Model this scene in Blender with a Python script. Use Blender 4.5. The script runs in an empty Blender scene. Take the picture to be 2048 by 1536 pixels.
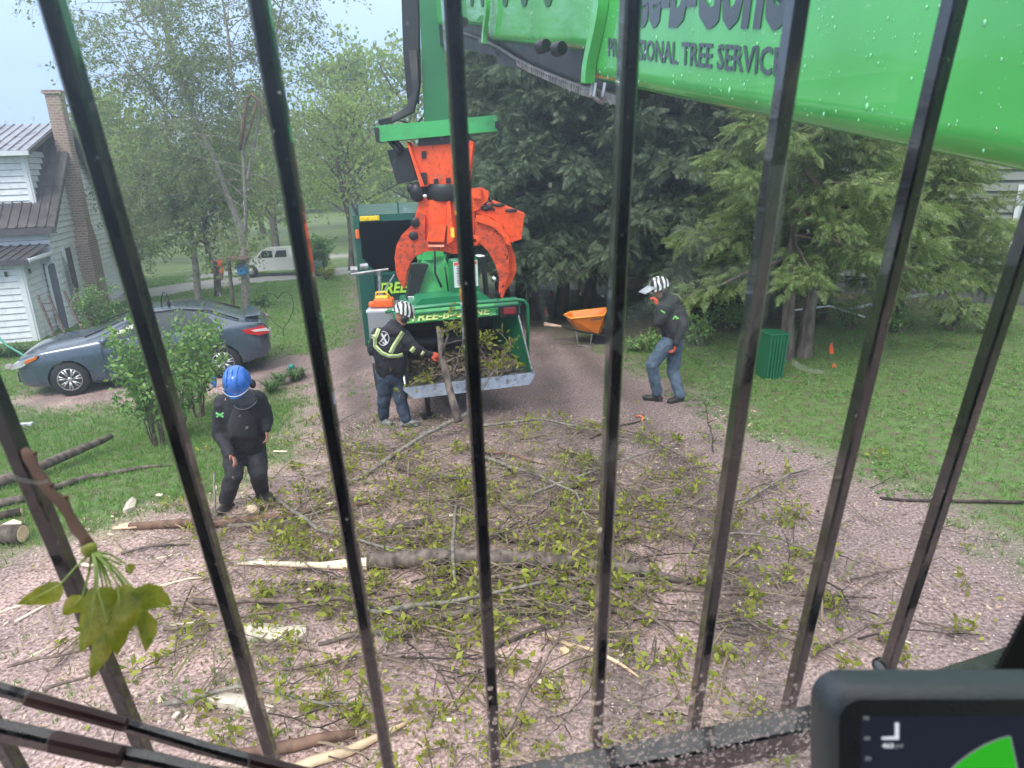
import bpy, bmesh, math, random
import numpy as np
from mathutils import Vector, Matrix, noise
rnd = random.Random(7)
rng = np.random.default_rng(7)
R = math.radians
SC = bpy.context.scene
COL = SC.collection

# ------------------------------------------------------------------ camera
CAM_H, PITCH, ROLL, FPX = 3.5, R(17.4), R(2.0), 1400.0
cd = bpy.data.cameras.new('camera'); cam = bpy.data.objects.new('camera', cd); COL.objects.link(cam)
cd.sensor_width = 36; cd.lens = FPX / 2048 * 36; cd.clip_start = .03; cd.clip_end = 1500
_f = Vector((0, math.cos(PITCH), -math.sin(PITCH)))
_u0 = Vector((0, math.sin(PITCH), math.cos(PITCH))); _r0 = Vector((1, 0, 0))
_r = _r0 * math.cos(ROLL) - _u0 * math.sin(ROLL)
_u = _u0 * math.cos(ROLL) + _r0 * math.sin(ROLL)
CP = Vector((0, 0, CAM_H))
m3 = Matrix((_r, _u, -_f)).transposed()
cam.matrix_world = Matrix.Translation(CP) @ m3.to_4x4()
cd.dof.use_dof = True; cd.dof.focus_distance = 9.0; cd.dof.aperture_fstop = 9.0
SC.camera = cam

# ------------------------------------------------------------------ world, sun, exposure
SUN_EL, SUN_AZ = R(52), R(205)
w = bpy.data.worlds.new('World'); SC.world = w; w.use_nodes = True
nt = w.node_tree; nt.nodes.clear()
out = nt.nodes.new('ShaderNodeOutputWorld'); bg = nt.nodes.new('ShaderNodeBackground'); bg.inputs[1].default_value = .11
sky = nt.nodes.new('ShaderNodeTexSky'); sky.sky_type = 'NISHITA'; sky.sun_disc = False
sky.sun_elevation = SUN_EL; sky.sun_rotation = SUN_AZ; sky.air_density = 1.0; sky.dust_density = 3.0; sky.ozone_density = 1.0
mx = nt.nodes.new('ShaderNodeMix'); mx.data_type = 'RGBA'; mx.inputs[0].default_value = .72
# the rain cloud layer over the clear sky: as every overcast sky about three times brighter overhead than at the horizon
tcw = nt.nodes.new('ShaderNodeTexCoord'); sp = nt.nodes.new('ShaderNodeSeparateXYZ'); nt.links.new(tcw.outputs['Generated'], sp.inputs[0])
rp_ = nt.nodes.new('ShaderNodeMapRange'); rp_.inputs[1].default_value = .12; rp_.inputs[2].default_value = 1; rp_.inputs[3].default_value = 0; rp_.inputs[4].default_value = 1; nt.links.new(sp.outputs[2], rp_.inputs[0])
vm = nt.nodes.new('ShaderNodeMix'); vm.data_type = 'RGBA'; vm.inputs[6].default_value = (3.9, 5.8, 9.0, 1); vm.inputs[7].default_value = (15.5, 15.0, 14.4, 1); nt.links.new(rp_.outputs[0], vm.inputs[0]); nt.links.new(vm.outputs[2], mx.inputs[7])
nt.links.new(sky.outputs[0], mx.inputs[6]); nt.links.new(mx.outputs[2], bg.inputs[0]); nt.links.new(bg.outputs[0], out.inputs[0])
sl = bpy.data.lights.new('sun', 'SUN'); sl.energy = 1.4; sl.angle = R(20); sl.color = (1, .96, .9)
so = bpy.data.objects.new('sun', sl); COL.objects.link(so)
sd = Vector((math.sin(SUN_AZ) * math.cos(SUN_EL), math.cos(SUN_AZ) * math.cos(SUN_EL), math.sin(SUN_EL)))
so.rotation_euler = sd.to_track_quat('Z', 'Y').to_euler(); so.location = (0, -20, 30)
vs = SC.view_settings; vs.view_transform = 'Standard'; vs.look = 'None'; vs.exposure = 0.8; vs.gamma = 1; vs.use_curve_mapping = False
SC.cycles.max_bounces = 8; SC.cycles.transparent_max_bounces = 16; SC.cycles.volume_bounces = 0
SC.cycles.caustics_refractive = False; SC.cycles.caustics_reflective = False

# rainy air: far trees pale towards the sky
def haze_box():
    me = bpy.data.meshes.new('haze'); x0, x1, y0, y1, z0, z1 = -520, 520, -70, 920, -3, 17
    me.from_pydata([(x, y, z) for x in (x0, x1) for y in (y0, y1) for z in (z0, z1)], [], [(0, 1, 3, 2), (4, 6, 7, 5), (0, 4, 5, 1), (2, 3, 7, 6), (0, 2, 6, 4), (1, 5, 7, 3)])
    o = bpy.data.objects.new('haze', me); COL.objects.link(o); o['kind'] = 'stuff'; o['label'] = 'pale rainy air'
    m = bpy.data.materials.new('haze'); m.use_nodes = True; t = m.node_tree; t.nodes.remove(t.nodes['Principled BSDF']); v = t.nodes.new('ShaderNodeVolumePrincipled')
    v.inputs['Color'].default_value = (.80, .91, 1, 1); v.inputs['Density'].default_value = .0032; v.inputs['Anisotropy'].default_value = .3; t.links.new(v.outputs[0], t.nodes['Material Output'].inputs['Volume']); me.materials.append(m)
haze_box()

# ------------------------------------------------------------------ where a pixel of the photograph stands in the world
def smooth(t): t = min(1, max(0, t)); return t * t * (3 - 2 * t)
def terrain(x, y):
    z = -.55 * smooth((-x - .8) / 4.5) * smooth((y - 6.8) / 5.0)
    if y > 1.0: z += .018 * noise.noise(Vector((x * .9, y * .9, 0)))
    return z
def ray(px, py): return _r * ((px - 1024) / FPX) + _u * ((768 - py) / FPX) + _f
def PY(px, py, Y):
    d = ray(px, py); return CP + d * (Y / d.y)
def PZ(px, py, z):
    d = ray(px, py); return CP + d * ((z - CAM_H) / d.z)
def G(px, py, dz=0):
    z = 0
    for _ in range(14):
        p = PZ(px, py, z); z = .5 * z + .5 * terrain(p.x, p.y)
    p = PZ(px, py, z); return Vector((p.x, p.y, terrain(p.x, p.y) + dz))
def onG(x, y, dz=0): return Vector((x, y, terrain(x, y) + dz))
def CAMP(px, py, Z):            # a point at a distance Z along the lens axis, for what stands in and just outside the cab
    return CP + ray(px, py) * Z
# ------------------------------------------------------------------ mesh helpers
class MB:
    def __init__(s, M=None): s.v = []; s.f = []; s.m = []; s.M = M; s.mi = 0
    def add(s, vs, fs):
        b = len(s.v); s.v += [tuple(v) for v in vs]
        for f in fs: s.f.append(tuple(b + i for i in f)); s.m.append(s.mi)
        return s
    def box(s, c, size, rot=None):
        c = Vector(c); hx, hy, hz = size[0] / 2, size[1] / 2, size[2] / 2
        vs = [Vector((x, y, z)) for x in (-hx, hx) for y in (-hy, hy) for z in (-hz, hz)]
        if rot is not None: vs = [rot @ v for v in vs]
        return s.add([c + v for v in vs], [(0, 1, 3, 2), (4, 6, 7, 5), (0, 4, 5, 1), (2, 3, 7, 6), (0, 2, 6, 4), (1, 5, 7, 3)])
    def bbox(s, c, size, bev=.01, seg=2, rot=None):
        bm = bmesh.new(); bmesh.ops.create_cube(bm, size=1)
        bmesh.ops.scale(bm, vec=size, verts=bm.verts)
        bmesh.ops.bevel(bm, geom=bm.edges[:], offset=bev, segments=seg, affect='EDGES', profile=.5)
        c = Vector(c); bm.verts.index_update()
        vs = [c + ((rot @ v.co) if rot is not None else v.co) for v in bm.verts]
        fs = [[v.index for v in f.verts] for f in bm.faces]; bm.free()
        return s.add(vs, fs)
    def prism(s, poly, o, ex, ey, ez):
        """2D outline POLY in the plane of ex, ey through o, given the depth vector ez"""
        o, ex, ey, ez = Vector(o), Vector(ex), Vector(ey), Vector(ez); n = len(poly)
        a = [o + ex * p[0] + ey * p[1] for p in poly]; b = [p + ez for p in a]
        return s.add(a + b, [tuple(range(n))[::-1], tuple(range(n, 2 * n))] + [(i, (i + 1) % n, n + (i + 1) % n, n + i) for i in range(n)])
    def tube(s, pts, rad, n=8, cap=True, flat=1.0):
        pts = [Vector(p) for p in pts]
        if not hasattr(rad, '__len__'): rad = [rad] * len(pts)
        vs = []; up = None
        for i, p in enumerate(pts):
            t = (pts[min(i + 1, len(pts) - 1)] - pts[max(i - 1, 0)])
            t = t.normalized() if t.length > 1e-9 else Vector((0, 0, 1))
            if up is None: up = t.orthogonal().normalized()
            up = (up - t * up.dot(t)); up = up.normalized() if up.length > 1e-6 else t.orthogonal().normalized()
            sd_ = t.cross(up)
            for k in range(n):
                a = 2 * math.pi * k / n; vs.append(p + (up * math.cos(a) + sd_ * math.sin(a) * flat) * rad[i])
        fs = [(i * n + k, i * n + (k + 1) % n, (i + 1) * n + (k + 1) % n, (i + 1) * n + k) for i in range(len(pts) - 1) for k in range(n)]
        if cap: fs += [tuple(range(n))[::-1], tuple((len(pts) - 1) * n + k for k in range(n))]
        return s.add(vs, fs)
    def lathe(s, prof, c, axis=(0, 0, 1), n=24, sx=1.0):
        c = Vector(c); ax = Vector(axis).normalized(); a0 = ax.orthogonal().normalized(); b0 = ax.cross(a0); vs = []
        for r, z in prof:
            for k in range(n):
                a = 2 * math.pi * k / n; vs.append(c + ax * z + (a0 * math.cos(a) * sx + b0 * math.sin(a)) * r)
        fs = [(i * n + k, i * n + (k + 1) % n, (i + 1) * n + (k + 1) % n, (i + 1) * n + k) for i in range(len(prof) - 1) for k in range(n)]
        fs += [tuple(range(n))[::-1], tuple((len(prof) - 1) * n + k for k in range(n))]
        return s.add(vs, fs)
    def ell(s, c, r, rot=None, nu=16, nv=10, z0=-1.0, z1=1.0):
        c = Vector(c); vs = []
        for j in range(nv + 1):
            t = math.asin(z0) + (math.asin(z1) - math.asin(z0)) * j / nv
            for i in range(nu):
                a = 2 * math.pi * i / nu
                v = Vector((r[0] * math.cos(t) * math.cos(a), r[1] * math.cos(t) * math.sin(a), r[2] * math.sin(t)))
                vs.append(c + (rot @ v if rot is not None else v))
        fs = [(j * nu + i, j * nu + (i + 1) % nu, (j + 1) * nu + (i + 1) % nu, (j + 1) * nu + i) for j in range(nv) for i in range(nu)]
        fs += [tuple(range(nu))[::-1], tuple(nv * nu + i for i in range(nu))]
        return s.add(vs, fs)
    def cap(s, a, b, ra, rb, n=12):
        """tapered capsule"""
        a, b = Vector(a), Vector(b); d = (b - a); L = d.length; d = d / max(L, 1e-6)
        pts, rr = [], []
        for k in (0, .35, .7): pts.append(a - d * ra * math.cos(k * 1.35)); rr.append(max(.001, ra * math.sin(k * 1.35)))
        pts.append(a); rr.append(ra); pts.append(b); rr.append(rb)
        for k in (.7, .35, 0): pts.append(b + d * rb * math.cos(k * 1.35)); rr.append(max(.001, rb * math.sin(k * 1.35)))
        return s.tube(pts, rr, n)
    def build(s, name, mat, parent=None, smooth=False, origin=None, **props):
        vs = s.v if s.M is None else [tuple(s.M @ Vector(v)) for v in s.v]
        if parent is not None: W = Vector(parent['_w'])
        elif origin is not None: W = Vector(origin)
        else:
            a = np.array(vs); W = Vector((a[:, 0].mean(), a[:, 1].mean(), a[:, 2].min()))
        me = bpy.data.meshes.new(name); me.from_pydata([(v[0] - W.x, v[1] - W.y, v[2] - W.z) for v in vs], [], s.f)
        mats = mat if isinstance(mat, (list, tuple)) else [mat]
        for m in mats: me.materials.append(m)
        if len(mats) > 1: me.polygons.foreach_set('material_index', s.m)
        if smooth: me.shade_smooth() if smooth is True else me.shade_auto(smooth)
        me.update()
        return link(name, me, parent, W, props)
def _shade_auto(me, ang):
    me.shade_smooth()
    bm = bmesh.new(); bm.from_mesh(me)
    for e in bm.edges:
        if len(e.link_faces) != 2 or e.calc_face_angle(0) > ang: e.smooth = False
    bm.to_mesh(me); bm.free()
_mbbuild = MB.build
def _build(s, name, mat, parent=None, smooth=False, origin=None, **props):
    if smooth and smooth is not True:
        o = _mbbuild(s, name, mat, parent, False, origin, **props); _shade_auto(o.data, smooth); return o
    return _mbbuild(s, name, mat, parent, smooth, origin, **props)
MB.build = _build
def link(name, me, parent, W, props):
    o = bpy.data.objects.new(name, me); COL.objects.link(o)
    if parent is not None: o.parent = parent
    else: o.location = W
    o['_w'] = tuple(W)
    for k, v in props.items():
        if v is not None: o[k] = v
    return o
def thing(name, label, category, loc, group=None, kind=None):
    o = bpy.data.objects.new(name, None); COL.objects.link(o); o.empty_display_size = .1
    o.location = Vector(loc); o['_w'] = tuple(loc); o['label'] = label; o['category'] = category
    if group: o['group'] = group
    if kind: o['kind'] = kind
    return o
def bigmesh(name, V, F, mat, parent=None, smooth=False, origin=None, **props):
    """V (n,3) world float array, F (m,k) int array with k 3 or 4"""
    if parent is not None: W = Vector(parent['_w'])
    elif origin is not None: W = Vector(origin)
    else: W = Vector((float(V[:, 0].mean()), float(V[:, 1].mean()), float(V[:, 2].min())))
    me = bpy.data.meshes.new(name); k = F.shape[1]
    me.vertices.add(len(V)); me.vertices.foreach_set('co', (V - np.array(W)).astype(np.float32).ravel())
    me.loops.add(F.size); me.loops.foreach_set('vertex_index', F.astype(np.int32).ravel())
    me.polygons.add(len(F)); me.polygons.foreach_set('loop_start', np.arange(0, F.size, k, dtype=np.int32))
    me.polygons.foreach_set('loop_total', np.full(len(F), k, dtype=np.int32))
    me.update(calc_edges=True); me.validate()
    if smooth: me.shade_smooth()
    me.materials.append(mat)
    return link(name, me, parent, W, props)
def frames(n, spin):
    """(m,3) axis vectors as local z, with a spin about them -> (m,3,3)"""
    n = n / (np.linalg.norm(n, axis=1, keepdims=True) + 1e-9)
    h = np.where(np.abs(n[:, 2:3]) < .9, np.array([[0, 0, 1.]]), np.array([[1., 0, 0]]))
    a = np.cross(h, n); a /= np.linalg.norm(a, axis=1, keepdims=True); b = np.cross(n, a)
    c, s_ = np.cos(spin)[:, None], np.sin(spin)[:, None]
    return np.stack([a * c + b * s_, -a * s_ + b * c, n], axis=2)
def stamp(T, TF, pos, Rm, sc):
    T = np.asarray(T, float); TF = np.asarray(TF)
    V = np.einsum('mij,nj->mni', Rm, T) * np.asarray(sc).reshape(-1, 1, 1) + pos[:, None, :]
    F = TF[None] + (np.arange(len(pos)) * len(T))[:, None, None]
    return V.reshape(-1, 3), F.reshape(-1, TF.shape[1])
def rdir(m, zmin=-1, zmax=1):
    z = rng.uniform(zmin, zmax, m); a = rng.uniform(0, 2 * np.pi, m); r = np.sqrt(np.clip(1 - z * z, 0, 1))
    return np.stack([r * np.cos(a), r * np.sin(a), z], 1)
def join(parts):
    V = []; F = []; b = 0
    for v, f in parts: V.append(v); F.append(f + b); b += len(v)
    return np.concatenate(V), np.concatenate(F)

# ------------------------------------------------------------------ materials
def nodes(name):
    m = bpy.data.materials.new(name); m.use_nodes = True; t = m.node_tree
    return m, t, t.nodes['Principled BSDF']
def tex(t, kind, scale, detail=3, coord='Object', vec=None, stretch=None):
    n = t.nodes.new(kind)
    tc = t.nodes.new('ShaderNodeTexCoord'); src = tc.outputs[coord]
    if stretch:
        mp = t.nodes.new('ShaderNodeMapping'); mp.inputs['Scale'].default_value = stretch; t.links.new(src, mp.inputs[0]); src = mp.outputs[0]
    t.links.new(src, n.inputs['Vector']); n.inputs['Scale'].default_value = scale
    if 'Detail' in n.inputs: n.inputs['Detail'].default_value = detail
    return n
def ramp(t, src, stops):
    r = t.nodes.new('ShaderNodeValToRGB'); e = r.color_ramp.elements
    while len(e) < len(stops): e.new(.5)
    for k, (p, c) in enumerate(stops): e[k].position = p; e[k].color = (*c, 1) if hasattr(c, '__len__') else (c, c, c, 1)
    t.links.new(src, r.inputs[0]); return r.outputs[0]
def mix(t, fac, a, b, mode='MIX'):
    n = t.nodes.new('ShaderNodeMix'); n.data_type = 'RGBA'; n.blend_type = mode
    for i, v in ((0, fac), (6, a), (7, b)):
        if hasattr(v, 'is_linked') or hasattr(v, 'links'): t.links.new(v, n.inputs[i])
        elif i == 0: n.inputs[0].default_value = v
        else: n.inputs[i].default_value = (*v, 1) if len(v) == 3 else v
    return n.outputs[2]
def bump(t, b, src, strength=.3, dist=.01):
    n = t.nodes.new('ShaderNodeBump'); n.inputs['Strength'].default_value = strength; n.inputs['Distance'].default_value = dist
    t.links.new(src, n.inputs['Height']); t.links.new(n.outputs[0], b.inputs['Normal'])
def M(name, c, rough=.5, var=.25, scale=6, metal=0, bmp=0, bscale=60, dirt=None, dirtamt=.5, coat=0, spec=None, stretch=None):
    """plain procedural material: a colour with noise variation, optional grime and fine relief"""
    m, t, b = nodes(name)
    n = tex(t, 'ShaderNodeTexNoise', scale, 5, stretch=stretch)
    col = ramp(t, n.outputs[0], [(.3, [x * (1 - var) for x in c]), (.7, [min(1, x * (1 + var)) for x in c])])
    if dirt:
        n2 = tex(t, 'ShaderNodeTexNoise', scale * 2.3, 8)
        col = mix(t, ramp(t, n2.outputs[0], [(.5, 0.), (.68, dirtamt)]), col, dirt)
    t.links.new(col, b.inputs['Base Color'])
    r = ramp(t, n.outputs[0], [(.3, max(0, rough - .08)), (.7, min(1, rough + .08))]); t.links.new(r, b.inputs['Roughness'])
    b.inputs['Metallic'].default_value = metal; b.inputs['Coat Weight'].default_value = coat
    if spec is not None: b.inputs['Specular IOR Level'].default_value = spec
    if bmp: bump(t, b, tex(t, 'ShaderNodeTexNoise', bscale, 4, stretch=stretch).outputs[0], bmp, .01)
    return m
def leafmat(name, cols, trans=.35, rough=.5):
    m, t, b = nodes(name)
    g = t.nodes.new('ShaderNodeNewGeometry')
    st = [(i / (len(cols) - 1), c) for i, c in enumerate(cols)]
    col = ramp(t, g.outputs['Random Per Island'], st)
    t.links.new(col, b.inputs['Base Color']); b.inputs['Roughness'].default_value = rough; b.inputs['Specular IOR Level'].default_value = .3
    tr = t.nodes.new('ShaderNodeBsdfTranslucent'); t.links.new(mix(t, 1.0, col, (1.3, 1.35, .8), 'MULTIPLY'), tr.inputs[0])
    ms = t.nodes.new('ShaderNodeMixShader'); ms.inputs[0].default_value = trans
    t.links.new(b.outputs[0], ms.inputs[1]); t.links.new(tr.outputs[0], ms.inputs[2]); t.links.new(ms.outputs[0], t.nodes['Material Output'].inputs[0])
    return m
def barkmat(name, a, b_, scale=9, stretch=(1, 1, .25)):
    m, t, b = nodes(name)
    n = tex(t, 'ShaderNodeTexNoise', scale, 8, stretch=stretch)
    t.links.new(ramp(t, n.outputs[0], [(.35, a), (.65, b_)]), b.inputs['Base Color']); b.inputs['Roughness'].default_value = .8
    bump(t, b, n.outputs[0], .6, .02); return m
BARK = barkmat('bark_grey', (.055, .042, .034), (.19, .155, .13), 14)
BARK_D = barkmat('bark_dark', (.02, .015, .013), (.07, .05, .04), 12)
BARK_R = barkmat('bark_red', (.10, .055, .04), (.22, .13, .09), 12)
TWIG = barkmat('bark_twig', (.09, .065, .052), (.24, .18, .145), 20, (1, 1, 1))
TWIG_G = barkmat('bark_twig_lichen', (.11, .10, .085), (.27, .25, .205), 20, (1, 1, 1))
WOOD = M('bare_wood', (.62, .47, .30), .6, .25, 7, bmp=.4, bscale=60)
WOOD_P = M('pale_wood', (.80, .70, .52), .6, .14, 5, bmp=.4, bscale=40)
CEDAR_A = leafmat('cedar_leaves', [(.065, .10, .065), (.095, .145, .085), (.145, .20, .11), (.07, .11, .08), (.24, .28, .15)], .4)
CEDAR_B = leafmat('cedar_leaves_near', [(.085, .14, .05), (.14, .21, .065), (.21, .29, .09), (.11, .17, .065), (.32, .38, .15)], .4)
LEAF_SPRING = leafmat('spring_leaves', [(.19, .28, .09), (.25, .36, .11), (.33, .42, .15), (.20, .30, .12)], .5)
LEAF_BIRCH = leafmat('birch_leaves', [(.14, .20, .09), (.21, .28, .12), (.28, .35, .16), (.11, .14, .09)], .5)
LEAF_BUSH = leafmat('bush_leaves', [(.08, .16, .045), (.13, .26, .07), (.20, .36, .10), (.32, .46, .18)], .35, .35)
LEAF_N = [(0, 0, 0), (.27, .5, .06), (.02, 1.2, -.1), (-.27, .5, .06)]
LEAF_CUT = leafmat('maple_leaves', [(.19, .24, .035), (.30, .35, .045), (.42, .46, .08), (.33, .32, .07), (.14, .19, .035), (.22, .17, .07)], .4, .4)
GRASSM = leafmat('grass_blades', [(.08, .17, .045), (.12, .26, .06), (.18, .36, .085), (.17, .27, .09), (.30, .38, .17)], .4)
GRASSF = leafmat('lawn_blades_far', [(.12, .25, .05), (.16, .33, .065), (.23, .41, .09)], .4)
# ------------------------------------------------------------------ ground
def polyW(pts): return [(G(*p).x, G(*p).y) for p in pts]
DIRT = polyW([(-200, 1150), (0, 1115), (210, 1062), (330, 1035), (430, 1005), (540, 950), (575, 900), (590, 850), (600, 800), (575, 778), (430, 797), (240, 812), (80, 822), (20, 806), (70, 782), (420, 745), (560, 714), (690, 690),
              (706, 640), (702, 590), (706, 560), (690, 543), (760, 543), (900, 560), (1050, 600), (1120, 660), (1230, 705), (1380, 790), (1480, 850), (1620, 905), (1760, 960), (1900, 1000), (2000, 1060), (2100, 1130)]) + [(5.5, 3.5), (5.5, -6), (-6, -6), (-6, 4.4)]
LITTER = polyW([(1000, 545), (1560, 540), (1900, 560), (1900, 600), (1620, 640), (1420, 680), (1280, 690), (1120, 650), (1030, 600)])
LANE = polyW([(-400, 660), (100, 612), (250, 583), (400, 562), (500, 551), (600, 545), (700, 534), (800, 529), (800, 540), (700, 547), (600, 558), (500, 566), (400, 579), (250, 602), (100, 634), (-400, 690)])
LANE2 = polyW([(380, 552), (470, 541), (640, 512), (760, 500), (900, 496), (900, 502), (760, 507), (640, 520), (470, 550), (380, 560)])
def sdist(poly, X, Y):
    """signed distance (positive inside), arrays"""
    P = np.array(poly); Q = np.roll(P, -1, 0); ins = np.zeros(X.shape, bool); d2 = np.full(X.shape, 1e9)
    for (x0, y0), (x1, y1) in zip(P, Q):
        c = ((y0 > Y) != (y1 > Y)) & (X < (x1 - x0) * (Y - y0) / ((y1 - y0) if abs(y1 - y0) > 1e-9 else 1e-9) + x0); ins ^= c
        dx, dy = x1 - x0, y1 - y0; t = np.clip(((X - x0) * dx + (Y - y0) * dy) / (dx * dx + dy * dy + 1e-9), 0, 1)
        d2 = np.minimum(d2, (X - x0 - t * dx) ** 2 + (Y - y0 - t * dy) ** 2)
    return np.where(ins, np.sqrt(d2), -np.sqrt(d2))
def axis(a, b, step, lo, hi):
    mid = np.arange(a, b + 1e-6, step); L = []; p = a; s = step
    while p > lo: s *= 1.25; p -= s; L.append(p)
    H = []; p = b; s = step
    while p < hi: s *= 1.25; p += s; H.append(p)
    return np.array(L[::-1] + list(mid) + H)
xs = axis(-13, 12, .16, -500, 500); ys = axis(1.5, 30, .16, -60, 900)
XX, YY = np.meshgrid(xs, ys)
ZZ = np.array([[terrain(x, y) for x in xs] for y in ys])
ZZ += np.array([[.012 * noise.noise(Vector((x * 3.1, y * 3.1, 4))) if 1 < y < 16 and abs(x) < 12 else 0 for x in xs] for y in ys])
V = np.stack([XX.ravel(), YY.ravel(), ZZ.ravel()], 1); nx, ny = len(xs), len(ys)
ii = (np.arange(ny - 1)[:, None] * nx + np.arange(nx - 1)[None]).ravel()
F = np.stack([ii, ii + 1, ii + nx + 1, ii + nx], 1)
m, t, b = nodes('ground_soil')
def attr(t, n): a = t.nodes.new('ShaderNodeAttribute'); a.attribute_name = n; return a.outputs['Fac']
n1 = tex(t, 'ShaderNodeTexNoise', 1.3, 6); n2 = tex(t, 'ShaderNodeTexNoise', 34, 6); v1 = tex(t, 'ShaderNodeTexVoronoi', 62); n3 = tex(t, 'ShaderNodeTexNoise', 7, 7)
grav = ramp(t, n2.outputs[0], [(.32, (.22, .14, .128)), (.5, (.48, .34, .31)), (.68, (.72, .56, .51))])
soil = ramp(t, n2.outputs[0], [(.3, (.09, .066, .064)), (.55, (.24, .18, .175)), (.75, (.40, .32, .31))])
mixn = mix(t, ramp(t, n1.outputs[0], [(.42, 0.), (.58, .55)]), grav, soil)
chips = mix(t, 1.0, ramp(t, v1.outputs['Distance'], [(.12, 1.), (.3, 0.)]), v1.outputs['Color'], 'MULTIPLY')
chipf = ramp(t, chips, [(.32, 0.), (.5, 1.)])
grav2 = mix(t, chipf, mixn, (.62, .50, .38))
dirtc = mix(t, attr(t, 'soil'), grav2, soil)
dirtc = mix(t, attr(t, 'rut'), dirtc, ramp(t, n2.outputs[0], [(.3, (.05, .038, .034)), (.6, (.15, .115, .10))]))
grs = ramp(t, n3.outputs[0], [(.34, (.14, .10, .075)), (.44, (.11, .15, .05)), (.6, (.11, .20, .05)), (.75, (.16, .28, .07))])
col = mix(t, attr(t, 'grass'), dirtc, grs)
lit = ramp(t, n3.outputs[0], [(.35, (.045, .032, .026)), (.6, (.12, .085, .065)), (.75, (.08, .13, .04))])
col = mix(t, attr(t, 'litter'), col, lit)
lane = ramp(t, n2.outputs[0], [(.3, (.30, .30, .29)), (.7, (.42, .41, .40))])
col = mix(t, attr(t, 'lane'), col, lane)
t.links.new(col, b.inputs['Base Color'])
t.links.new(ramp(t, n1.outputs[0], [(.4, .9), (.62, .55)]), b.inputs['Roughness'])
hh_ = t.nodes.new('ShaderNodeMath'); hh_.operation = 'ADD'; t.links.new(n2.outputs[0], hh_.inputs[0]); t.links.new(n3.outputs[0], hh_.inputs[1]); bump(t, b, hh_.outputs[0], .85, .045)
GM = m
gob = bigmesh('ground', V, F, GM, smooth=True, origin=(0, 0, 0), kind='structure', label='lawn, soil and gravel drive of the yard', )
nz = np.array([.35 * noise.noise(Vector((x * 1.1, y * 1.1, 2))) + .22 * noise.noise(Vector((x * 3.3, y * 3.3, 7))) if abs(x) < 14 and y < 32 else 0 for x, y in zip(V[:, 0], V[:, 1])])
sd_d = sdist(DIRT, V[:, 0], V[:, 1]) + nz * 1.3
def grassw(sdv): return np.clip(.5 - sdv / .9, 0, 1)
A = {'grass': grassw(sd_d), 'litter': np.clip(.5 + (sdist(LITTER, V[:, 0], V[:, 1]) + nz) / 1.2, 0, 1) * .8,
     'lane': np.clip(.5 + sdist(LANE, V[:, 0], V[:, 1]) / .4, 0, 1) + np.clip(.5 + sdist(LANE2, V[:, 0], V[:, 1]) / .6, 0, 1),
     'soil': np.clip((V[:, 0] * .35 + (V[:, 1] - 5.2) * .28 + nz * 2), 0, 1) * .75}
RUTS = [[(1260, 1600), (1215, 1150), (1140, 860), (1075, 690)], [(1560, 1500), (1420, 1020), (1260, 800), (1120, 672)], [(740, 900), (700, 760), (720, 650), (722, 560)]]
ru = np.zeros(len(V))
for rp__ in RUTS:
    for a_, b_ in zip(rp__, rp__[1:]):
        p0, p1 = G(*a_), G(*b_); dx, dy = p1.x - p0.x, p1.y - p0.y; tt_ = np.clip(((V[:, 0] - p0.x) * dx + (V[:, 1] - p0.y) * dy) / (dx * dx + dy * dy), 0, 1)
        ru = np.maximum(ru, 1 - np.hypot(V[:, 0] - p0.x - tt_ * dx, V[:, 1] - p0.y - tt_ * dy) / .38 + nz * 1.2)
A['rut'] = np.clip(ru, 0, 1) * .75
for k, a in A.items():
    at = gob.data.attributes.new(k, 'FLOAT', 'POINT'); at.data.foreach_set('value', np.clip(a, 0, 1).astype(np.float32))

# grass blades, joined: nobody could count them
def grass_patch(name, x0, x1, y0, y1, dens, h, wd, mat, blades, label, edge=.0):
    n = int((x1 - x0) * (y1 - y0) * dens); x = rng.uniform(x0, x1, n); y = rng.uniform(y0, y1, n)
    nzz = np.array([.35 * noise.noise(Vector((a * 1.1, c * 1.1, 2))) + .22 * noise.noise(Vector((a * 3.3, c * 3.3, 7))) for a, c in zip(x, y)])
    g = grassw(sdist(DIRT, x, y) + nzz * 1.3) - np.clip(.5 + (sdist(LITTER, x, y) + nzz) / 1.2, 0, 1) * .75
    la = np.maximum(sdist(LANE, x, y), sdist(LANE2, x, y))
    patch = np.array([noise.noise(Vector((a * .8, c * .8, 11))) for a, c in zip(x, y)])
    keep = (rng.uniform(0, 1, n) < np.clip(g * 1.15 - edge + patch * .7 * (edge > 0), .0, 1)) & (la < .02)
    x, y = x[keep], y[keep]; n = len(x)
    if n == 0: return
    z = np.array([terrain(a, c) for a, c in zip(x, y)]) - .004
    P = np.repeat(np.stack([x, y, z], 1), blades, 0) + np.concatenate([rng.normal(0, wd * 1.6, (n * blades, 2)), np.zeros((n * blades, 1))], 1)
    hh = h * rng.uniform(.45, 1.25, len(P)) * np.repeat(rng.uniform(.6, 1.3, n), blades)
    a = rng.uniform(0, 2 * np.pi, len(P)); lean = rng.uniform(.1, .8, len(P)); la_ = rng.uniform(0, 2 * np.pi, len(P))
    ca, sa = np.cos(a) * wd / 2, np.sin(a) * wd / 2
    v0 = P + np.stack([ca, sa, 0 * ca], 1); v1_ = P - np.stack([ca, sa, 0 * ca], 1)
    v2 = P + np.stack([np.cos(la_) * lean * hh, np.sin(la_) * lean * hh, hh * (1 - .35 * lean)], 1)
    Vv = np.stack([v0, v1_, v2], 1).reshape(-1, 3); bigmesh(name, Vv, np.arange(len(Vv)).reshape(-1, 3), mat, kind='stuff', label=label, origin=(0, 0, 0))
grass_patch('grass', -9.5, -1.2, 3.5, 13, 330, .075, .014, GRASSM, 4, 'lush green lawn grass on the left of the drive', .05)
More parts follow.
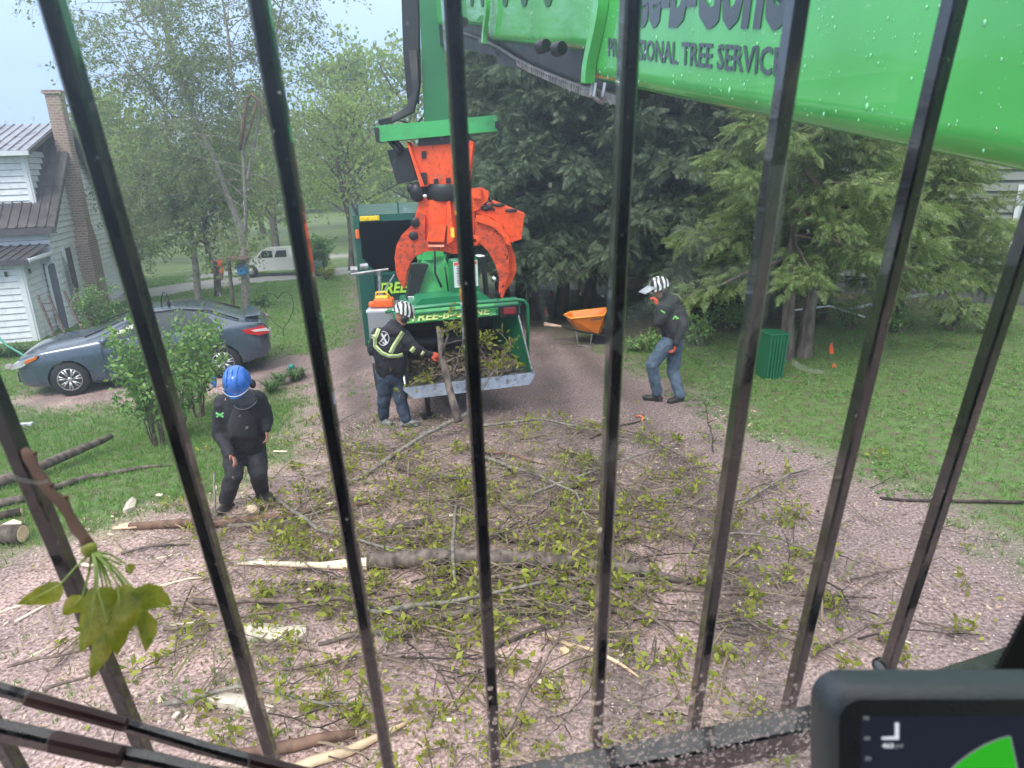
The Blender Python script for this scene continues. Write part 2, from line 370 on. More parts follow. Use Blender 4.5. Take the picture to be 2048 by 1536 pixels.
grass_patch('grass', 1.2, 10.5, 4.5, 15, 260, .065, .013, GRASSM, 4, 'patchy grass on the right between drive and cedars', .42)
grass_patch('grass', -26, -2.0, 13, 30, 90, .06, .03, GRASSF, 4, 'mown lawn grass behind the parked car', 0)
# broad leaved weeds that make the right lawn patchy
def weeds():
    n = 5200; x = rng.uniform(1.5, 10, n); y = rng.uniform(4.5, 13, n)
    pt = np.array([noise.noise(Vector((a * .9, c * .9, 21))) for a, c in zip(x, y)])
    k = (sdist(DIRT, x, y) < .35) & (rng.uniform(-.35, .5, n) < pt); x, y = x[k], y[k]; n = len(x)
    P = np.repeat(np.stack([x, y, [terrain(a, c) + .015 for a, c in zip(x, y)]], 1), 5, 0) + rng.normal(0, .03, (n * 5, 3)) * [1, 1, .3]
    T = [(-.3, 0, 0), (0, .5, .1), (.3, 0, 0), (0, -.5, .1)]
    Vw, Fw = stamp(T, [(0, 1, 2, 3)], P, frames(rdir(len(P), .6, 1), rng.uniform(0, 6.3, len(P))), rng.uniform(.03, .06, len(P)))
    bigmesh('ground_cover', Vw, Fw, GRASSM, kind='stuff', label='low broad leaved weeds in the right lawn', origin=(0, 0, 0))
weeds()
# wood chips on the drive
def chips_():
    n = 30000; x = rng.uniform(-4.8, 4.5, n); y = rng.uniform(2.2, 10, n)
    dn = np.array([noise.noise(Vector((a * .7, c * .7, 31))) for a, c in zip(x, y)])
    k = (sdist(DIRT, x, y) > -.5) & (rng.uniform(-.45, .6, n) < dn - x * .11 + .05); x, y = x[k], y[k]; n = len(x)
    P = np.stack([x, y, [terrain(a, c) + .008 for a, c in zip(x, y)]], 1)
    T = [(-.5, -.2, 0), (.4, -.28, .05), (.55, .2, 0), (-.4, .26, .06)]
    sc_ = rng.lognormal(0, .5, n) * .017
    Vw, Fw = stamp(T, [(0, 1, 2, 3)], P, frames(rdir(n, .75, 1), rng.uniform(0, 6.3, n)), np.clip(sc_, .006, .07))
    CH = leafmat('chip_wood', [(.30, .22, .16), (.45, .35, .25), (.62, .52, .38), (.20, .13, .10), (.70, .62, .48)], .05, .7)
    bigmesh('wood_chips', Vw, Fw, CH, kind='stuff', label='pale wood chips strewn over the gravel drive', origin=(0, 0, 0))
chips_()
def gravel_():
    n = 26000; x = rng.uniform(-5, 5.5, n); y = 2.2 + 7.5 * rng.uniform(0, 1, n) ** 1.4
    k = sdist(DIRT, x, y) > 0; x, y = x[k], y[k]; n = len(x)
    P = np.stack([x, y, [terrain(a, c) + .004 for a, c in zip(x, y)]], 1)
    T = [(-.5, -.3, 0), (.45, -.35, 0), (.5, .35, 0), (-.35, .45, 0), (0.05, 0, .45)]
    Vw, Fw = stamp(T, [(0, 1, 4), (1, 2, 4), (2, 3, 4), (3, 0, 4)], P, frames(rdir(n, .9, 1), rng.uniform(0, 6.3, n)), rng.uniform(.007, .02, n))
    GV = leafmat('gravel_stone', [(.25, .18, .17), (.42, .31, .29), (.56, .44, .42), (.33, .22, .20), (.66, .56, .53)], 0, .6)
    bigmesh('gravel', Vw, Fw, GV, kind='stuff', label='pinkish gravel of the drive', origin=(0, 0, 0))
gravel_()

# ------------------------------------------------------------------ plants
def grow(mb, p, d, L, r, lv, leaves, droop=.0, nseg=6, wob=.18, kids=(5, 4), spread=.9, minr=.004, up=.0, shrink=.6, leafstep=.12):
    p = Vector(p); d = Vector(d).normalized(); pts = [p.copy()]; rad = [r]
    for i in range(nseg):
        d = (d + Vector((rnd.uniform(-wob, wob), rnd.uniform(-wob, wob), rnd.uniform(-wob, wob) - droop + up))).normalized()
        p = p + d * (L / nseg); pts.append(p.copy()); rad.append(max(minr, r * (1 - .8 * (i + 1) / nseg)))
    mb.tube(pts, rad, 7 if r > .05 else (5 if r > .015 else 3), cap=False)
    if lv == 0:
        k = max(2, int(L / leafstep))
        for i in range(k):
            q = (i + 1) / k * nseg; a = int(min(q, nseg - .001)); leaves.append(pts[a].lerp(pts[a + 1], q - a))
        return
    for i in range(kids[0] if lv > 1 else kids[1]):
        q = (.22 + .78 * (i + rnd.random()) / (kids[0] if lv > 1 else kids[1])) * nseg; a = int(min(q, nseg - .001)); c = pts[a].lerp(pts[a + 1], q - a)
        t = (pts[a + 1] - pts[a]).normalized(); o = Vector((rnd.gauss(0, 1), rnd.gauss(0, 1), rnd.gauss(0, .6))); o = (o - t * o.dot(t)).normalized()
        grow(mb, c, (t * (1 - spread * .5) + o * spread), L * shrink * rnd.uniform(.7, 1.15), rad[a] * .55, lv - 1, leaves, droop * 1.6, max(3, nseg - 1), wob, kids, spread, minr, up, shrink, leafstep)
LEAF_T = [(0, 0, 0), (.35, .45, .08), (0, 1.15, 0), (-.35, .45, .08)]
LEAF_F = [(0, 1, 2, 3)]
def leaf_mesh(name, pts, per, spreadr, size, mat, parent, zr=(-1, 1), droopy=False, kind=None, T=LEAF_T):
    P = np.array([tuple(q) for q in pts]); P = np.repeat(P, per, 0) + rng.normal(0, spreadr, (len(pts) * per, 3))
    dirs = rdir(len(P), *zr); Vw, Fw = stamp(T, LEAF_F, P, frames(dirs, rng.uniform(0, 6.3, len(P))), rng.uniform(.6, 1.3, len(P)) * size)
    return bigmesh(name, Vw, Fw, mat, parent=parent, kind=kind)
def copytree(src, loc, rz, sc, label, group=None):
    r = src.copy(); COL.objects.link(r); r.location = loc; r.rotation_euler = (0, 0, rz); r.scale = (sc, sc, sc); r['label'] = label; r['_w'] = tuple(loc)
    if group: r['group'] = group
    for ch in list(src.children):
        c = ch.copy(); COL.objects.link(c); c.parent = r
    return r
# broadleaf trees beyond the lane
def broadleaf(label, base, h, seed, dens=9, size=.17, group=None, mat=LEAF_SPRING, bark=BARK, crown0=.25, width=1.0):
    rnd.seed(seed); t = thing('broadleaf_tree', label, 'tree', base, group)
    mb = MB(); lv = []; p = Vector(base)
    pts = [p + Vector((.02 * h * math.sin(k * 1.3 + seed), .02 * h * math.cos(k), k / 6 * h * .85)) for k in range(7)]
    mb.tube([p - Vector((0, 0, .1))] + pts[1:], [h * .028, h * .023, h * .019, h * .015, h * .011, h * .007, h * .003], 9, cap=False)
    for k in range(20):
        f = crown0 + (.97 - crown0) * (k + .5) / 20; a = k * 2.4 + rnd.uniform(-.4, .4); i = min(5, int(f * 6 / .85 * .85)); c = pts[0].lerp(pts[-1], f)
        L = h * (.36 * math.sin(math.pi * (.25 + .7 * (f - crown0) / (1 - crown0)))) * width * rnd.uniform(.8, 1.2)
        grow(mb, c, (math.cos(a), math.sin(a), .35 + .9 * f), L, h * .008, 2, lv, .01, 5, .2, (5, 4), .95, h * .0008, .03, .55, h * .045)
    mb.build('trunk', bark, t, True)
    leaf_mesh('crown', lv, dens, h * .022, size, mat, t)
    return t
BG = 'spring green trees beyond the lane'
b1 = broadleaf('young leafy tree with airy pale green crown left of the birch, beyond the lane', onG(-17.5, 33), 8.0, 3, 5, .22, BG)
b2 = broadleaf('wide bright green tree behind the white pickup', onG(-13, 40), 8.4, 5, 5, .25, BG, crown0=.15, width=1.15)
b3 = broadleaf('upright tree with thin vertical twigs behind the chip truck', onG(-9, 44), 11.5, 8, 5, .26, BG, crown0=.2)
BGL = [(-21, 44, .8, 1.3, 'hazy tree standing between house and birch'), (-17, 50, .9, 2.2, 'dense round tree far behind the birch trunks'), (-5.0, 42, .95, 4.0, 'tall tree left of the excavator stick'),
       (-1.5, 50, 1.1, 5.2, 'tree behind the excavator stick'), (-11.5, 54, 1.0, .7, 'tall hazy tree in the gap above the pickup'), (4, 54, 1.2, 3.3, 'far tree behind the cedar tops')]
for i, (x, y, s_, a, lb) in enumerate(BGL): copytree((b1, b2, b3)[i % 3], onG(x, y), a, s_, lb, BG)
gt = G(705, 540)
b4 = broadleaf('leafy tree with thick grey trunk beside the chip truck', gt, 7.4, 12, 5, .15, None, crown0=.32)
b5 = broadleaf('low hanging light green tree by the bird feeder post, before the white pickup', onG(-10.2, 24.5), 5.0, 14, 7, .13, None, crown0=.2, width=1.35)
b6 = broadleaf('light green tree between the house and the slimmer birch', onG(-14.5, 27), 4.8, 15, 7, .14, None, crown0=.15, width=1.3)
# far wood closing the horizon
def far_wood():
    n = 15000; a = rng.uniform(R(-62), R(50), n); d = rng.uniform(75, 95, n); x = np.sin(a) * d; y = np.cos(a) * d
    top = np.array([5.5 + 2.6 * noise.noise(Vector((q * 9, 0, 3))) + 1.3 * noise.noise(Vector((q * 31, 0, 9))) for q in a])
    z = rng.uniform(0, 1, n) ** .8 * top
    Vw, Fw = stamp(LEAF_T, LEAF_F, np.stack([x, y, z], 1), frames(rdir(n), rng.uniform(0, 6.3, n)), rng.uniform(.7, 1.7, n))
    bigmesh('far_wood', Vw, Fw, LEAF_SPRING, kind='stuff', label='far wood along the horizon', origin=(0, 0, 0))
far_wood()

# birches traced stem by stem
def birch(label, base, stems, Y, nkid, size, per, group=None, seed=1, tr=.13, klen=1.0):
    rnd.seed(seed); t = thing('birch_tree', label, 'tree', base, group); mb = MB(); lv = []
    for st, r0 in stems:
        pts = [PY(px, py, Y + dy) for px, py, dy in st]; n = len(pts)
        mb.tube(pts, [r0 * (1 - .85 * k / (n - 1)) + .012 for k in range(n)], 8, cap=False)
        for k in range(nkid):
            f = .12 + .86 * (k + rnd.random()) / nkid; q = f * (n - 1); a = int(min(q, n - 1.001)); c = pts[a].lerp(pts[a + 1], q - a)
            if c.z < base.z + 2.2: continue
            o = Vector((rnd.gauss(0, 1), rnd.gauss(0, .8), .5)).normalized()
            grow(mb, c, o, rnd.uniform(.9, 1.9) * klen * (1.25 - .5 * f), .018, 2, lv, .07, 6, .12, (6, 4), .8, .0035, 0, .55, .085)
    mb.build('trunk', M('birch_bark', (.27, .25, .21), .7, .25, 5, dirt=(.09, .08, .07), dirtamt=.8), t, True)
    leaf_mesh('crown', lv, per, .05, size, LEAF_BIRCH, t)
    return t
bb = G(490, 622); Yb = bb.y
birch('tall forked birch with white spotted trunk behind the parked car', bb,
      [([(492, 628, 0), (491, 560, 0), (488, 500, 0), (478, 450, .1), (455, 390, .2), (425, 310, .3), (390, 235, .4), (365, 160, .5), (335, 80, .6), (320, -20, .7), (300, -120, .8)], .13),
       ([(488, 500, 0), (492, 420, -.2), (488, 340, -.3), (483, 240, -.4), (462, 150, -.4), (458, 80, -.4), (445, 0, -.4), (430, -110, -.3)], .06),
       ([(490, 400, -.1), (500, 330, 0), (520, 230, .2), (540, 120, .3), (560, 30, .3), (585, -90, .3)], .05),
       ([(370, 190, .4), (330, 110, .9), (270, 40, 1.3), (240, -30, 1.5)], .03), ([(425, 310, .3), (350, 240, .3), (300, 170, -.4), (250, 120, -.9)], .03)], Yb, 26, .08, 2, seed=21, klen=1.35)
b2b = G(395, 600)
birch('slimmer birch with grey trunk left of the bird feeder post', b2b,
      [([(397, 604, 0), (392, 540, 0), (385, 480, 0), (365, 400, 0), (345, 330, .2), (335, 270, .2), (325, 200, .2)], .12), ([(388, 500, 0), (410, 430, .2), (420, 370, .3), (400, 300, .4), (390, 220, .4)], .07),
       ([(385, 480, 0), (340, 430, -.2), (300, 390, -.4), (270, 360, -.5)], .06)], b2b.y, 24, .08, 3, seed=33, klen=1.1)
# broken, peeled limbs that arch out of the birch crown
lim = thing('broken_limb', 'bare peeled limb snapped into an arch in the birch crown', 'branch', PY(470, 300, Yb - .6))
mb = MB(); mb.tube([PY(480, 300, Yb - .5), PY(487, 250, Yb - .6), PY(494, 200, Yb - .7), (PY(503, 188, Yb - .7)), PY(520, 205, Yb - .7), PY(535, 235, Yb - .7), PY(545, 262, Yb - .6)], [.05, .05, .05, .045, .04, .03, .02], 7)
mb.tube([PY(490, 290, Yb - .5), PY(505, 240, Yb - .6), PY(513, 205, Yb - .7)], .028, 6); mb.build('limb', BARK_R, lim, True)

# ------------------------------------------------------------------ cedars
def spray_template(k=15):
    V_ = []; F_ = []
    def blade(p, q, w_):
        p, q = np.array(p, float), np.array(q, float); d = (q - p)[:2]; n = np.array([-d[1], d[0], 0]) / (np.linalg.norm(d) + 1e-6) * w_; m_ = p * .45 + q * .55; b_ = len(V_); V_.extend([p, m_ + n, q, m_ - n]); F_.append((b_, b_ + 1, b_ + 2, b_ + 3))
    for i in range(k):
        f = i / (k - 1); y = f * .92; s_ = (-1) ** i; L = .46 * (1 - .7 * f); a = .72 + .1 * math.sin(i * 2.1)
        blade((0, y, -.05 * f * f), (s_ * L * math.sin(a), y + L * math.cos(a), -.13 - .12 * f), .034)
        if f < .6: blade((s_ * L * .5 * math.sin(a), y + L * .5 * math.cos(a), -.06), (s_ * L * .95, y + L * .35, -.16), .026)
    blade((0, 0, 0), (0, 1.2, -.16), .03)
    return np.array(V_, float), np.array(F_)
SPV, SPF = spray_template()
def cedar(label, base, h, rad, nbr, seed, mat, size, trunks, group=None, skirt=.14, per=15, lean=0, side=None):
    rnd.seed(seed); t = thing('cedar_tree', label, 'tree', base, group); mb = MB(); pos = []; dr = []; base = Vector(base)
    for (ox, oy, r, cv) in trunks:
        pts = [base + Vector((ox + cv * math.sin(k / 8 * 3.1) + lean * k / 8 * h, oy, k / 8 * h * .93 - (.1 if k == 0 else 0))) for k in range(9)]
        mb.tube(pts, [r * (1 - .9 * k / 8) * (1.35 if k == 0 else 1) for k in range(9)], 9, cap=False)
    for k in range(nbr):
        f = skirt + (1 - skirt) * (k + rnd.random()) / nbr; a = rnd.uniform(0, 6.283); tk = trunks[k % len(trunks)]
        if side is not None: a = side + rnd.uniform(-1.3, 1.3) if rnd.random() < .75 else a
        L = rad * (1 - f) ** .75 * rnd.uniform(.55, 1.2) + .25; c = base + Vector((tk[0] * (1 - f) + tk[3] * math.sin(f * 3.1) + lean * f * h, tk[1], f * h)); d = Vector((math.cos(a), math.sin(a), .15 - .25 * (1 - f)))
        pts = [c.copy()]; n = 6
        for i in range(n):
            d = (d + Vector((rnd.uniform(-.13, .13), rnd.uniform(-.13, .13), rnd.uniform(-.1, .1) - .045 + (.09 if i > 3 else 0)))).normalized(); c = c + d * L / n; pts.append(c.copy())
        mb.tube(pts, [max(.006, .02 * L * (1 - i / n)) for i in range(n + 1)], 4, cap=False)
        m_ = int(per * (.5 + L))
        for i in range(m_):
            q = (.15 + .85 * rnd.random() ** .7) * n; s_ = int(min(q, n - .001)); e = pts[s_].lerp(pts[s_ + 1], q - s_); dd = (pts[s_ + 1] - pts[s_]).normalized()
            o = Vector((rnd.gauss(0, 1), rnd.gauss(0, 1), rnd.gauss(0, .5))); e = e + o * (.11 * (.4 + L * .35)); pos.append(tuple(e)); dr.append(tuple(dd * .7 + o.normalized() * .9 + Vector((0, 0, -.35))))
    mb.build('trunk', BARK_D if mat is CEDAR_A else BARK, t, True)
    P = np.array(pos); D = np.array(dr); D /= np.linalg.norm(D, axis=1, keepdims=True)
    N = rdir(len(P), .0, 1); N -= D * np.sum(N * D, 1, keepdims=True); N /= np.linalg.norm(N, axis=1, keepdims=True) + 1e-9
    Rm = np.stack([np.cross(D, N), D, N], 2)
    Vw, Fw = stamp(SPV, SPF, P, Rm, rng.uniform(.6, 1.25, len(P)) * size); bigmesh('crown', Vw, Fw, mat, parent=t)
    return t
CG = 'dark cedars in a row behind the chipper'
c1 = cedar('dark cedar with several curved trunks behind the wheelbarrow', onG(.95, 16.2), 8.6, 2.5, 250, 41, CEDAR_A, .30, [(-.3, 0, .13, -.35), (.25, .2, .15, .3), (.8, 0, .12, .55)], CG, .17, 40)
c2 = cedar('broad dark cedar behind the man in blue jeans', onG(3.4, 15.2), 8.8, 2.7, 260, 42, CEDAR_A, .30, [(0, 0, .18, .15), (.5, .3, .12, -.3)], CG, .19, 40)
copytree(c1, onG(.15, 19), 2.1, .93, 'dark cedar nearest to the excavator stick', CG)
copytree(c2, onG(2.2, 19.5), 1.0, 1.12, 'tall dark cedar at the back of the row', CG)
copytree(c1, onG(5.2, 17.0), 4.0, 1.05, 'dark cedar in front of the grey house', CG)
c3 = cedar('light green cedar with two pale trunks above the green bin', G(1585, 716), 6.0, 3.0, 88, 43, CEDAR_B, .26, [(-.12, 0, .12, -.05), (.2, .05, .13, .1)], None, .30, 34)
# its long bare branches hang towards the right
rp = thing('cedar_tree', 'smaller light green cedar with long drooping bare branches before the grey wall', 'tree', G(1850, 640)); 
rp2 = cedar('light green cedar boughs at the right edge before the white window', G(1790, 660), 4.3, 2.7, 80, 47, CEDAR_B, .25, [(0, 0, .08, .1)], None, .26, 30)
bpy.data.objects.remove(rp)
mb = MB(); mb.tube([PY(1610, 340, 11.6), PY(1680, 420, 11.5), PY(1760, 520, 11.4)], [.035, .025, .012], 6); 
mb.tube([PY(1590, 410, 11.7), PY(1660, 475, 11.5), PY(1700, 500, 11.4)], [.04, .03, .02], 6)
mb.tube([PY(1700, 465, 11.5), PY(1640, 480, 11.5), PY(1590, 470, 11.6)], [.02, .018, .012], 5)
mb.tube([PY(1630, 370, 11.5), PY(1625, 420, 11.5), PY(1640, 450, 11.5)], [.012, .01, .008], 5)
o = mb.build('bare_branch', BARK_R, c3, True)
rp3 = cedar('yellowish cedar sapling right behind the standing worker', G(1490, 620), 4.6, 1.9, 55, 48, CEDAR_B, .25, [(0, 0, .07, .12)], None, .22, 30)
# ------------------------------------------------------------------ white farmhouse on the left
SIDING = M('white_siding', (.74, .77, .80), .5, .06, 3, dirt=(.42, .45, .44), dirtamt=.4)
TRIM = M('white_trim', (.72, .75, .78), .4, .04, 3)
ROOFM = M('brown_metal_roof', (.075, .066, .070), .32, .2, 2, dirt=(.16, .13, .12), dirtamt=.4)
ROOFS = M('worn_metal_roof', (.26, .28, .32), .28, .25, 2, dirt=(.10, .075, .06), dirtamt=.8, stretch=(1, .15, 1))
GLASSD = M('dark_window_glass', (.02, .025, .03), .08, .1, 3, spec=.8)
GUT = M('gutter', (.66, .69, .72), .35, .05, 4)
m, t, b = nodes('chimney_brick'); BRICK = m
tc = t.nodes.new('ShaderNodeTexCoord'); mp = t.nodes.new('ShaderNodeMapping'); mp.inputs['Rotation'].default_value = (R(90), 0, 0); t.links.new(tc.outputs['Object'], mp.inputs[0])
sxyz = t.nodes.new('ShaderNodeSeparateXYZ'); t.links.new(tc.outputs['Object'], sxyz.inputs[0]); ad = t.nodes.new('ShaderNodeMath'); t.links.new(sxyz.outputs[0], ad.inputs[0]); t.links.new(sxyz.outputs[1], ad.inputs[1])
cx_ = t.nodes.new('ShaderNodeCombineXYZ'); t.links.new(ad.outputs[0], cx_.inputs[0]); t.links.new(sxyz.outputs[2], cx_.inputs[1])
br = t.nodes.new('ShaderNodeTexBrick'); t.links.new(cx_.outputs[0], br.inputs[0]); br.inputs['Scale'].default_value = 1; br.inputs['Brick Width'].default_value = .22; br.inputs['Row Height'].default_value = .075; br.inputs['Mortar Size'].default_value = .012
br.inputs['Color1'].default_value = (.27, .15, .11, 1); br.inputs['Color2'].default_value = (.36, .24, .18, 1); br.inputs['Mortar'].default_value = (.42, .38, .34, 1)
t.links.new(br.outputs[0], b.inputs['Base Color']); b.inputs['Roughness'].default_value = .85; bump(t, b, br.outputs['Fac'], -.5, .02)
K = G(138, 656); K.z = terrain(K.x, K.y) - .05
HB = R(15)                                   # the front wall runs 15 degrees off the picture plane
HM = Matrix.Translation(K) @ Matrix.Rotation(HB, 4, 'Z')     # u to the right along the front, v into the house
def H(): return MB(HM)
def hw(u, v, z): return HM @ Vector((u, v, z))
house = thing('farmhouse', 'white clapboard farmhouse with brown metal roof, dormer and brick chimney', 'house', K)
WH, RH, DEP = 3.15, 5.6, 6.4
# walls (core) and boards
mb = H(); mb.box((-5, 3.0, WH / 2), (9.96, 5.96, WH)); mb.prism([(0.02, WH), (DEP - .02, WH), (DEP / 2, RH - .05)], (-.02, 0, 0), (0, 1, 0), (0, 0, 1), (-9.9, 0, 0)); mb.build('wall', M('lap_shade_core', (.16, .17, .19), .8, .1, 3), house)  # core coloured dark so the gaps between boards read as lap shadow
def board(u0, u1, v, z, h, side, prnt=None, top=None):
    """one clapboard: a wedge 18 mm thick at its foot. side 'f' runs along u at v, side 'g' along v at u"""
    h -= .014; mb = H(); th, tt = .04, .012
    if side == 'f':
        vs = [(u0, v - th, z), (u1, v - th, z), (u1, v - tt, z + h), (u0, v - tt, z + h), (u0, v, z), (u1, v, z), (u1, v, z + h), (u0, v, z + h)]
    else:
        a, b_ = (top or (u0, u1))
        vs = [(v + th, u0, z), (v + th, u1, z), (v + tt, b_, z + h), (v + tt, a, z + h), (v, u0, z), (v, u1, z), (v, b_, z + h), (v, a, z + h)]
    mb.add(vs, [(0, 1, 2, 3), (0, 4, 5, 1), (1, 5, 6, 2), (2, 6, 7, 3), (3, 7, 4, 0)]); return mb.build('siding_board', SIDING, prnt or house)
EX = .165
z = 0
while z < RH - .25:                          # gable wall
    def span(zz): return (.0, DEP) if zz <= WH else ((zz - WH) / (RH - WH) * DEP / 2, DEP - (zz - WH) / (RH - WH) * DEP / 2)
    a = span(z); b2 = span(z + EX); board(a[0], a[1], 0.0, z, EX, 'g', top=b2); z += EX
z = 1.9
while z < WH - .1: board(-10, 0, 0, z, EX, 'f'); z += EX
# main roof: front and back slopes with standing ribs, panel by panel
OV = .32; sl = (RH - WH) / (DEP / 2)
def roofpanel(u0, u1, v0, z0, v1, z1, mat=ROOFM, prnt=None):
    mb = H(); n = Vector((0, -(z1 - z0), (v1 - v0))).normalized() * .02; n = n if n.z > 0 else -n
    q = [Vector((u0, v0, z0)), Vector((u1, v0, z0)), Vector((u1, v1, z1)), Vector((u0, v1, z1))]
    mb.add(q + [p + n for p in q], [(3, 2, 1, 0), (4, 5, 6, 7), (0, 1, 5, 4), (1, 2, 6, 5), (2, 3, 7, 6), (3, 0, 4, 7)])
    q = [Vector((u0, v0, z0)) + n, Vector((u0 + .035, v0, z0)) + n, Vector((u0 + .035, v1, z1)) + n, Vector((u0, v1, z1)) + n]
    mb.add(q + [p + n * 1.6 for p in q], [(4, 5, 6, 7), (0, 1, 5, 4), (1, 2, 6, 5), (2, 3, 7, 6), (3, 0, 4, 7)])
    return mb.build('roof_panel', mat, prnt or house)
PW = .23
for k in range(45):
    u = .3 - (k + 1) * PW
    roofpanel(u, u + PW - .002, -OV, WH - OV * sl, DEP / 2, RH); roofpanel(u, u + PW - .002, DEP + OV, WH - OV * sl, DEP / 2, RH)
mb = H(); mb.prism([(-OV - .02, WH - OV * sl - .16), (-OV - .02, WH - OV * sl), (DEP / 2, RH), (DEP / 2, RH - .17)], (.24, 0, 0), (0, 1, 0), (0, 0, 1), (.07, 0, 0))
mb.prism([(DEP + OV + .02, WH - OV * sl - .16), (DEP + OV + .02, WH - OV * sl), (DEP / 2, RH), (DEP / 2, RH - .17)], (.24, 0, 0), (0, 1, 0), (0, 0, 1), (.07, 0, 0)); mb.build('rake_board', ROOFM, house)
mb = H(); mb.box((-4.8, -OV - .03, WH - OV * sl - .09), (10.1, .06, .17)); mb.box((-4.8, -OV / 2, WH - OV * sl - .17), (10.1, OV, .02)); mb.build('fascia', ROOFM, house)
# dormer
DU, DV, DZ0, DZ1 = -.3, .5, WH + .28, WH + 1.75
mb = H(); mb.box((DU - 4, DV + 1.1, (DZ0 + DZ1) / 2 - .1), (7.94, 2.2, DZ1 - DZ0 + .1)); dorm = mb.build('dormer', bpy.data.materials['lap_shade_core'], house)
z = DZ0
while z < DZ1 - .05:
    board(DU - 8, DU, DV, z, EX, 'f', dorm); v1 = min(DV + 2.15, max(DV + .1, (z - WH) / sl)); board(DV, v1, DU - .03, z, EX, 'g', dorm); z += EX
mb = H(); mb.box((DU - .04, DV - .03, (DZ0 + DZ1) / 2), (.1, .05, DZ1 - DZ0)); mb.box((DU + .03, DV + .02, (DZ0 + DZ1) / 2), (.05, .1, DZ1 - DZ0)); mb.build('corner_board', TRIM, dorm)
for k in range(36):
    u = DU + .2 - (k + 1) * PW; roofpanel(u, u + PW - .002, DV - .35, DZ1 - .02, DEP / 2 - .02, RH + .12, ROOFS, dorm)
mb = H(); mb.box((DU - 4, DV - .37, DZ1 - .07), (8.5, .09, .12)); mb.box((DU - 4, DV - .17, DZ1 - .12), (8.4, .33, .02)); mb.build('gutter', GUT, dorm)
mb = H(); mb.prism([(DV - .36, DZ1 - .14), (DV - .36, DZ1 - .02), (DEP / 2, RH + .12), (DEP / 2, RH)], (DU + .2, 0, 0), (0, 1, 0), (0, 0, 1), (.04, 0, 0)); mb.build('rake_board', ROOFM, dorm)
mb = H(); mb.box((DU - 2.9, DV - .03, DZ0 + .55), (.9, .05, .95)); wn = mb.build('window', TRIM, dorm); mb = H(); mb.box((DU - 2.9, DV - .06, DZ0 + .55), (.74, .02, .8)); mb.build('pane', GLASSD, wn)
# porch with its lower roof
PU, PV, PH = -.3, -1.5, 2.15
porch = None
mb = H(); mb.box((PU - 4, PV / 2, PH / 2), (7.96, -PV - .02, PH)); porch = mb.build('porch', bpy.data.materials['lap_shade_core'], house)
z = 0
while z < PH - .1: board(PU - 8, PU, PV, z, EX, 'f', porch); board(PV, 0, PU - .01, z, EX, 'g', porch); z += EX
mb = H(); mb.box((PU - .05, PV - .035, PH / 2), (.13, .05, PH)); mb.box((PU + .035, PV + .03, PH / 2), (.05, .13, PH)); mb.build('corner_board', TRIM, porch)
for k in range(34):
    u = PU + .28 - (k + 1) * PW; roofpanel(u, u + PW - .002, PV - .3, PH + .05, .05, PH + .28, ROOFM, porch)
mb = H(); mb.box((PU - 4, PV - .33, PH), (8.6, .1, .12)); mb.box((PU - 4, PV - .14, PH - .03), (8.5, .3, .02)); mb.build('fascia', ROOFM, porch)
mb = H(); mb.tube([(PU + .28, PV - .3, PH + .01), (PU + .28, .02, PH + .02)], .065, 8); mb.build('gutter', GUT, porch)
mb = H(); mb.tube([(PU + .3, -.1, PH - .02), (PU + .28, -.1, PH - .16), (PU + .1, -.05, PH - .3), (PU + .09, -.06, PH - .5), (PU + .09, -.06, .1), (PU + .2, -.06, .03)], .045, 8); mb.build('downspout', GUT, house)
for (u, v) in ((PU - .35, PV - .06), (PU + .06, PV + .35)):
    mb = H(); mb.box((u, v, PH - .3), (.05, .05, .13)); mb.build('porch_lamp', GLASSD, porch)
# gable windows, chimney
mb = H(); mb.box((.035, 1.15, 1.55), (.05, .62, 1.5)); wn = mb.build('window', TRIM, house)
mb = H(); mb.box((.055, 1.15, 1.55), (.03, .46, 1.32)); mb.build('pane', GLASSD, wn)
mb = H(); mb.box((.2, 2.5, 1.0), (.4, .95, 2.4)); mb.prism([(2.025, 2.2), (2.975, 2.2), (2.75, 2.75), (2.25, 2.75)], (0.001, 0, 0), (0, 1, 0), (0, 0, 1), (.398, 0, 0)); mb.box((.2, 2.5, 4.35), (.38, .5, 4.5)); mb.box((.2, 2.5, 6.55), (.5, .6, .1)); mb.build('chimney', BRICK, house)
mb = H(); mb.box((-5, 3, -.25), (9.9, 5.9, .6)); mb.box((PU - 4, PV / 2, -.25), (7.9, -PV, .6)); mb.build('foundation', M('foundation_stone', (.3, .28, .26), .85, .3, 3, bmp=.6, bscale=9), house)
# wires and hook rack by the downspout, plus the leaning posts
mb = H()
for k in range(5): mb.tube([(.12, .35 + .09 * k, .4), (.12, .35 + .09 * k, 2.1 - .08 * k)], .008, 4)
for k in range(8): mb.tube([(.13, .3, .5 + .18 * k), (.13, .8, .5 + .18 * k)], .008, 4)
tr = mb.build('trellis', M('dark_wire', (.04, .045, .05), .5), None, label='thin wire trellis on the gable wall beside the downspout', category='trellis')
OLDW = M('old_dark_wood', (.075, .05, .04), .8, .35, 8, dirt=(.3, .3, .27), dirtamt=.5, bmp=.4)
for (x0, y0, x1, y1, lb) in ((86, 590, 132, 690, 'narrower rustic ladder leaning on the porch siding, nearer the corner board'), (138, 582, 190, 680, 'rustic ladder trellis with ivy leaning beside the downspout')):
    f0 = G(x1, y1 + 10); T_ = PY(x0, y0, f0.y + .5); w_ = Vector((.115, .03, 0)); a = thing('rustic_trellis', lb, 'trellis', f0)
    for s_ in (-1, 1):
        mb = MB(); mb.tube([f0 + w_ * s_, T_ + w_ * s_], .035, 7); mb.build('post', OLDW, a)
    for k in range(6):
        c = f0.lerp(T_, .15 + k * .14); mb = MB(); mb.tube([c - w_, c + w_], .016, 5); mb.build('rung', OLDW, a)
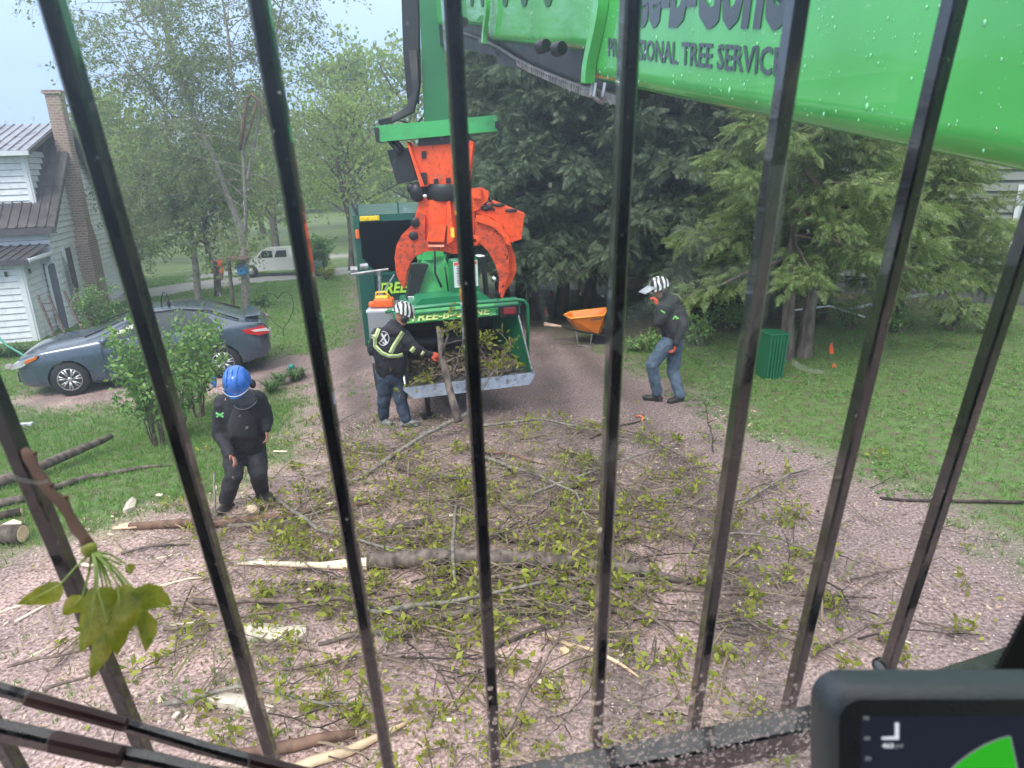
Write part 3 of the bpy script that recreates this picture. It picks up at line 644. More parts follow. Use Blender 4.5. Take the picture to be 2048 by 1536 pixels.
# ivy and day lilies at the wall
def clump(name, label, cat, base, n, h, rad, mat, wd=.03, kind=None, curl=.5, group=None):
    base = Vector(base); V_ = []; F_ = []
    for i in range(n):
        a = rnd.uniform(0, 6.283); r0 = rad * .35 * rnd.random(); p = base + Vector((math.cos(a) * r0, math.sin(a) * r0, 0)); hh = h * rnd.uniform(.6, 1.15); ln = rad * rnd.uniform(.4, 1.1)
        sdv = Vector((-math.sin(a), math.cos(a), 0)) * wd / 2; b_ = len(V_)
        for k, (f, w_) in enumerate(((0, .7), (.35, 1), (.7, .9), (1, .05))):
            q = p + Vector((math.cos(a), math.sin(a), 0)) * ln * f ** 1.6 + Vector((0, 0, hh * (f - curl * f ** 3))); V_ += [q - sdv * w_, q + sdv * w_]
        F_ += [(b_ + 2 * k, b_ + 2 * k + 1, b_ + 2 * k + 3, b_ + 2 * k + 2) for k in range(3)]
    return bigmesh(name, np.array([tuple(v) for v in V_]), np.array(F_), mat, origin=base, label=label, category=cat, kind=kind, group=group)
LILY = leafmat('lily_leaves', [(.06, .12, .04), (.10, .18, .06), (.16, .25, .10)], .3, .4)
for i in range(7): clump('daylily', ['daylily clump at the left picture edge by the porch', 'second daylily clump from the left picture edge', 'daylily clump above the white stake', 'middle daylily clump under the porch corner', 'daylily clump left of where the hose meets the bed', 'daylily clump next to the hose loop', 'daylily clump right behind the car nose'][i], 'plant', G(-45 + i * 27 - (i % 2) * 8, 716 - i * 1), 60, .5, .42, LILY, .035, group='daylilies along the porch')
def bush(name, label, base, h, r, seed, n=26, size=.06, per=7, mat=LEAF_BUSH, group=None, droop=.01, kids=(4, 4), cat='shrub'):
    rnd.seed(seed); t = thing(name, label, cat, base, group); mb = MB(); lv = []
    for i in range(n):
        a = rnd.uniform(0, 6.283); e = rnd.uniform(.0, .55) * r / h * 1.6
        grow(mb, Vector(base) + Vector((math.cos(a), math.sin(a), 0)) * .08, (math.cos(a) * e, math.sin(a) * e, 1), h * rnd.uniform(.65, 1.0), .014, 1, lv, droop, 6, .12, kids, .55, .003, 0, .35, .06)
    mb.build('stem', TWIG, t); leaf_mesh('foliage', lv, per, .05, size, mat, t); return t
bush('ivy_shrub', 'leafy climber between the leaning trellis and the brick chimney', G(205, 682), 1.4, .5, 5, 16, .06, 6)
# green hose
h0 = [G(-30, 690, .5), G(20, 655, .55), G(45, 690, .2), G(70, 715, .05), G(95, 722, .03), G(110, 716, .03), G(100, 700, .12)]
mb = MB(); mb.tube([PY(-20, 655, 14.0), PY(12, 690, 13.9), PY(40, 706, 13.8), PY(62, 722, 13.7), PY(95, 735, 13.6), PY(120, 742, 13.5)], .022, 7)
mb.build('garden_hose', M('hose_green', (.05, .28, .20), .4, .1), None, True, label='teal garden hose trailing through the daylilies to the car', category='hose')
mb = MB(); mb.tube([G(-2, 745), G(-4, 745, .55)], .02, 6); mb.build('garden_stake', TRIM, None, label='short white stake at the left edge by the lilies', category='stake')
for i, (px, py, s_) in enumerate(((60, 745, .16), (85, 750, .2), (20, 738, .15))):
    mb = MB(); mb.ell(G(px, py, .03), (s_, s_ * .7, s_ * .6), Matrix.Rotation(i, 3, 'Z'), 9, 6)
    mb.build('stone', M('field_stone', (.33, .30, .28), .85, .3, 5, bmp=.5, bscale=10), None, label=['pale stone of the bed edge left of the car bumper', 'pale stone touching the car bumper', 'stone of the bed edge farthest left'][i], category='stone')

# ------------------------------------------------------------------ grey green house behind the right cedars
S2 = M('green_grey_siding', (.20, .235, .205), .6, .1, 3)
K2 = G(1890, 600); K2.z = 0
gh = thing('grey_house', 'grey green clapboard house partly hidden behind the right cedars', 'house', K2)
dirg = (G(2120, 655) - G(1500, 600)); dirg.z = 0; dirg.normalize(); ang = math.atan2(dirg.y, dirg.x); GMx = Matrix.Translation(K2) @ Matrix.Rotation(ang, 4, 'Z')
mb = MB(GMx); mb.box((-2, 3, 2.0), (13.9, 5.9, 4.4)); mb.build('wall', S2, gh)
z = .45
while z < 4.1:
    mb = MB(GMx); mb.add([(-9, -.03, z), (5, -.03, z), (5, .045, z + .24), (-9, .045, z + .24), (-9, .05, z), (5, .05, z)], [(0, 1, 2, 3), (0, 4, 5, 1)]); mb.build('siding_board', S2, gh); z += .235
mb = MB(GMx); mb.box((-2, 0.01, .2), (13.9, .1, .45)); mb.build('foundation', M('grey_footing', (.10, .105, .10), .9, .25, 4), gh)
mb = MB(GMx); mb.prism([(-.6, 4.1), (3, 6.4), (6.6, 4.1), (6.6, 3.95), (-.6, 3.95)], (-9.4, 0, 0), (0, 1, 0), (0, 0, 1), (14.8, 0, 0)); mb.build('roof', ROOFM, gh)
def whole(mtx, lx, lz, w_, h_, prnt, nm='window'):
    mb = MB(mtx); mb.box((lx, -.05, lz), (w_, .07, h_)); wn = mb.build(nm, TRIM, prnt); mb = MB(mtx); mb.box((lx, -.075, lz), (w_ - .16, .04, h_ - .16)); mb.build('pane', M('curtain_pane', (.5, .6, .6), .15, .15, 2), wn)
whole(GMx, 1.55, 1.95, .95, 1.5, gh); whole(GMx, -5.2, 2.9, .9, 1.1, gh); whole(GMx, -3.4, 2.9, .9, 1.1, gh)
mb = MB(GMx); mb.tube([(.82, -.1, 1.35), (.82, -.1, .1)], .03, 6); mb.build('downspout', M('dark_pipe', (.03, .07, .045), .5), gh)
mb = MB(); mb.tube([PY(1690, 620, 14.2), PY(1800, 597, 14.0), PY(1905, 579, 13.8)], .035, 7); mb.build('long_pole', TRIM, None, label='long pale pole lying across the brush before the grey house wall', category='pole')
mb = MB(); mb.tube([PY(1590, 620, 14.2), PY(1660, 612, 14.0), PY(1730, 634, 13.8)], .02, 6); mb.build('long_pole', TRIM, None, label='thinner grey pole resting on the brush right of the pale trunks', category='pole')
for i, (px, py, h_, r_) in enumerate(((1700, 660, .7, .5), (1790, 665, .5, .5), (1900, 660, .55, .4), (1980, 668, .5, .4), (1640, 640, .6, .5))):
    bush('low_shrub', ['low shrub under the thinner pole', 'low shrub in front of the grey footing', 'grassy shrub by the dark downspout', 'low shrub below the white window', 'low shrub right behind the pale trunks'][i], G(px, py), h_, r_, 60 + i, 14, .05, 5, LEAF_BUSH if i != 2 else LILY)

# ------------------------------------------------------------------ parked car
PAINT = M('slate_paint', (.065, .095, .135), .28, .05, 2, metal=.35, coat=1.0)
m, t, b = nodes('car_glass'); CGL = m; b.inputs['Base Color'].default_value = (.03, .045, .05, 1); b.inputs['Roughness'].default_value = .04; b.inputs['Specular IOR Level'].default_value = .5
TYRE = M('tyre_rubber', (.018, .018, .02), .8, .2, 8, bmp=.3)
ALLOY = M('alloy', (.55, .56, .58), .3, .05, 4, metal=.8)
BLACKP = M('black_plastic', (.02, .02, .022), .5, .2, 8)
CHROME = M('chrome', (.75, .77, .8), .15, .05, 4, metal=1)
fw, rw = G(150, 789), G(452, 754)
ax_ = (rw - fw); ax_.z = 0; WB = ax_.length; ax_.normalize(); S_ = WB / 2.7
cang = math.atan2(ax_.y, ax_.x); mid = (fw + rw) / 2; side_ = Vector((ax_.y, -ax_.x, 0))     # towards the camera
cz = (fw.z + rw.z) / 2; CM = Matrix.Translation(Vector((mid.x, mid.y, cz)) - side_ * (.78 * S_)) @ Matrix.Rotation(cang, 4, 'Z') @ Matrix.Scale(S_, 4)
car = thing('parked_car', 'dark slate blue sedan parked on the gravel drive beside the white house', 'car', Vector((mid.x, mid.y, cz)))
# local: x -2.3 nose .. +2.3 tail, y towards -side; camera side is y = -0.9
# stations: x, half width low, z bottom, z belt, z top, half width at top
ST = [(-2.27, .46, .34, .60, .62, .40), (-2.22, .66, .22, .70, .74, .56), (-2.05, .80, .18, .80, .86, .62), (-1.75, .86, .17, .86, .95, .66), (-1.35, .885, .17, .90, 1.01, .68), (-1.0, .89, .17, .93, 1.05, .70), (-.78, .89, .17, .95, 1.10, .68),
      (-.45, .89, .17, .96, 1.26, .60), (-.1, .89, .17, .965, 1.41, .56), (.25, .89, .17, .97, 1.455, .55), (.7, .89, .17, .985, 1.46, .55), (1.1, .89, .17, 1.0, 1.42, .56), (1.4, .885, .18, 1.02, 1.30, .58), (1.7, .88, .20, 1.04, 1.15, .62), (1.95, .86, .24, 1.05, 1.09, .66), (2.15, .80, .28, 1.04, 1.085, .66), (2.27, .68, .36, .92, .96, .60), (2.30, .58, .42, .80, .82, .5)]
ring = []
def half(s):
    x, w_, zb, zm, zt, wt = s
    return [(0, zb), (w_ * .8, zb), (w_ * .975, zb + .06), (w_, zb + .28), (w_ * 1.0, (zb + .28) * .45 + zm * .55), (w_ * .965, zm - .03), (w_ * .93, zm + .015), ((w_ * .93 + wt) / 2 + .02, (zm + zt) / 2), (wt, zt - .035), (wt * .8, zt), (0, zt + .015)]
cv = []
for s in ST:
    h_ = half(s); full = [(-y, z) for y, z in h_] + [(y, z) for y, z in h_[::-1][1:-1]]
    cv.append([(s[0], y, z) for y, z in full])
nr = len(cv[0]); vs = [p for r_ in cv for p in r_]; fs = [(i * nr + k, (i + 1) * nr + k, (i + 1) * nr + (k + 1) % nr, i * nr + (k + 1) % nr) for i in range(len(cv) - 1) for k in range(nr)]
fs += [tuple(range(nr)), tuple((len(cv) - 1) * nr + k for k in range(nr))[::-1]]
mb = MB(CM); mb.add(vs, fs); body = mb.build('body', PAINT, car)
sm = body.modifiers.new('s', 'SUBSURF'); sm.levels = 2; sm.render_levels = 2
cut = MB(CM)
for xw in (-1.35, 1.35): cut.lathe([(.365, -1.2), (.365, 1.2)], (xw, 0, .33), (0, 1, 0), 28)
co = cut.build('cutter', PAINT, None); bo = body.modifiers.new('b', 'BOOLEAN'); bo.object = co; bo.operation = 'DIFFERENCE'; bo.solver = 'EXACT'
def bake(o):
    dg = bpy.context.evaluated_depsgraph_get(); me = bpy.data.meshes.new_from_object(o.evaluated_get(dg)); o.modifiers.clear(); o.data = me; return o
bpy.context.view_layer.update(); bake(body); bpy.data.objects.remove(co); _shade_auto(body.data, R(35))
# side glass: panels lying just proud of the cabin sides, following its slope
def cabin(x, f):
    """point on the camera side (y<0) of the cabin at x, f = 0 belt .. 1 roof edge"""
    for i in range(len(ST) - 1):
        if ST[i][0] <= x <= ST[i + 1][0]:
            q = (x - ST[i][0]) / (ST[i + 1][0] - ST[i][0]); a = [u + (v - u) * q for u, v in zip(ST[i], ST[i + 1])]; break
    x_, w_, zb, zm, zt, wt = a; y = w_ * .93 + (wt - w_ * .93) * f; z = zm + .015 + (zt - .03 - zm) * f; return (x, y, z)
def glasspane(name, outline, mat, off=.012):
    for sg in (-1, 1):
        mb = MB(CM); vs = [];
        n = 8
        for i in range(n + 1):
            for j in range(5):
                x0, x1 = outline(j / 4); x = x0 + (x1 - x0) * i / n; p = cabin(x, .06 + .80 * j / 4); vs.append((p[0], sg * (p[1] + off + .03 * math.sin(math.pi * j / 4)), p[2] + .006))
        mb.add(vs, [(i * 5 + j, (i + 1) * 5 + j, (i + 1) * 5 + j + 1, i * 5 + j + 1) for i in range(n) for j in range(4)]); mb.build(name, mat, car, True)
glasspane('front_side_window', lambda f: (-.80 + .62 * f, .12), CGL)
glasspane('rear_side_window', lambda f: (.19, 1.02 - .1 * f), CGL)
glasspane('quarter_window', lambda f: (1.06 - .1 * f, 1.48 - .42 * f), CGL)
mb = MB(CM)
for sg in (-1, 1): mb.tube([(-1.0, sg * .70, 1.07), (-.1, sg * .585, 1.39), (.7, sg * .575, 1.425), (1.2, sg * .585, 1.35), (1.75, sg * .66, 1.13)], .018, 6)
mb.build('window_trim', BLACKP, car, True)
def topglass(name, x0, x1):
    mb = MB(CM); vs = []
    for i in range(7):
        x = x0 + (x1 - x0) * i / 6; p = cabin(x, 1.0)
        for j in range(7): y = p[1] * .93 * (j / 3 - 1); vs.append((x, y, p[2] + .012 - .03 * abs(j / 3 - 1) ** 3))
    mb.add(vs, [(i * 7 + j, (i + 1) * 7 + j, (i + 1) * 7 + j + 1, i * 7 + j + 1) for i in range(6) for j in range(6)]); mb.build(name, CGL, car, True)
topglass('windscreen', -.95, -.12); topglass('rear_window', 1.12, 1.82)
for sg in (-1, 1):      # door seams, handles, mirror, lights
    mb = MB(CM)
    for x in (-.72, .155, 1.0): mb.box((x, sg * .893, .62), (.008, .012, .62))
    mb.box((.2, sg * .893, .245), (1.75, .012, .012)); mb.build('door_seam', BLACKP, car)
    for x in (-.02, .86): mb = MB(CM); mb.bbox((x, sg * .895, .86), (.19, .05, .035), .012); mb.build('door_handle', PAINT, car, True)
    mb = MB(CM); mb.ell((-.63, sg * 1.0, 1.02), (.08, .12, .085)); mb.build('mirror', PAINT, car, True)
    mb = MB(CM); mb.prism([(2.30, .84), (2.20, .98), (1.78, .94), (1.86, .86), (2.1, .80)], (0, sg * .70, 0), (1, 0, 0), (0, 0, 1), (0, sg * .165, 0)); mb.build('tail_light', M('tail_red', (.55, .012, .02), .12, .3, 9, coat=1), car, R(30))
    mb = MB(CM); mb.prism([(2.31, .88), (2.24, .94), (1.95, .925), (2.02, .885)], (0, sg * .78, 0), (1, 0, 0), (0, 0, 1), (0, sg * .095, 0)); mb.build('reversing_lens', M('clear_lens', (.7, .6, .62), .1, .1, 9, coat=1), car)
    mb = MB(CM); mb.prism([(-2.26, .62), (-2.2, .72), (-1.83, .83), (-1.88, .74), (-2.1, .64)], (0, sg * .58, 0), (1, 0, 0), (0, 0, 1), (0, sg * .255, 0)); mb.build('headlight', M('head_lens', (.5, .53, .56), .08, .2, 9, coat=1), car, R(30))
    mb = MB(CM); mb.prism([(-2.02, .70), (-2.0, .76), (-1.79, .83), (-1.82, .77)], (0, sg * .76, 0), (1, 0, 0), (0, 0, 1), (0, sg * .095, 0)); mb.build('turn_signal', M('amber_lens', (.75, .17, .02), .15, .2, 9, coat=1), car)
mb = MB(CM); mb.bbox((2.02, 0, 1.15), (.30, 1.1, .025), .01); mb.build('spoiler', PAINT, car, True)
mb = MB(CM); mb.box((-2.27, 0, .38), (.04, .9, .2)); mb.build('grille', BLACKP, car)
mb = MB(CM); mb.bbox((2.31, 0, .66), (.02, .34, .17), .005); mb.build('number_plate', TRIM, car)
mb = MB(CM); mb.box((0, 0, .24), (3.0, 1.45, .16)); mb.build('underbody', BLACKP, car)
for xw in (-1.35, 1.35):
    for sg in (-1, 1):
        wl = None
        mb = MB(CM); y = sg * .78; mb.lathe([(.20, -.105), (.30, -.11), (.322, -.08), (.326, 0), (.322, .08), (.30, .11), (.20, .105), (.2, -.1)], (xw, y, .326), (0, 1, 0), 32); wl = mb.build('wheel', TYRE, car, True)
        mb = MB(CM); yo = y + sg * .085
        mb.lathe([(.205, -.01), (.215, .02), (.20, .024), (.19, .0)], (xw, yo, .326), (0, sg, 0), 32); mb.lathe([(.05, 0), (.05, .02), (.02, .03)], (xw, yo, .326), (0, sg, 0), 14)
        for k in range(7):
            a = k * 2 * math.pi / 7 + .2
            for da in (-.16, .16):
                p = Vector((xw + math.cos(a) * .045, yo + sg * .01, .326 + math.sin(a) * .045)); q = Vector((xw + math.cos(a + da) * .2, yo + sg * .012, .326 + math.sin(a + da) * .2)); mb.tube([p, q], [.016, .021], 5)
        mb.build('rim', ALLOY, wl, True)
        mb = MB(CM); mb.lathe([(.20, 0), (.20, .01)], (xw, y + sg * .06, .326), (0, sg, 0), 24); mb.build('brake_cover', BLACKP, wl)
# ------------------------------------------------------------------ lettering
def text(name, s, o, ex, ey, width, height, mat, parent, shear=0, off=.02, thick=.004):
    """the string S drawn from o, along ex for WIDTH, its capitals HEIGHT tall along ey"""
    cu = bpy.data.curves.new(name, 'FONT'); cu.body = s; cu.size = 1; cu.shear = shear; cu.offset = off; cu.extrude = .5; cu.resolution_u = 2
    ob = bpy.data.objects.new(name, cu); COL.objects.link(ob); bpy.context.view_layer.update()
    me = bpy.data.meshes.new_from_object(ob.evaluated_get(bpy.context.evaluated_depsgraph_get())); bpy.data.objects.remove(ob)
    c = np.array([tuple(v.co) for v in me.vertices]); lo, hi = c.min(0), c.max(0); ex, ey = Vector(ex).normalized(), Vector(ey).normalized(); ez = ex.cross(ey)
    W = Vector(parent['_w']) if parent else Vector(o)
    for v, q in zip(me.vertices, c):
        p = Vector(o) + ex * ((q[0] - lo[0]) / (hi[0] - lo[0]) * width) + ey * ((q[1] - lo[1]) / (hi[1] - lo[1]) * height) + ez * (q[2] * thick)
        v.co = p - W
    me.materials.append(mat); me.name = name; return link(name, me, parent, W, {})
GREEN = M('green_paint', (.025, .30, .075), .32, .08, 3, dirt=(.04, .09, .03), dirtamt=.3, coat=.5)
GREEN_C = M('chipper_green', (.012, .21, .085), .35, .1, 3, dirt=(.06, .07, .04), dirtamt=.4, coat=.3)
GREEN_T = M('truck_green', (.006, .085, .065), .4, .12, 3, dirt=(.05, .06, .05), dirtamt=.3, coat=.3)
GREEN_L = M('light_green_paint', (.05, .42, .11), .3, .08, 3, dirt=(.05, .09, .03), dirtamt=.3, coat=.5)
BLK = M('machine_black', (.015, .016, .018), .45, .3, 6)
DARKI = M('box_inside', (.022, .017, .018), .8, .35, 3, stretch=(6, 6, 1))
STEEL = M('worn_steel', (.38, .39, .42), .38, .25, 7, metal=.7, dirt=(.12, .10, .09), dirtamt=.7)
LIME = M('lime_letters', (.45, .75, .06), .5, .05)
ORANGE = M('grapple_orange', (.85, .10, .02), .38, .12, 9, dirt=(.30, .05, .02), dirtamt=.5, bmp=.1)
ORANGE_D = M('worn_orange', (.60, .07, .02), .5, .25, 11, dirt=(.08, .045, .03), dirtamt=.8, bmp=.2)
REDL = M('red_lens', (.30, .005, .012), .15, .2, 9, coat=1)
WHITEP = M('white_plate', (.7, .72, .72), .4, .05, 5)
m, t, b = nodes('diamond_plate'); DPL = m
v_ = tex(t, 'ShaderNodeTexVoronoi', 38); b.inputs['Base Color'].default_value = (.55, .57, .60, 1); b.inputs['Metallic'].default_value = .85; b.inputs['Roughness'].default_value = .38
bump(t, b, ramp(t, v_.outputs['Distance'], [(.1, 1.), (.4, 0.)]), .8, .01)

# ------------------------------------------------------------------ chip truck
TL = PY(722, 600, 13.3); TLg = Vector((TL.x, TL.y, terrain(TL.x, TL.y)))
TM = Matrix.Translation(TLg) @ Matrix.Rotation(R(13), 4, 'Z')
def T_(): return MB(TM)
truck = thing('chip_truck', 'dark green chip truck with open back standing in front of the chipper', 'truck', TLg)
TW, TZ0, TZ1, TZ2 = 2.2, .85, 1.9, 2.92
mb = T_(); mb.box((.03, 2.2, (TZ0 + TZ2) / 2), (.06, 4.4, TZ2 - TZ0)); mb.box((TW - .03, 2.2, (TZ0 + TZ2) / 2), (.06, 4.4, TZ2 - TZ0)); mb.box((TW / 2, 2.2, TZ2 - .03), (TW - .125, 4.39, .06)); mb.build('box_wall', GREEN_T, truck)
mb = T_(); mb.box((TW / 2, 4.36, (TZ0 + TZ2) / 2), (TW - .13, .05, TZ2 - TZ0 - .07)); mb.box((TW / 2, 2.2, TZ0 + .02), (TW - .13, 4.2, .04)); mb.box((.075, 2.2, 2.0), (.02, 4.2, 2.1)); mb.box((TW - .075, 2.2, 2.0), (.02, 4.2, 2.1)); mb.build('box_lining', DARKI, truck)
mb = T_(); mb.prism([(0, TZ0 - .4), (.28, TZ0 - .4), (.28, TZ1 + .02), (.10, TZ1 + .25), (.10, TZ2 - .12), (TW - .10, TZ2 - .12), (TW - .10, TZ1 + .25), (TW - .28, TZ1), (TW - .28, TZ0 - .4), (TW, TZ0 - .4), (TW, TZ2 + .005), (.06, TZ2 + .005), (0, TZ2 - .06)], (0, -.06, 0), (1, 0, 0), (0, 0, 1), (0, .055, 0)); mb.build('rear_frame', GREEN_T, truck)
mb = T_(); mb.box((TW / 2, .02, (TZ0 + TZ1) / 2 - .05), (TW - .57, .05, TZ1 - TZ0)); mb.box((TW / 2, -.03, TZ1 - .08), (TW - .58, .04, .05)); mb.box((TW / 2, -.02, TZ1 - .42), (TW - .58, .03, .03)); mb.build('tailgate', GREEN_T, truck)
for k in range(4): mb = T_(); mb.box((.42 + k * .45, -.022, (TZ0 + TZ1) / 2 - .1), (.06, .03, .9)); mb.build('tailgate_rib', GREEN_T, truck)
text('lettering', 'TREE-B-GONE', TM @ Vector((.34, -.06, 1.44)), TM.to_3x3() @ Vector((1, 0, 0)), (0, 0, 1), 1.6, .22, LIME, truck, .3, .03)
mb = T_(); mb.bbox((.30, -.09, TZ2 - .055), (.36, .05, .09), .015); mb.build('marker_light', M('yellow_marker', (.8, .55, .02), .3, .3, 20), truck)
mb = T_(); mb.bbox((.05, -.08, TZ2 - .33), (.07, .04, .17), .02); mb.build('marker_light', M('orange_marker', (.8, .16, .03), .3, .1), truck)
for x in (.1, .85, 1.6): mb = T_(); mb.box((x, .1, TZ2 + .1), (.03, .03, .2)); mb.build('stake', GREEN_T, truck)
mb = T_(); mb.box((TW / 2, 2.9, .62), (.9, 6.4, .22)); mb.box((TW / 2, -.05, .5), (2.0, .12, .16)); mb.build('chassis', BLK, truck)
for y in (1.2, 6.0):
    for sx in (.2, TW - .2):
        mb = T_(); mb.lathe([(.25, -.14), (.44, -.15), (.48, -.1), (.48, .1), (.44, .15), (.25, .14)], (sx, y, .48), (1, 0, 0), 24); wl = mb.build('wheel', TYRE, truck, True)
        mb = T_(); mb.lathe([(.25, -.08), (.2, -.02), (.08, -.02), (.06, -.1)], (sx, y, .48), (1, 0, 0), 20); mb.build('rim', WHITEP, wl, True)
mb = T_(); mb.prism([(4.6, .7), (7.2, .7), (7.2, 1.5), (6.4, 1.65), (6.0, 2.5), (4.6, 2.6)], (.05, 0, 0), (0, 1, 0), (0, 0, 1), (TW - .1, 0, 0)); cab = mb.build('cab', WHITEP, truck, R(20))
mb = T_(); mb.prism([(5.0, 1.6), (6.25, 1.6), (5.95, 2.35), (5.0, 2.4)], (.045, 0, 0), (0, 1, 0), (0, 0, 1), (-.01, 0, 0)); mb.build('window', CGL, cab)
mq = PY(711, 520, 18.3)
mb = MB(); mb.bbox(mq, (.15, .10, .46), .03); mr = mb.build('side_mirror', BLK, truck, True)
mb = MB(); mb.tube([mq + Vector((.0, 0, -.30)), mq + Vector((.06, 0, -.36)), mq + Vector((.35, .1, -.36))], .018, 6); mb.tube([mq + Vector((0, 0, .26)), mq + Vector((.35, .1, .3))], .015, 6); mb.bbox(mq + Vector((0, -.05, -.23)), (.12, .04, .10), .02); mb.build('mirror_arm', STEEL, mr, True)

# ------------------------------------------------------------------ wood chipper
L0 = PZ(812, 795, .46); R0 = PZ(1064, 764, .46); e1 = (R0 - L0); CW = e1.length; cyaw = math.atan2(e1.y, e1.x)
Cg = Vector((L0.x, L0.y, 0)); KM = Matrix.Translation(Cg) @ Matrix.Rotation(cyaw, 4, 'Z')
def C_(): return MB(KM)
def cq(x, y, z): return KM @ Vector((x, y, z))
chip = thing('wood_chipper', 'green wood chipper with wide black infeed hopper, hitched behind the dark green truck', 'wood chipper', Cg)
def panel(mb, q, th=.02):
    q = [Vector(p) for p in q]; n = (q[1] - q[0]).cross(q[2] - q[0]).normalized() * th; mb.add(q + [p + n for p in q], [tuple(range(len(q)))[::-1], tuple(range(len(q), 2 * len(q)))] + [(i, (i + 1) % len(q), len(q) + (i + 1) % len(q), len(q) + i) for i in range(len(q))])
mb = C_(); panel(mb, [(.03, 0.02, .57), (CW - .03, 0.02, .57), (CW - .22, 1.25, .72), (.22, 1.25, .72)]); tray = mb.build('tray_floor', STEEL, chip)
mb = C_(); mb.prism([(0.1, -.10), (CW - .05, -.10), (CW + .03, .03), (CW + .03, .07), (-.03, .07), (-.03, .03)], (0, -.06, .55), (1, 0, 0), (0, .25, .97), (0, .03, 0)); mb.build('lip', STEEL, chip)
HZ = 1.42
for sx, s2 in ((0, .18), (CW, CW - .18)):
    mb = C_(); k = 1 if sx else -1
    panel(mb, [(sx, 0, .57), (sx, 0, .66), (sx - k * .03, .52, HZ), (sx - k * .04, .72, HZ + .14), (s2, 1.3, HZ + .02), (s2, 1.3, .7)], .02 * k); sp = mb.build('hopper_side', GREEN_C, chip)
    mb = C_(); mb.tube([(sx, -.01, .57), (sx, -.01, .66), (sx - k * .03, .51, HZ)], .014, 6); mb.build('edge_strip', STEEL, sp)
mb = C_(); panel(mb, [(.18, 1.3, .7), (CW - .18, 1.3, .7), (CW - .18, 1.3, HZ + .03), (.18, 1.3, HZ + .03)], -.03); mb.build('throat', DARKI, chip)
mb = C_(); mb.lathe([(.16, 0), (.16, CW - .6)], (.3, 1.2, .92), (1, 0, 0), 14); mb.build('feed_roller', BLK, chip, R(30))
mb = C_(); mb.prism([(.53, HZ - .05), (.50, HZ - .03), (.63, HZ + .16), (.70, HZ + .18), (1.34, HZ + .06), (1.34, HZ + .01), (.72, HZ + .13), (.66, HZ + .10)], (-.01, 0, 0), (0, 1, 0), (0, 0, 1), (CW + .02, 0, 0)); hood = mb.build('hood', GREEN_C, chip)
bn = Vector((0, .13, .19)).normalized()
mb = C_(); q0 = Vector((-.0, .488, HZ - .028)); panel(mb, [q0, q0 + Vector((CW * .80, 0, 0)), q0 + Vector((CW * .80, 0, 0)) + bn * .2, q0 + bn * .2], .012); mb.build('sign_band', GREEN_L, hood)
text('lettering', 'TREE-B-GONE', cq(.22, .46, HZ + .0), KM.to_3x3() @ Vector((1, 0, 0)), KM.to_3x3() @ bn, CW * .64, .12, M('pale_lime_letters', (.6, .75, .25), .5, .05), hood, .3, .03)
mb = C_(); mb.bbox((CW - .17, .50, HZ + .02), (.30, .08, .17), .01); tl_ = mb.build('tail_lamp', BLK, chip); mb = C_(); mb.bbox((CW - .17, .455, HZ + .03), (.20, .02, .10), .008); mb.build('lens', REDL, tl_)
mb = C_(); mb.tube([(-.10, .62, 1.56), (-.02, .5, 1.60), (CW * .5, .42, 1.62), (CW - .06, .42, 1.61), (CW + .04, .42, 1.59), (CW + .10, .43, 1.52), (CW + .11, .45, 1.25), (CW + .11, .52, .62)], .026, 8)
mb.tube([(-.02, .5, 1.52), (CW + .02, .5, 1.52)], .02, 6); mb.build('control_bar', GREEN_C, chip, True)
mb = C_(); mb.tube([(CW + .03, .62, 1.35), (CW + .03, .66, .85)], .035, 8); mb.tube([(CW - .1, .8, 1.3), (CW + .03, .62, 1.35)], .02, 6); mb.build('hydraulic_cylinder', BLK, chip)
# body, chute
mb = C_(); mb.bbox((CW / 2, 1.75, 1.15), (1.25, .85, .75), .04); mb.bbox((CW * .52, 1.75, 1.56), (1.0, .8, .1), .03); mb.prism([(.35, 1.5), (CW - .25, 1.5), (CW - .4, 1.62), (.5, 1.62)], (0, 1.1, 0), (1, 0, 0), (0, 0, 1), (0, .5, 0)); mb.build('housing', GREEN_C, chip)
cxm = CW * .46
mb = C_(); vs = []
for (hw_, hd, z, yy) in ((.36, .30, 1.58, 2.0), (.17, .16, 2.15, 2.0), (.16, .16, 2.42, 2.0)): vs += [(cxm - hw_, yy - hd, z), (cxm + hw_, yy - hd, z), (cxm + hw_, yy + hd, z), (cxm - hw_, yy + hd, z)]
mb.add(vs, [(i * 4 + k, i * 4 + (k + 1) % 4, (i + 1) * 4 + (k + 1) % 4, (i + 1) * 4 + k) for i in range(2) for k in range(4)] + [(8, 9, 10, 11)]); mb.box((cxm, 2.5, 2.35), (.3, 1.3, .26)); mb.lathe([(.24, 0), (.24, .05)], (cxm, 2.0, 2.1), (0, 0, 1), 20); mb.build('discharge_chute', GREEN_L, chip)
mb = C_(); mb.bbox((CW * .68, 1.52, 1.86), (.42, .3, .52), .02); ctl = mb.build('control_box', GREEN_C, chip, R(30))
mb = C_(); mb.box((CW * .68, 1.363, 1.90), (.38, .006, .40)); sg_ = mb.build('safety_sign', WHITEP, ctl)
mb = C_(); mb.box((CW * .68, 1.358, 2.065), (.36, .004, .045))
mb.build('sign_header', M('sign_red', (.6, .08, .05), .5), sg_)
mb = C_()
for k in range(12):
    for cx2 in (-.085, .085): mb.box((CW * .68 + cx2, 1.358, 2.02 - k * .026), (.14 * rnd.uniform(.7, 1), .003, .009))
mb.build('sign_text_line', BLK, sg_, kind='stuff')
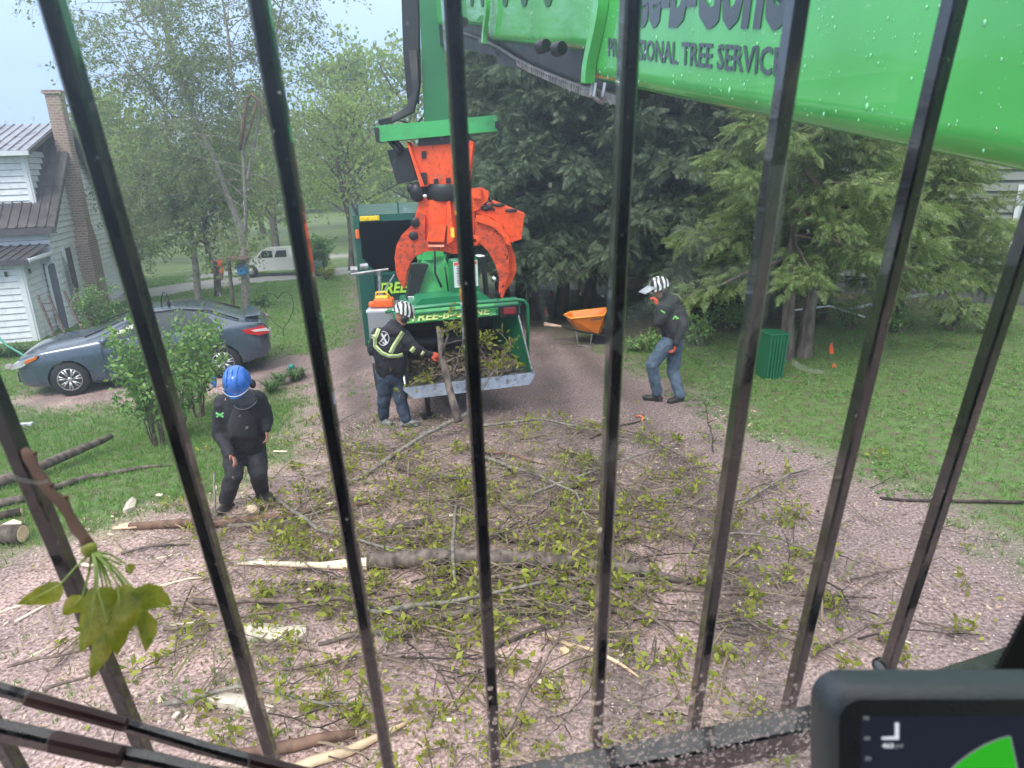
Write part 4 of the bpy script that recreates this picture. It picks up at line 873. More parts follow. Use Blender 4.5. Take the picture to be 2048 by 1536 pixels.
mb = C_(); mb.prism([(cxm - .50, 1.55), (cxm - .34, 1.55), (cxm - .12, 2.05), (cxm - .30, 2.08), (cxm - .62, 2.06), (cxm - .62, 2.0), (cxm - .38, 1.98)], (0, 1.62, 0), (1, 0, 0), (0, 0, 1), (0, .18, 0)); mb.build('rubber_guard', BLK, chip)
mb = C_(); mb.tube([(cxm + .10, 1.75, 2.4), (cxm + .0, 1.68, 2.3), (cxm - .02, 1.66, 1.9), (cxm + .06, 1.62, 1.68)], .018, 6); mb.tube([(cxm + .16, 1.6, 1.62), (cxm + .13, 1.6, 2.0)], .014, 6); mb.build('hydraulic_hose', BLK, chip, True)
mb = C_(); mb.tube([(-.45, 1.9, 1.95), (.12, 1.8, 2.0)], .022, 6); mb.tube([(-.02, 1.82, 1.97), (-.05, 1.82, 1.55)], .028, 6); mb.tube([(-.1, 1.8, 1.5), (.2, 1.75, 1.92)], .014, 6); mb.lathe([(.07, 0), (.07, .1)], (-.45, 1.95, 2.0), (1, 0, 0), 12); mb.lathe([(.05, 0), (.05, .12)], (-.3, 1.95, 2.05), (1, 0, 0), 12); mb.build('winch_boom', STEEL, chip, R(30))
mb = C_(); mb.tube([(CW * .9, 1.7, 1.5), (CW * .88, 1.7, 2.08)], .045, 8); pst = mb.build('exhaust', BLK, chip); mb = C_(); mb.ell((CW * .86, 1.7, 2.12), (.10, .10, .035)); mb.ell((CW * .98, 1.75, 1.72), (.05, .05, .05)); mb.build('exhaust_cap', CHROME, pst, True)
mb = C_(); mb.box((CW / 2, 1.6, .50), (1.1, 2.4, .14)); mb.box((CW / 2, 3.0, .55), (.14, 1.6, .14)); mb.tube([(.35, .35, .62), (.35, .35, .02)], .04, 8); mb.bbox((.35, .35, .02), (.2, .2, .03), .005); mb.build('frame', BLK, chip)
for sx in (-.12, CW + .12):
    mb = C_(); mb.lathe([(.2, -.1), (.33, -.11), (.36, -.07), (.36, .07), (.33, .11), (.2, .1)], (sx, 1.9, .35), (1, 0, 0), 24); wl = mb.build('wheel', TYRE, chip, True); mb = C_(); mb.lathe([(.2, -.05), (.06, -.05), (.05, -.1)], (sx, 1.9, .35), (1, 0, 0), 16); mb.build('rim', WHITEP, wl, True)
    mb = C_(); mb.prism([(1.4, .5), (1.5, .78), (2.3, .78), (2.4, .5), (2.34, .5), (2.26, .73), (1.54, .73), (1.46, .5)], (sx - .14, 0, 0), (0, 1, 0), (0, 0, 1), (.28, 0, 0)); mb.build('fender', GREEN_C, chip)
# tool box left of the hopper
tb = PY(733, 624, 10.5); tb2 = PY(802, 618, 10.5)
tbx = thing('tool_box', 'aluminium diamond plate tool box on the left flank of the chipper', 'toolbox', Vector((tb.x, tb.y, tb.z - 1.45)))
wv = (tb2 - tb); wv.z = 0; wl_ = wv.length; ta = math.atan2(wv.y, wv.x); TBM = Matrix.Translation(Vector((tb.x, tb.y, tb.z - .70))) @ Matrix.Rotation(ta, 4, 'Z')
mb = MB(TBM); mb.bbox((wl_ / 2, .22, .28), (wl_ - .01, .42, .80), .012); mb.build('case', DPL, tbx)
mb = MB(TBM); mb.bbox((wl_ / 2, .22, .70), (wl_ + .02, .45, .05), .012); mb.build('lid', M('bright_aluminium', (.75, .77, .8), .35, .1, 4, metal=.5), tbx)
mb = MB(TBM); mb.bbox((wl_ * .75, -.0, .55), (.1, .03, .05), .008); mb.build('latch', BLK, tbx)
mb = MB(TBM); mb.box((wl_ / 2, .22, -.2), (.1, .1, .2)); mb.box((wl_ / 2 + .3, .3, -.26), (.8, .08, .08)); mb.build('bracket', BLK, tbx)
mb = MB(TBM); mb.bbox((wl_ + .24, .5, .72), (.36, .25, .26), .01); mb.build('plate_box', DPL, None, label='smaller diamond plate box behind the white and black helmet', category='box')
sw = thing('chainsaw', 'orange and yellow chainsaw lying on the tool box lid', 'chainsaw', TBM @ Vector((.25, .2, .73)))
SO = M('saw_orange', (.85, .13, .02), .4, .15, 20); SY = M('saw_yellow', (.85, .50, .04), .4, .2, 20)
mb = MB(TBM); mb.bbox((.24, .22, .80), (.30, .20, .14), .03); mb.build('body', SO, sw, True)
mb = MB(TBM); mb.bbox((.22, .20, .88), (.20, .14, .06), .02); mb.tube([(.12, .18, .84), (.14, .18, .96), (.28, .18, .97), (.36, .18, .86)], .018, 6); mb.build('handle', SY, sw, True)
mb = MB(TBM); mb.bbox((.08, .2, .78), (.14, .12, .08), .02); mb.build('rear_grip', SO, sw, True)
mb = MB(TBM); mb.box((.42, .26, .78), (.25, .02, .07)); mb.build('guide_bar', STEEL, sw)

# ------------------------------------------------------------------ wheelbarrow, bin, flags
wb = G(1180, 688)
wbt = thing('wheelbarrow', 'orange wheelbarrow with wooden handles in front of the cedar trunks', 'wheelbarrow', wb)
def wp(px, py, dy=0): return PY(px, py, wb.y + dy)
ORB = M('barrow_orange', (.85, .22, .02), .35, .08, 5, coat=.3)
top = [wp(1128, 630, .02), wp(1142, 637, -.28), wp(1208, 631, -.28), wp(1213, 621, -.1), wp(1212, 616, .3), wp(1140, 624, .3)]
bot = [wp(1150, 658, .05), wp(1158, 660, -.15), wp(1196, 668, -.15), wp(1203, 665, -.05), wp(1202, 660, .15), wp(1155, 655, .15)]
cen = sum(top, Vector()) / 6; tin = [p.lerp(cen, .07) for p in top]; bin_ = [p.lerp(sum(bot, Vector()) / 6, .1) + Vector((0, 0, .02)) for p in bot]
n6 = 6; mb = MB(); mb.add(top + bot + tin + bin_, [(i, (i + 1) % 6, 6 + (i + 1) % 6, 6 + i) for i in range(6)] + [(12 + i, 18 + i, 18 + (i + 1) % 6, 12 + (i + 1) % 6) for i in range(6)] + [(i, 12 + i, 12 + (i + 1) % 6, (i + 1) % 6) for i in range(6)] + [tuple(range(6, 12)), tuple(range(18, 24))[::-1]])
mb.build('tray', ORB, wbt)
mb = MB(); mb.tube(top + [top[0]], .018, 7); mb.build('rim', M('barrow_rim', (.95, .36, .05), .3, .05, 5), wbt, True)
for d_ in (-.22, .2):
    mb = MB(); mb.tube([wp(1088, 646 + (4 if d_ < 0 else 0), d_), wp(1125, 653, d_)], .022, 6); mb.build('handle', M('handle_wood', (.50, .36, .27), .7), wbt)
    mb = MB(); mb.tube([wp(1122, 652, d_), wp(1160, 663, d_), wp(1212, 672, d_ * .5)], .024, 6); mb.build('rail', BLK, wbt)
    mb = MB(); mb.tube([wp(1152, 662, d_), wp(1156, 690, d_), wp(1180, 694, d_), wp(1184, 668, d_)], .015, 6); mb.build('leg', STEEL, wbt)
mb = MB(); mb.lathe([(.08, -.04), (.17, -.05), (.2, -.02), (.2, .02), (.17, .05), (.08, .04)], wp(1205, 676), (.1, 1, 0), 20); mb.build('wheel', TYRE, wbt, True)
mb = MB(); a, b_ = wp(1182, 639, -.30), wp(1204, 636, -.30); mb.add([a, b_, b_ + Vector((0, -.006, -.022)), a + Vector((0, -.006, -.022))], [(0, 1, 2, 3)]); mb.build('maker_mark', BLK, wbt)
bg_ = G(1536, 752); bt = thing('ribbed_bin', 'green ribbed plastic bin on the grass before the pale cedar trunks', 'bin', bg_)
BG_ = M('bin_green', (.008, .12, .05), .45, .1, 5); lean_ = Matrix.Translation(bg_) @ Matrix.Rotation(R(12), 4, 'Z') @ Matrix.Rotation(R(3), 4, 'Y')
hb = (PY(1545, 665, bg_.y).z - bg_.z); wB = (PY(1564, 700, bg_.y) - PY(1508, 700, bg_.y)).length * .78
mb = MB(lean_); vs = []
for z, k in ((0, .42), (hb, .5)): vs += [(-wB * k, -wB * k, z), (wB * k, -wB * k, z), (wB * k, wB * k, z), (-wB * k, wB * k, z)]
mb.add(vs, [(0, 1, 5, 4), (1, 2, 6, 5), (2, 3, 7, 6), (3, 0, 4, 7), (3, 2, 1, 0), (4, 5, 6, 7)]); mb.build('body', BG_, bt)
for k in range(6):
    f = (k + .5) / 6 - .5; mb = MB(lean_); mb.prism([(f * wB * .84 - .014, 0), (f * wB * .84 + .014, 0), (f * wB + .014, hb), (f * wB - .014, hb)], (0, -wB * .5 - .012, 0), (1, 0, 0), (0, 0, 1), (0, .07, 0)); mb.build('rib', BG_, bt)
mb = MB(lean_); mb.bbox((0, 0, hb), (wB * 1.08, wB * 1.08, .035), .01); mb.build('rim', BG_, bt)
FL = M('flag_orange', (.9, .12, .03), .5, .1)
for i, (px, py, h_, lb) in enumerate(((1661, 718, .30, 'orange marker flag standing in the right lawn beside the bin'), (1668, 738, .08, 'bent orange marker flag lying low below the standing one'), (1093, 641, .3, 'small red marker flag left of the wheelbarrow'), (1104, 598, .25, 'dark orange marker flag by the cedar trunks'))):
    g_ = G(px, py); t_ = thing('marker_flag', lb, 'flag', g_); mb = MB(); mb.tube([g_, g_ + Vector((0, 0, h_))], .005, 4); mb.build('wire', STEEL, t_)
    mb = MB(); mb.add([g_ + Vector((-.03, 0, h_ * .35)), g_ + Vector((.06, .02, h_ * .3)), g_ + Vector((.0, .01, h_ + .02)), g_ + Vector((-.04, 0, h_ * .8))], [(0, 1, 2, 3)]); mb.build('flag', FL, t_)

# ------------------------------------------------------------------ things on the far lawn
fp = G(468, 628); fd = thing('bird_feeder', 'weathered post with flat bird feeder shelf on the far lawn', 'bird feeder', fp)
mb = MB(); mb.tube([fp, PY(463, 575, fp.y), PY(457, 522, fp.y)], .055, 8); mb.build('post', BARK, fd)
a, b_, c_ = PY(426, 521, fp.y - .2), PY(458, 515, fp.y - .2), PY(490, 518, fp.y - .2)
mb = MB()
for p, q in ((a, b_), (b_, c_)): mb.add([p, q, q + Vector((0, .5, 0)), p + Vector((0, .5, 0)), p + Vector((0, 0, -.05)), q + Vector((0, 0, -.05)), q + Vector((0, .5, -.05)), p + Vector((0, .5, -.05))], [(0, 1, 2, 3), (7, 6, 5, 4), (0, 4, 5, 1), (1, 5, 6, 2), (2, 6, 7, 3), (3, 7, 4, 0)])
mb.build('shelf_roof', M('shelf_rust', (.17, .10, .08), .8), fd)
bh = PY(485, 541, bb.y - .25); bt_ = thing('birdhouse', 'blue birdhouse hung on the white spotted birch trunk', 'birdhouse', bh)
mb = MB(); mb.bbox(bh, (.26, .2, .22), .01); mb.build('box', M('bird_blue', (.03, .22, .45), .5), bt_); mb = MB(); mb.prism([(-.17, .1), (.17, .1), (.1, .2), (-.1, .2)], bh + Vector((0, -.12, 0)), (1, 0, 0), (0, 0, 1), (0, .26, 0)); mb.build('roof', M('bird_roof', (.10, .16, .22), .6), bt_)
mb = MB(); mb.lathe([(.03, 0), (.03, .01)], bh + Vector((0, -.1, .0)), (0, -1, 0), 10); mb.build('hole', BLK, bt_)
for i, (px, py, h_) in enumerate(((1245, 640, .5), (1400, 690, .6), (1320, 640, .7), (1290, 700, .35), (1450, 660, .6))): bush('low_shrub', ['weedy shrub behind the wheelbarrow wheel', 'undergrowth shrub right of the standing worker', 'undergrowth shrub behind the standing worker', 'tuft of weeds between wheelbarrow and standing worker', 'undergrowth shrub left of the green bin'][i], G(px, py), h_, .5, 90 + i, 14, .06, 5, LEAF_BUSH)
bush('low_shrub', 'low spreading plant at the foot of the birch', G(520, 612), .35, .9, 71, 26, .07, 5, LEAF_BUSH, kids=(3, 4))
# heart shaped wire stake
hp = G(568, 672); Yh = hp.y; ht = thing('heart_stake', 'thin wire garden stake bent into a heart on the lawn', 'garden stake', hp); mb = MB()
mb.tube([PY(x, y, Yh) for x, y in ((556, 597), (548, 588), (536, 587), (528, 597), (527, 610), (534, 628), (548, 645), (563, 656), (566, 657), (575, 646), (585, 625), (587, 605), (583, 591), (573, 584), (564, 586), (556, 597))], .009, 5); mb.tube([PY(565, 656, Yh), hp], .009, 5); mb.build('wire', BLK, ht, True)
# shepherd hooks
for i, (pts, lb) in enumerate((([(345, 755), (336, 700), (325, 640), (322, 600), (326, 584), (333, 588), (337, 600)], 'tall black shepherd hook with hanging feeder behind the leafy bush'), ([(300, 640), (296, 600), (292, 555)], 'thin dark plant hanger post behind the car roof'))):
    g_ = G(*pts[0]) if i == 0 else G(300, 660); t_ = thing('shepherd_hook', lb, 'garden hook', g_); mb = MB(); mb.tube([g_] + [PY(x, y, g_.y) for x, y in pts[1:]], .013, 6); mb.build('rod', BLK, t_, True)
    if i == 0: mb = MB(); mb.ell(PY(337, 606, g_.y), (.035, .035, .09)); mb.build('feeder', BLK, t_, True)
    else: mb = MB(); mb.tube([PY(285, 592, g_.y), PY(292, 572, g_.y), PY(303, 598, g_.y)], .012, 5); mb.build('hanger', BLK, t_)
# white pickup far behind, with orange machine beside it
pk = G(500, 556); PM = Matrix.Translation(Vector((pk.x, pk.y + .6, pk.z))) @ Matrix.Rotation(R(4), 4, 'Z') @ Matrix.Scale(.62, 4)
pt_ = thing('white_pickup', 'white pickup truck parked beyond the lane, seen through the leaves', 'pickup truck', Vector((pk.x, pk.y + .6, pk.z)))
WPT = M('white_car_paint', (.8, .82, .82), .3, .03, 2, coat=1)
mb = MB(PM); mb.prism([(-1.0, .45), (-1.0, .95), (-.9, 1.12), (.3, 1.22), (.9, 1.78), (2.5, 1.8), (2.75, 1.25), (4.6, 1.22), (4.65, .5), (4.1, .42), (3.8, .85), (3.3, .85), (3.0, .42), (.6, .42), (.3, .85), (-.2, .85), (-.5, .42)], (0, -.9, 0), (1, 0, 0), (0, 0, 1), (0, 1.8, 0)); mb.build('body', WPT, pt_)
for x0, x1 in ((.75, 1.55), (1.65, 2.45)): mb = MB(PM); mb.prism([(x0 - (.2 if x0 < 1 else 0), 1.26), (x1, 1.26), (x1, 1.7), (x0 + .2, 1.7)], (0, -.905, 0), (1, 0, 0), (0, 0, 1), (0, .01, 0)); mb.build('window', CGL, pt_)
for x in (.05, 3.55): mb = MB(PM); mb.lathe([(.2, -.12), (.38, -.12), (.4, -.08), (.4, .08), (.38, .12), (.2, .12)], (x, -.82, .4), (0, 1, 0), 20); wl = mb.build('wheel', TYRE, pt_, True); mb = MB(PM); mb.lathe([(.22, .0), (.1, .03), (.05, .05)], (x, -.94, .4), (0, -1, 0), 12); mb.build('rim', ALLOY, wl, True)
og = G(441, 560); ot = thing('orange_pump', 'orange topped machine on a dark post beside the far lane', 'machine', og); mb = MB(); mb.tube([og, PY(443, 545, og.y)], .09, 8); mb.build('post', BARK_R, ot); mb = MB(); mb.bbox(PY(437, 530, og.y), (.32, .3, .38), .05); mb.bbox(PY(441, 541, og.y), (.2, .25, .2), .04); mb.build('head', SO, ot, True)
gg = G(634, 552); bt2 = thing('planter_barrel', 'green planter barrel with shrub at the lane edge', 'planter', gg); mb = MB(); mb.lathe([(.2, 0), (.27, .3), (.25, .6)], gg, (0, 0, 1), 14); mb.build('barrel', M('barrel_green', (.05, .12, .08), .6), bt2, True)
bush('lawn_shrub', 'yellow green shrublet at the corner of lane and drive', G(655, 558), .45, .35, 77, 12, .08, 5, LEAF_CUT); bush('lawn_shrub', 'bushy shrub with orange tips above the planter barrel', G(645, 548), 1.5, .9, 78, 16, .1, 6, LEAF_BUSH)
# big leafy bush before the car, small things round it
bush('leafy_bush', 'tall light green leafy bush growing in front of the parked car', G(318, 890), 1.75, .30, 81, 15, .075, 4, LEAF_BUSH, kids=(5, 4), droop=.006)
bush('leafy_bush', 'slender green bush between the car door and the bent worker', G(398, 832), 1.75, .40, 82, 18, .075, 4, LEAF_BUSH, kids=(5, 4), droop=.006)
LEFTB = G(358, 868); bush('leafy_bush', 'lower leafy bush filling the gap between the two tall bushes', LEFTB, 1.1, .34, 83, 12, .07, 4, LEAF_BUSH, kids=(5, 4))
for i, (px, py) in enumerate(((560, 770), (590, 762), (545, 785))): clump('grass_clump', ['tall grass clump beside the short post', 'tall grass clump behind the little planter', 'tall grass clump nearest the blue helmet'][i], 'plant', G(px, py), 90, .42, .3, LILY, .02)
pp = G(608, 755); mb = MB(); mb.tube([pp, pp + Vector((-.04, 0, .2))], .045, 8); mb.build('short_post', BARK, None, label='short round stake beside the drive edge', category='stake')
pp = PY(583, 735, pp.y); mb = MB(); mb.lathe([(.05, -.25), (.055, .0), (.07, .04), (.04, .06)], pp, (0, 0, 1), 10); mb.build('garden_light', M('teal_plastic', (.02, .22, .2), .4), None, True, label='teal topped garden light in the tall grass clump', category='garden light')
mb = MB(); mb.ell(G(430, 775, .12), (.05, .05, .12)); mb.build('blue_bottle', M('bottle_blue', (.03, .2, .55), .2), None, True, label='small blue bottle at the foot of the slender bush', category='bottle')
sgp = G(50, 862, .12); mb = MB(); mb.bbox(sgp, (.30, .10, .045), .01, rot=Matrix.Rotation(R(8), 3, 'Z')); s_g = mb.build('step_sign', M('sign_grey', (.45, .47, .48), .6), None, label='small pale lettered block lying in the left lawn', category='sign')
text('lettering', 'NOTE', sgp + Vector((-.05, -.056, -.015)), (1, .1, 0), (0, 0, 1), .14, .03, BLK, s_g, 0, .02, .002)

# ------------------------------------------------------------------ excavator boom
bd = Vector((-.223, .975, 0)).normalized(); bn_ = Vector((-bd.y, bd.x, 0)); bo_ = Vector((1.07, .245, 0)); SL = .178
def BZ(s): return 3.565 + SL * (s - 1.62)
def BW(s, h, dpt=0): p = bo_ + bd * s - bn_ * dpt; return Vector((p.x, p.y, BZ(s) + h))       # dpt: away from the camera side face
def BP(px, py):
    d = ray(px, py); n = Vector((-bn_.x, -bn_.y, 0)); t_ = (bo_ - CP).dot(n) / d.dot(n); p = CP + d * t_; s = (p - bo_).dot(bd); return s, p.z - BZ(s)
boom = thing('crane_boom', 'wet green telescopic boom of the tree service machine crossing the upper right', 'crane boom', BW(-.5, 0))
m, t, b = nodes('wet_boom_green'); BGM = m
n1 = tex(t, 'ShaderNodeTexNoise', 2.2, 3); n2 = tex(t, 'ShaderNodeTexNoise', 5, 6, stretch=(1, 1, .06))
t.links.new(mix(t, ramp(t, n2.outputs[0], [(.52, 0.), (.75, .4)]), ramp(t, n1.outputs[0], [(.3, (.065, .44, .085)), (.7, (.10, .56, .13))]), (.02, .24, .05)), b.inputs['Base Color'])
b.inputs['Roughness'].default_value = .22; b.inputs['Coat Weight'].default_value = .7; v_ = tex(t, 'ShaderNodeTexVoronoi', 75); bump(t, b, ramp(t, v_.outputs['Distance'], [(.12, 1.), (.26, 0.)]), .25, .004)
def bsec(name, s0, s1, h0, h1, ins, mat, parent, rr=.07):
    """one telescope section: a box with a rounded underside, inset INS from the outer side face"""
    W_ = .42; prof = []
    for k in range(6): a = math.pi / 2 * k / 5; prof.append((ins + rr - rr * math.cos(a) if 0 else ins + rr * (1 - math.sin(math.pi / 2 - a)), h0 + rr * (1 - math.sin(a))))
    prof = [(ins, h1)] + [(ins + rr * (1 - math.cos(math.pi / 2 * k / 6)), h0 + rr * (1 - math.sin(math.pi / 2 * k / 6))) for k in range(7)] + [(W_ - ins - rr * (1 - math.cos(math.pi / 2 * k / 6)), h0 + rr * (1 - math.sin(math.pi / 2 * k / 6))) for k in range(6, -1, -1)] + [(W_ - ins, h1)]
    n = len(prof); mb = MB(); mb.add([BW(s0, h, d_) for d_, h in prof] + [BW(s1, h, d_) for d_, h in prof], [tuple(range(n)), tuple(range(n, 2 * n))[::-1]] + [(i, n + i, n + (i + 1) % n, (i + 1) % n) for i in range(n)])
    return mb.build(name, mat, parent, R(40))
sA = BP(1178, 60)[0]; sB = BP(968, 40)[0]; print('boom sections', sA, sB, BP(1285, 120), BP(1560, 150), BP(1300, 57), BP(1590, 72), BP(2048, 385), BP(1150, 150), BP(1000, 60))
outer = bsec('outer_section', -1.2, sA, 0, .62, 0, BGM, boom)
mid_ = bsec('middle_section', sA - .3, sB, .11, .56, .03, BGM, boom, .06)
inner = bsec('inner_section', sB - .3, 8.3, .20, .52, .06, BGM, boom, .05)
def collar(s0, s1, h0, h1, g, parent):
    mb = MB(); W_ = .42
    mb.prism([(-g, h0 + .03), (-g, h1), (g * .2, h1), (g * .2, h0 + .05)], Vector((0, 0, 0)), (0, 0, 0), (0, 0, 0), (0, 0, 0)) if 0 else None
    pts = []; n = 9
    for k in range(n + 1):
        f = k / n; pts.append((s1 - (.16 if f > .72 else .16 * smooth(f / .72)) + .0, h0 + (h1 - h0) * f))
    vs = []
    for s_, h_ in pts: vs += [BW(s_ - (.055), h_, -.002), BW(s_ - .055, h_, -g), BW(s_, h_, -g), BW(s_, h_, -.002)]
    mb.add(vs, [(i * 4 + k, i * 4 + (k + 1) % 4, (i + 1) * 4 + (k + 1) % 4, (i + 1) * 4 + k) for i in range(n) for k in range(4)] + [(0, 1, 2, 3), (n * 4 + 3, n * 4 + 2, n * 4 + 1, n * 4)])
    for s_ in (s0,): pass
    return mb.build('collar', BGM, parent, R(30))
collar(sA - .3, sA - .02, .0, .45, .045, outer); collar(sB - .3, sB - .02, .1, .45, .03, mid_)
mb = MB(); 
for k, (px, py) in enumerate(((1128, 97), (1108, 92))):
    s_, h_ = BP(px, py); c = BW(s_, h_, -.02 - .03 * k); mb.lathe([(.030, -.02), (.033, 0), (.033, .035), (.028, .04)], c, tuple(bd * .9 + bn_ * .3), 12)
mb.build('pin', BLK, outer, R(30))
for (px, py) in ((928, 42), (934, 44)): s_, h_ = BP(px, py); mb = MB(); mb.lathe([(.03, -.02), (.03, .05)], BW(s_, h_, -.02), tuple(bd), 10); mb.build('pin', BLK, mid_, R(30))
HOLE = M('hole_green', (.01, .10, .03), .5)
for px in (1003, 1040, 1087, 950, 930):
    s_, h_ = BP(px, 14); mb = MB(); rr = .085 if px > 960 else .06; mb.lathe([(rr, -.005), (rr, .004)], BW(s_, h_ + rr, .028 if px > 960 else .058), tuple(bn_), 24); mb.build('lightening_hole', HOLE, mid_ if px > 960 else inner)
# dark rail, hose track and chain below the boom
sk = [BP(1260, 195)[0], BP(1180, 178)[0], BP(1100, 140)[0], BP(1020, 110)[0], BP(940, 70)[0], BP(900, 60)[0]]
mb = MB()
for s0, s1, h0, h1 in ((sA - .25, sB, -.03, .12), (sB - .1, 8.2, .02, .21)): mb.add([BW(s, h, d_) for s in (s0, s1) for d_ in (.08, .34) for h in (h0, h1)], [(0, 1, 3, 2), (4, 6, 7, 5), (0, 4, 5, 1), (2, 3, 7, 6), (0, 2, 6, 4), (1, 5, 7, 3)])
mb.build('lower_rail', BLK, boom)
trk = [(1240, 205), (1195, 192), (1150, 180), (1100, 160), (1050, 138), (1020, 122), (985, 98), (945, 78), (915, 68)]
tp = []
for px, py in trk:
    s_, h_ = BP(px, py); tp.append(BW(s_, h_, .05))
mb = MB(); mb.tube(tp, .018, 6); mb.tube([p + Vector((.05, 0, .025)) for p in tp], .02, 6); mb.tube([p + Vector((.10, 0, .05)) for p in tp], .018, 6); mb.build('hose_bundle', BLK, boom)
mb = MB(); tot = 60
for k in range(tot):
    q = k / tot * 5.0; i = int(q); p = tp[i].lerp(tp[i + 1], q - i); dd = (tp[i + 1] - tp[i]).normalized(); mb.box(p + Vector((-.012, 0, -.004)), (.012, .035, .035), Matrix.Rotation(math.atan2(dd.z, dd.y), 3, 'X'))
mb.build('chain_links', STEEL, boom)
mb = MB()
for px, py in ((1186, 190), (1192, 192), (1210, 192)): s_, h_ = BP(px, py); mb.tube([BW(s_, h_ + .05, .0), BW(s_, h_ - .0, -.01), BW(s_, h_ - .03, .03)], .008, 5)
mb.build('hose_clip', STEEL, boom)
# lettering on the side
LET = M('boom_letters', (.035, .05, .06), .35, .2, 8, coat=.5)
ex_ = -(bd + Vector((0, 0, SL))).normalized()
sq0, hq0 = BP(1241, 117); hq0 = BP(1285, 121)[1]; hq1 = BP(1285, 79)[1]; s1_ = BP(1566, 150)[0]; sgt = 2.87
text('lettering', 'PROFESSIONAL TREE SERVICE', BW(sgt, hq0, -.003), ex_, (0, 0, 1), (sgt - s1_) * 1.016, hq1 - hq0, LET, outer, 0, .018, .0012)
hb0 = BP(1300, 57)[1]; sgt2 = BP(1235, 55)[0]; s2_ = BP(1575, 60)[0]
text('lettering', 'Tree-B-Gone', BW(sgt2, hb0, -.003), ex_, (0, 0, 1), (sgt2 - s2_) * 1.016, .26, LET, outer, .25, .04, .0012)
# rain drops standing on the side face
n = 900; ss = rng.uniform(.7, 3.2, n); hh = rng.uniform(.03, .55, n)
P = np.array([tuple(BW(a, c, -.001)) for a, c in zip(ss, hh)]); T = [(-.5, 0, -.8), (.5, 0, -.8), (.55, 0, .5), (0, 0, .9), (-.55, 0, .5), (0, .5, -.1)]
mm, tt, b2_ = nodes('rain_drop_lit'); b2_.inputs['Base Color'].default_value = (.25, .75, .35, 1); b2_.inputs['Roughness'].default_value = .05; b2_.inputs['Specular IOR Level'].default_value = 1; b2_.inputs['Coat Weight'].default_value = 1
Rm = np.repeat(np.array([[ex_.x, bn_.x, 0], [ex_.y, bn_.y, 0], [0, 0, 1.]])[None], n, 0)
Vw, Fw = stamp(T, [(0, 1, 5), (1, 2, 5), (2, 3, 5), (3, 4, 5), (4, 0, 5)], P, Rm, rng.lognormal(0, .45, n) * .0027); o = bigmesh('raindrops', Vw, Fw, mm, parent=boom, smooth=True, kind='stuff')

# ------------------------------------------------------------------ stick and grapple, 8 m ahead
YG = 8.0
def pp_(mb, pts, dy, Y=YG, th=.3):
    """outline given by where its corners stand, at distance Y + dy, TH thick"""
    q = [PY(x, y, Y + dy) for x, y in pts]; ez = Vector((0, th, 0)); mb.add(q + [p + ez for p in q], [tuple(range(len(q)))[::-1], tuple(range(len(q), 2 * len(q)))] + [(i, len(q) + i, len(q) + (i + 1) % len(q), (i + 1) % len(q)) for i in range(len(q))]); return mb
gr = thing('timber_grapple', 'orange timber grapple with saw box hanging from the green stick over the chipper', 'grapple', PY(890, 300, YG))
stk = thing('boom_stick', 'dark green hydraulic stick hanging down at the boom end', 'crane arm', PY(870, 240, YG))
mb = pp_(MB(), [(832, -160), (893, -160), (897, 250), (849, 262)], 0, th=.36); mb.build('stick', M('stick_green', (.012, .17, .045), .35, .1, 3, coat=.4), stk)
mb = pp_(MB(), [(798, -160), (832, -160), (838, 150), (834, 205), (815, 205), (806, 100)], .05, th=.2); mb.build('hose_guard', BLK, stk)
mb = MB()
for k in range(5): mb.tube([PY(820 + k * 3, 100, YG - .02 * k), PY(828 + k * 2, 180 - 2 * k, YG - .02 * k), PY(815 + k * 3, 215 + 2 * k, YG - .03 * k), PY(785, 235 + k * 2, YG), PY(757 + k, 243 + k, YG)], .018, 6)
mb.tube([PY(757, 240, YG), PY(790, 238, YG + .1), PY(830, 250, YG), PY(845, 236, YG)], .01, 5); mb.build('hydraulic_hose', BLK, stk, True)
mb = pp_(MB(), [(752, 252), (993, 230), (995, 262), (755, 284)], -.1, th=.36); mb.build('crossbar', GREEN_L, stk)
mb = pp_(MB(), [(748, 256), (757, 255), (758, 284), (752, 284)], -.12, th=.4); mb.build('bar_end', BLK, stk); mb = pp_(MB(), [(990, 243), (998, 243), (997, 257), (991, 257)], -.12, th=.4); mb.build('bar_end', BLK, stk)
mb = pp_(MB(), [(840, -60), (960, -60), (985, 20), (925, 45), (890, 30), (845, 30)], .02, th=.32); mb.build('stick_head', BGM, stk)
mb = pp_(MB(), [(838, 262), (936, 256), (937, 284), (836, 292)], -.02, th=.3); mb.build('hanger', BLK, gr)
mb = pp_(MB(), [(819, 293), (943, 284), (932, 366), (845, 374)], 0, th=.36); mb.build('rotator_housing', ORANGE, gr)
for pts in ([(812, 282), (820, 291), (849, 372), (841, 374)], [(939, 280), (947, 284), (937, 366), (930, 366)]): mb = pp_(MB(), pts, -.06, th=.5); mb.build('housing_cheek', ORANGE, gr)
mb = pp_(MB(), [(843, 303), (852, 302), (852, 316), (843, 317)], -.02, th=.03)
pp_(mb, [(868, 358), (876, 357), (876, 367), (868, 368)], -.02, th=.03); pp_(mb, [(892, 356), (901, 355), (901, 365), (892, 366)], -.02, th=.03); pp_(mb, [(841, 346), (852, 345), (853, 368), (846, 369)], -.04, th=.05); mb.build('port', BLK, gr, kind='stuff')
mb = pp_(MB(), [(774, 300), (814, 296), (834, 360), (794, 369)], .05, th=.3); mb.build('hydraulic_box', BLK, gr)
mb = MB(); mb.tube([PY(778, 280, YG), PY(795, 300, YG), PY(800, 310, YG)], .03, 7); mb.tube([PY(790, 280, YG), PY(805, 298, YG)], .025, 7); mb.build('hydraulic_hose', BLK, gr, True)
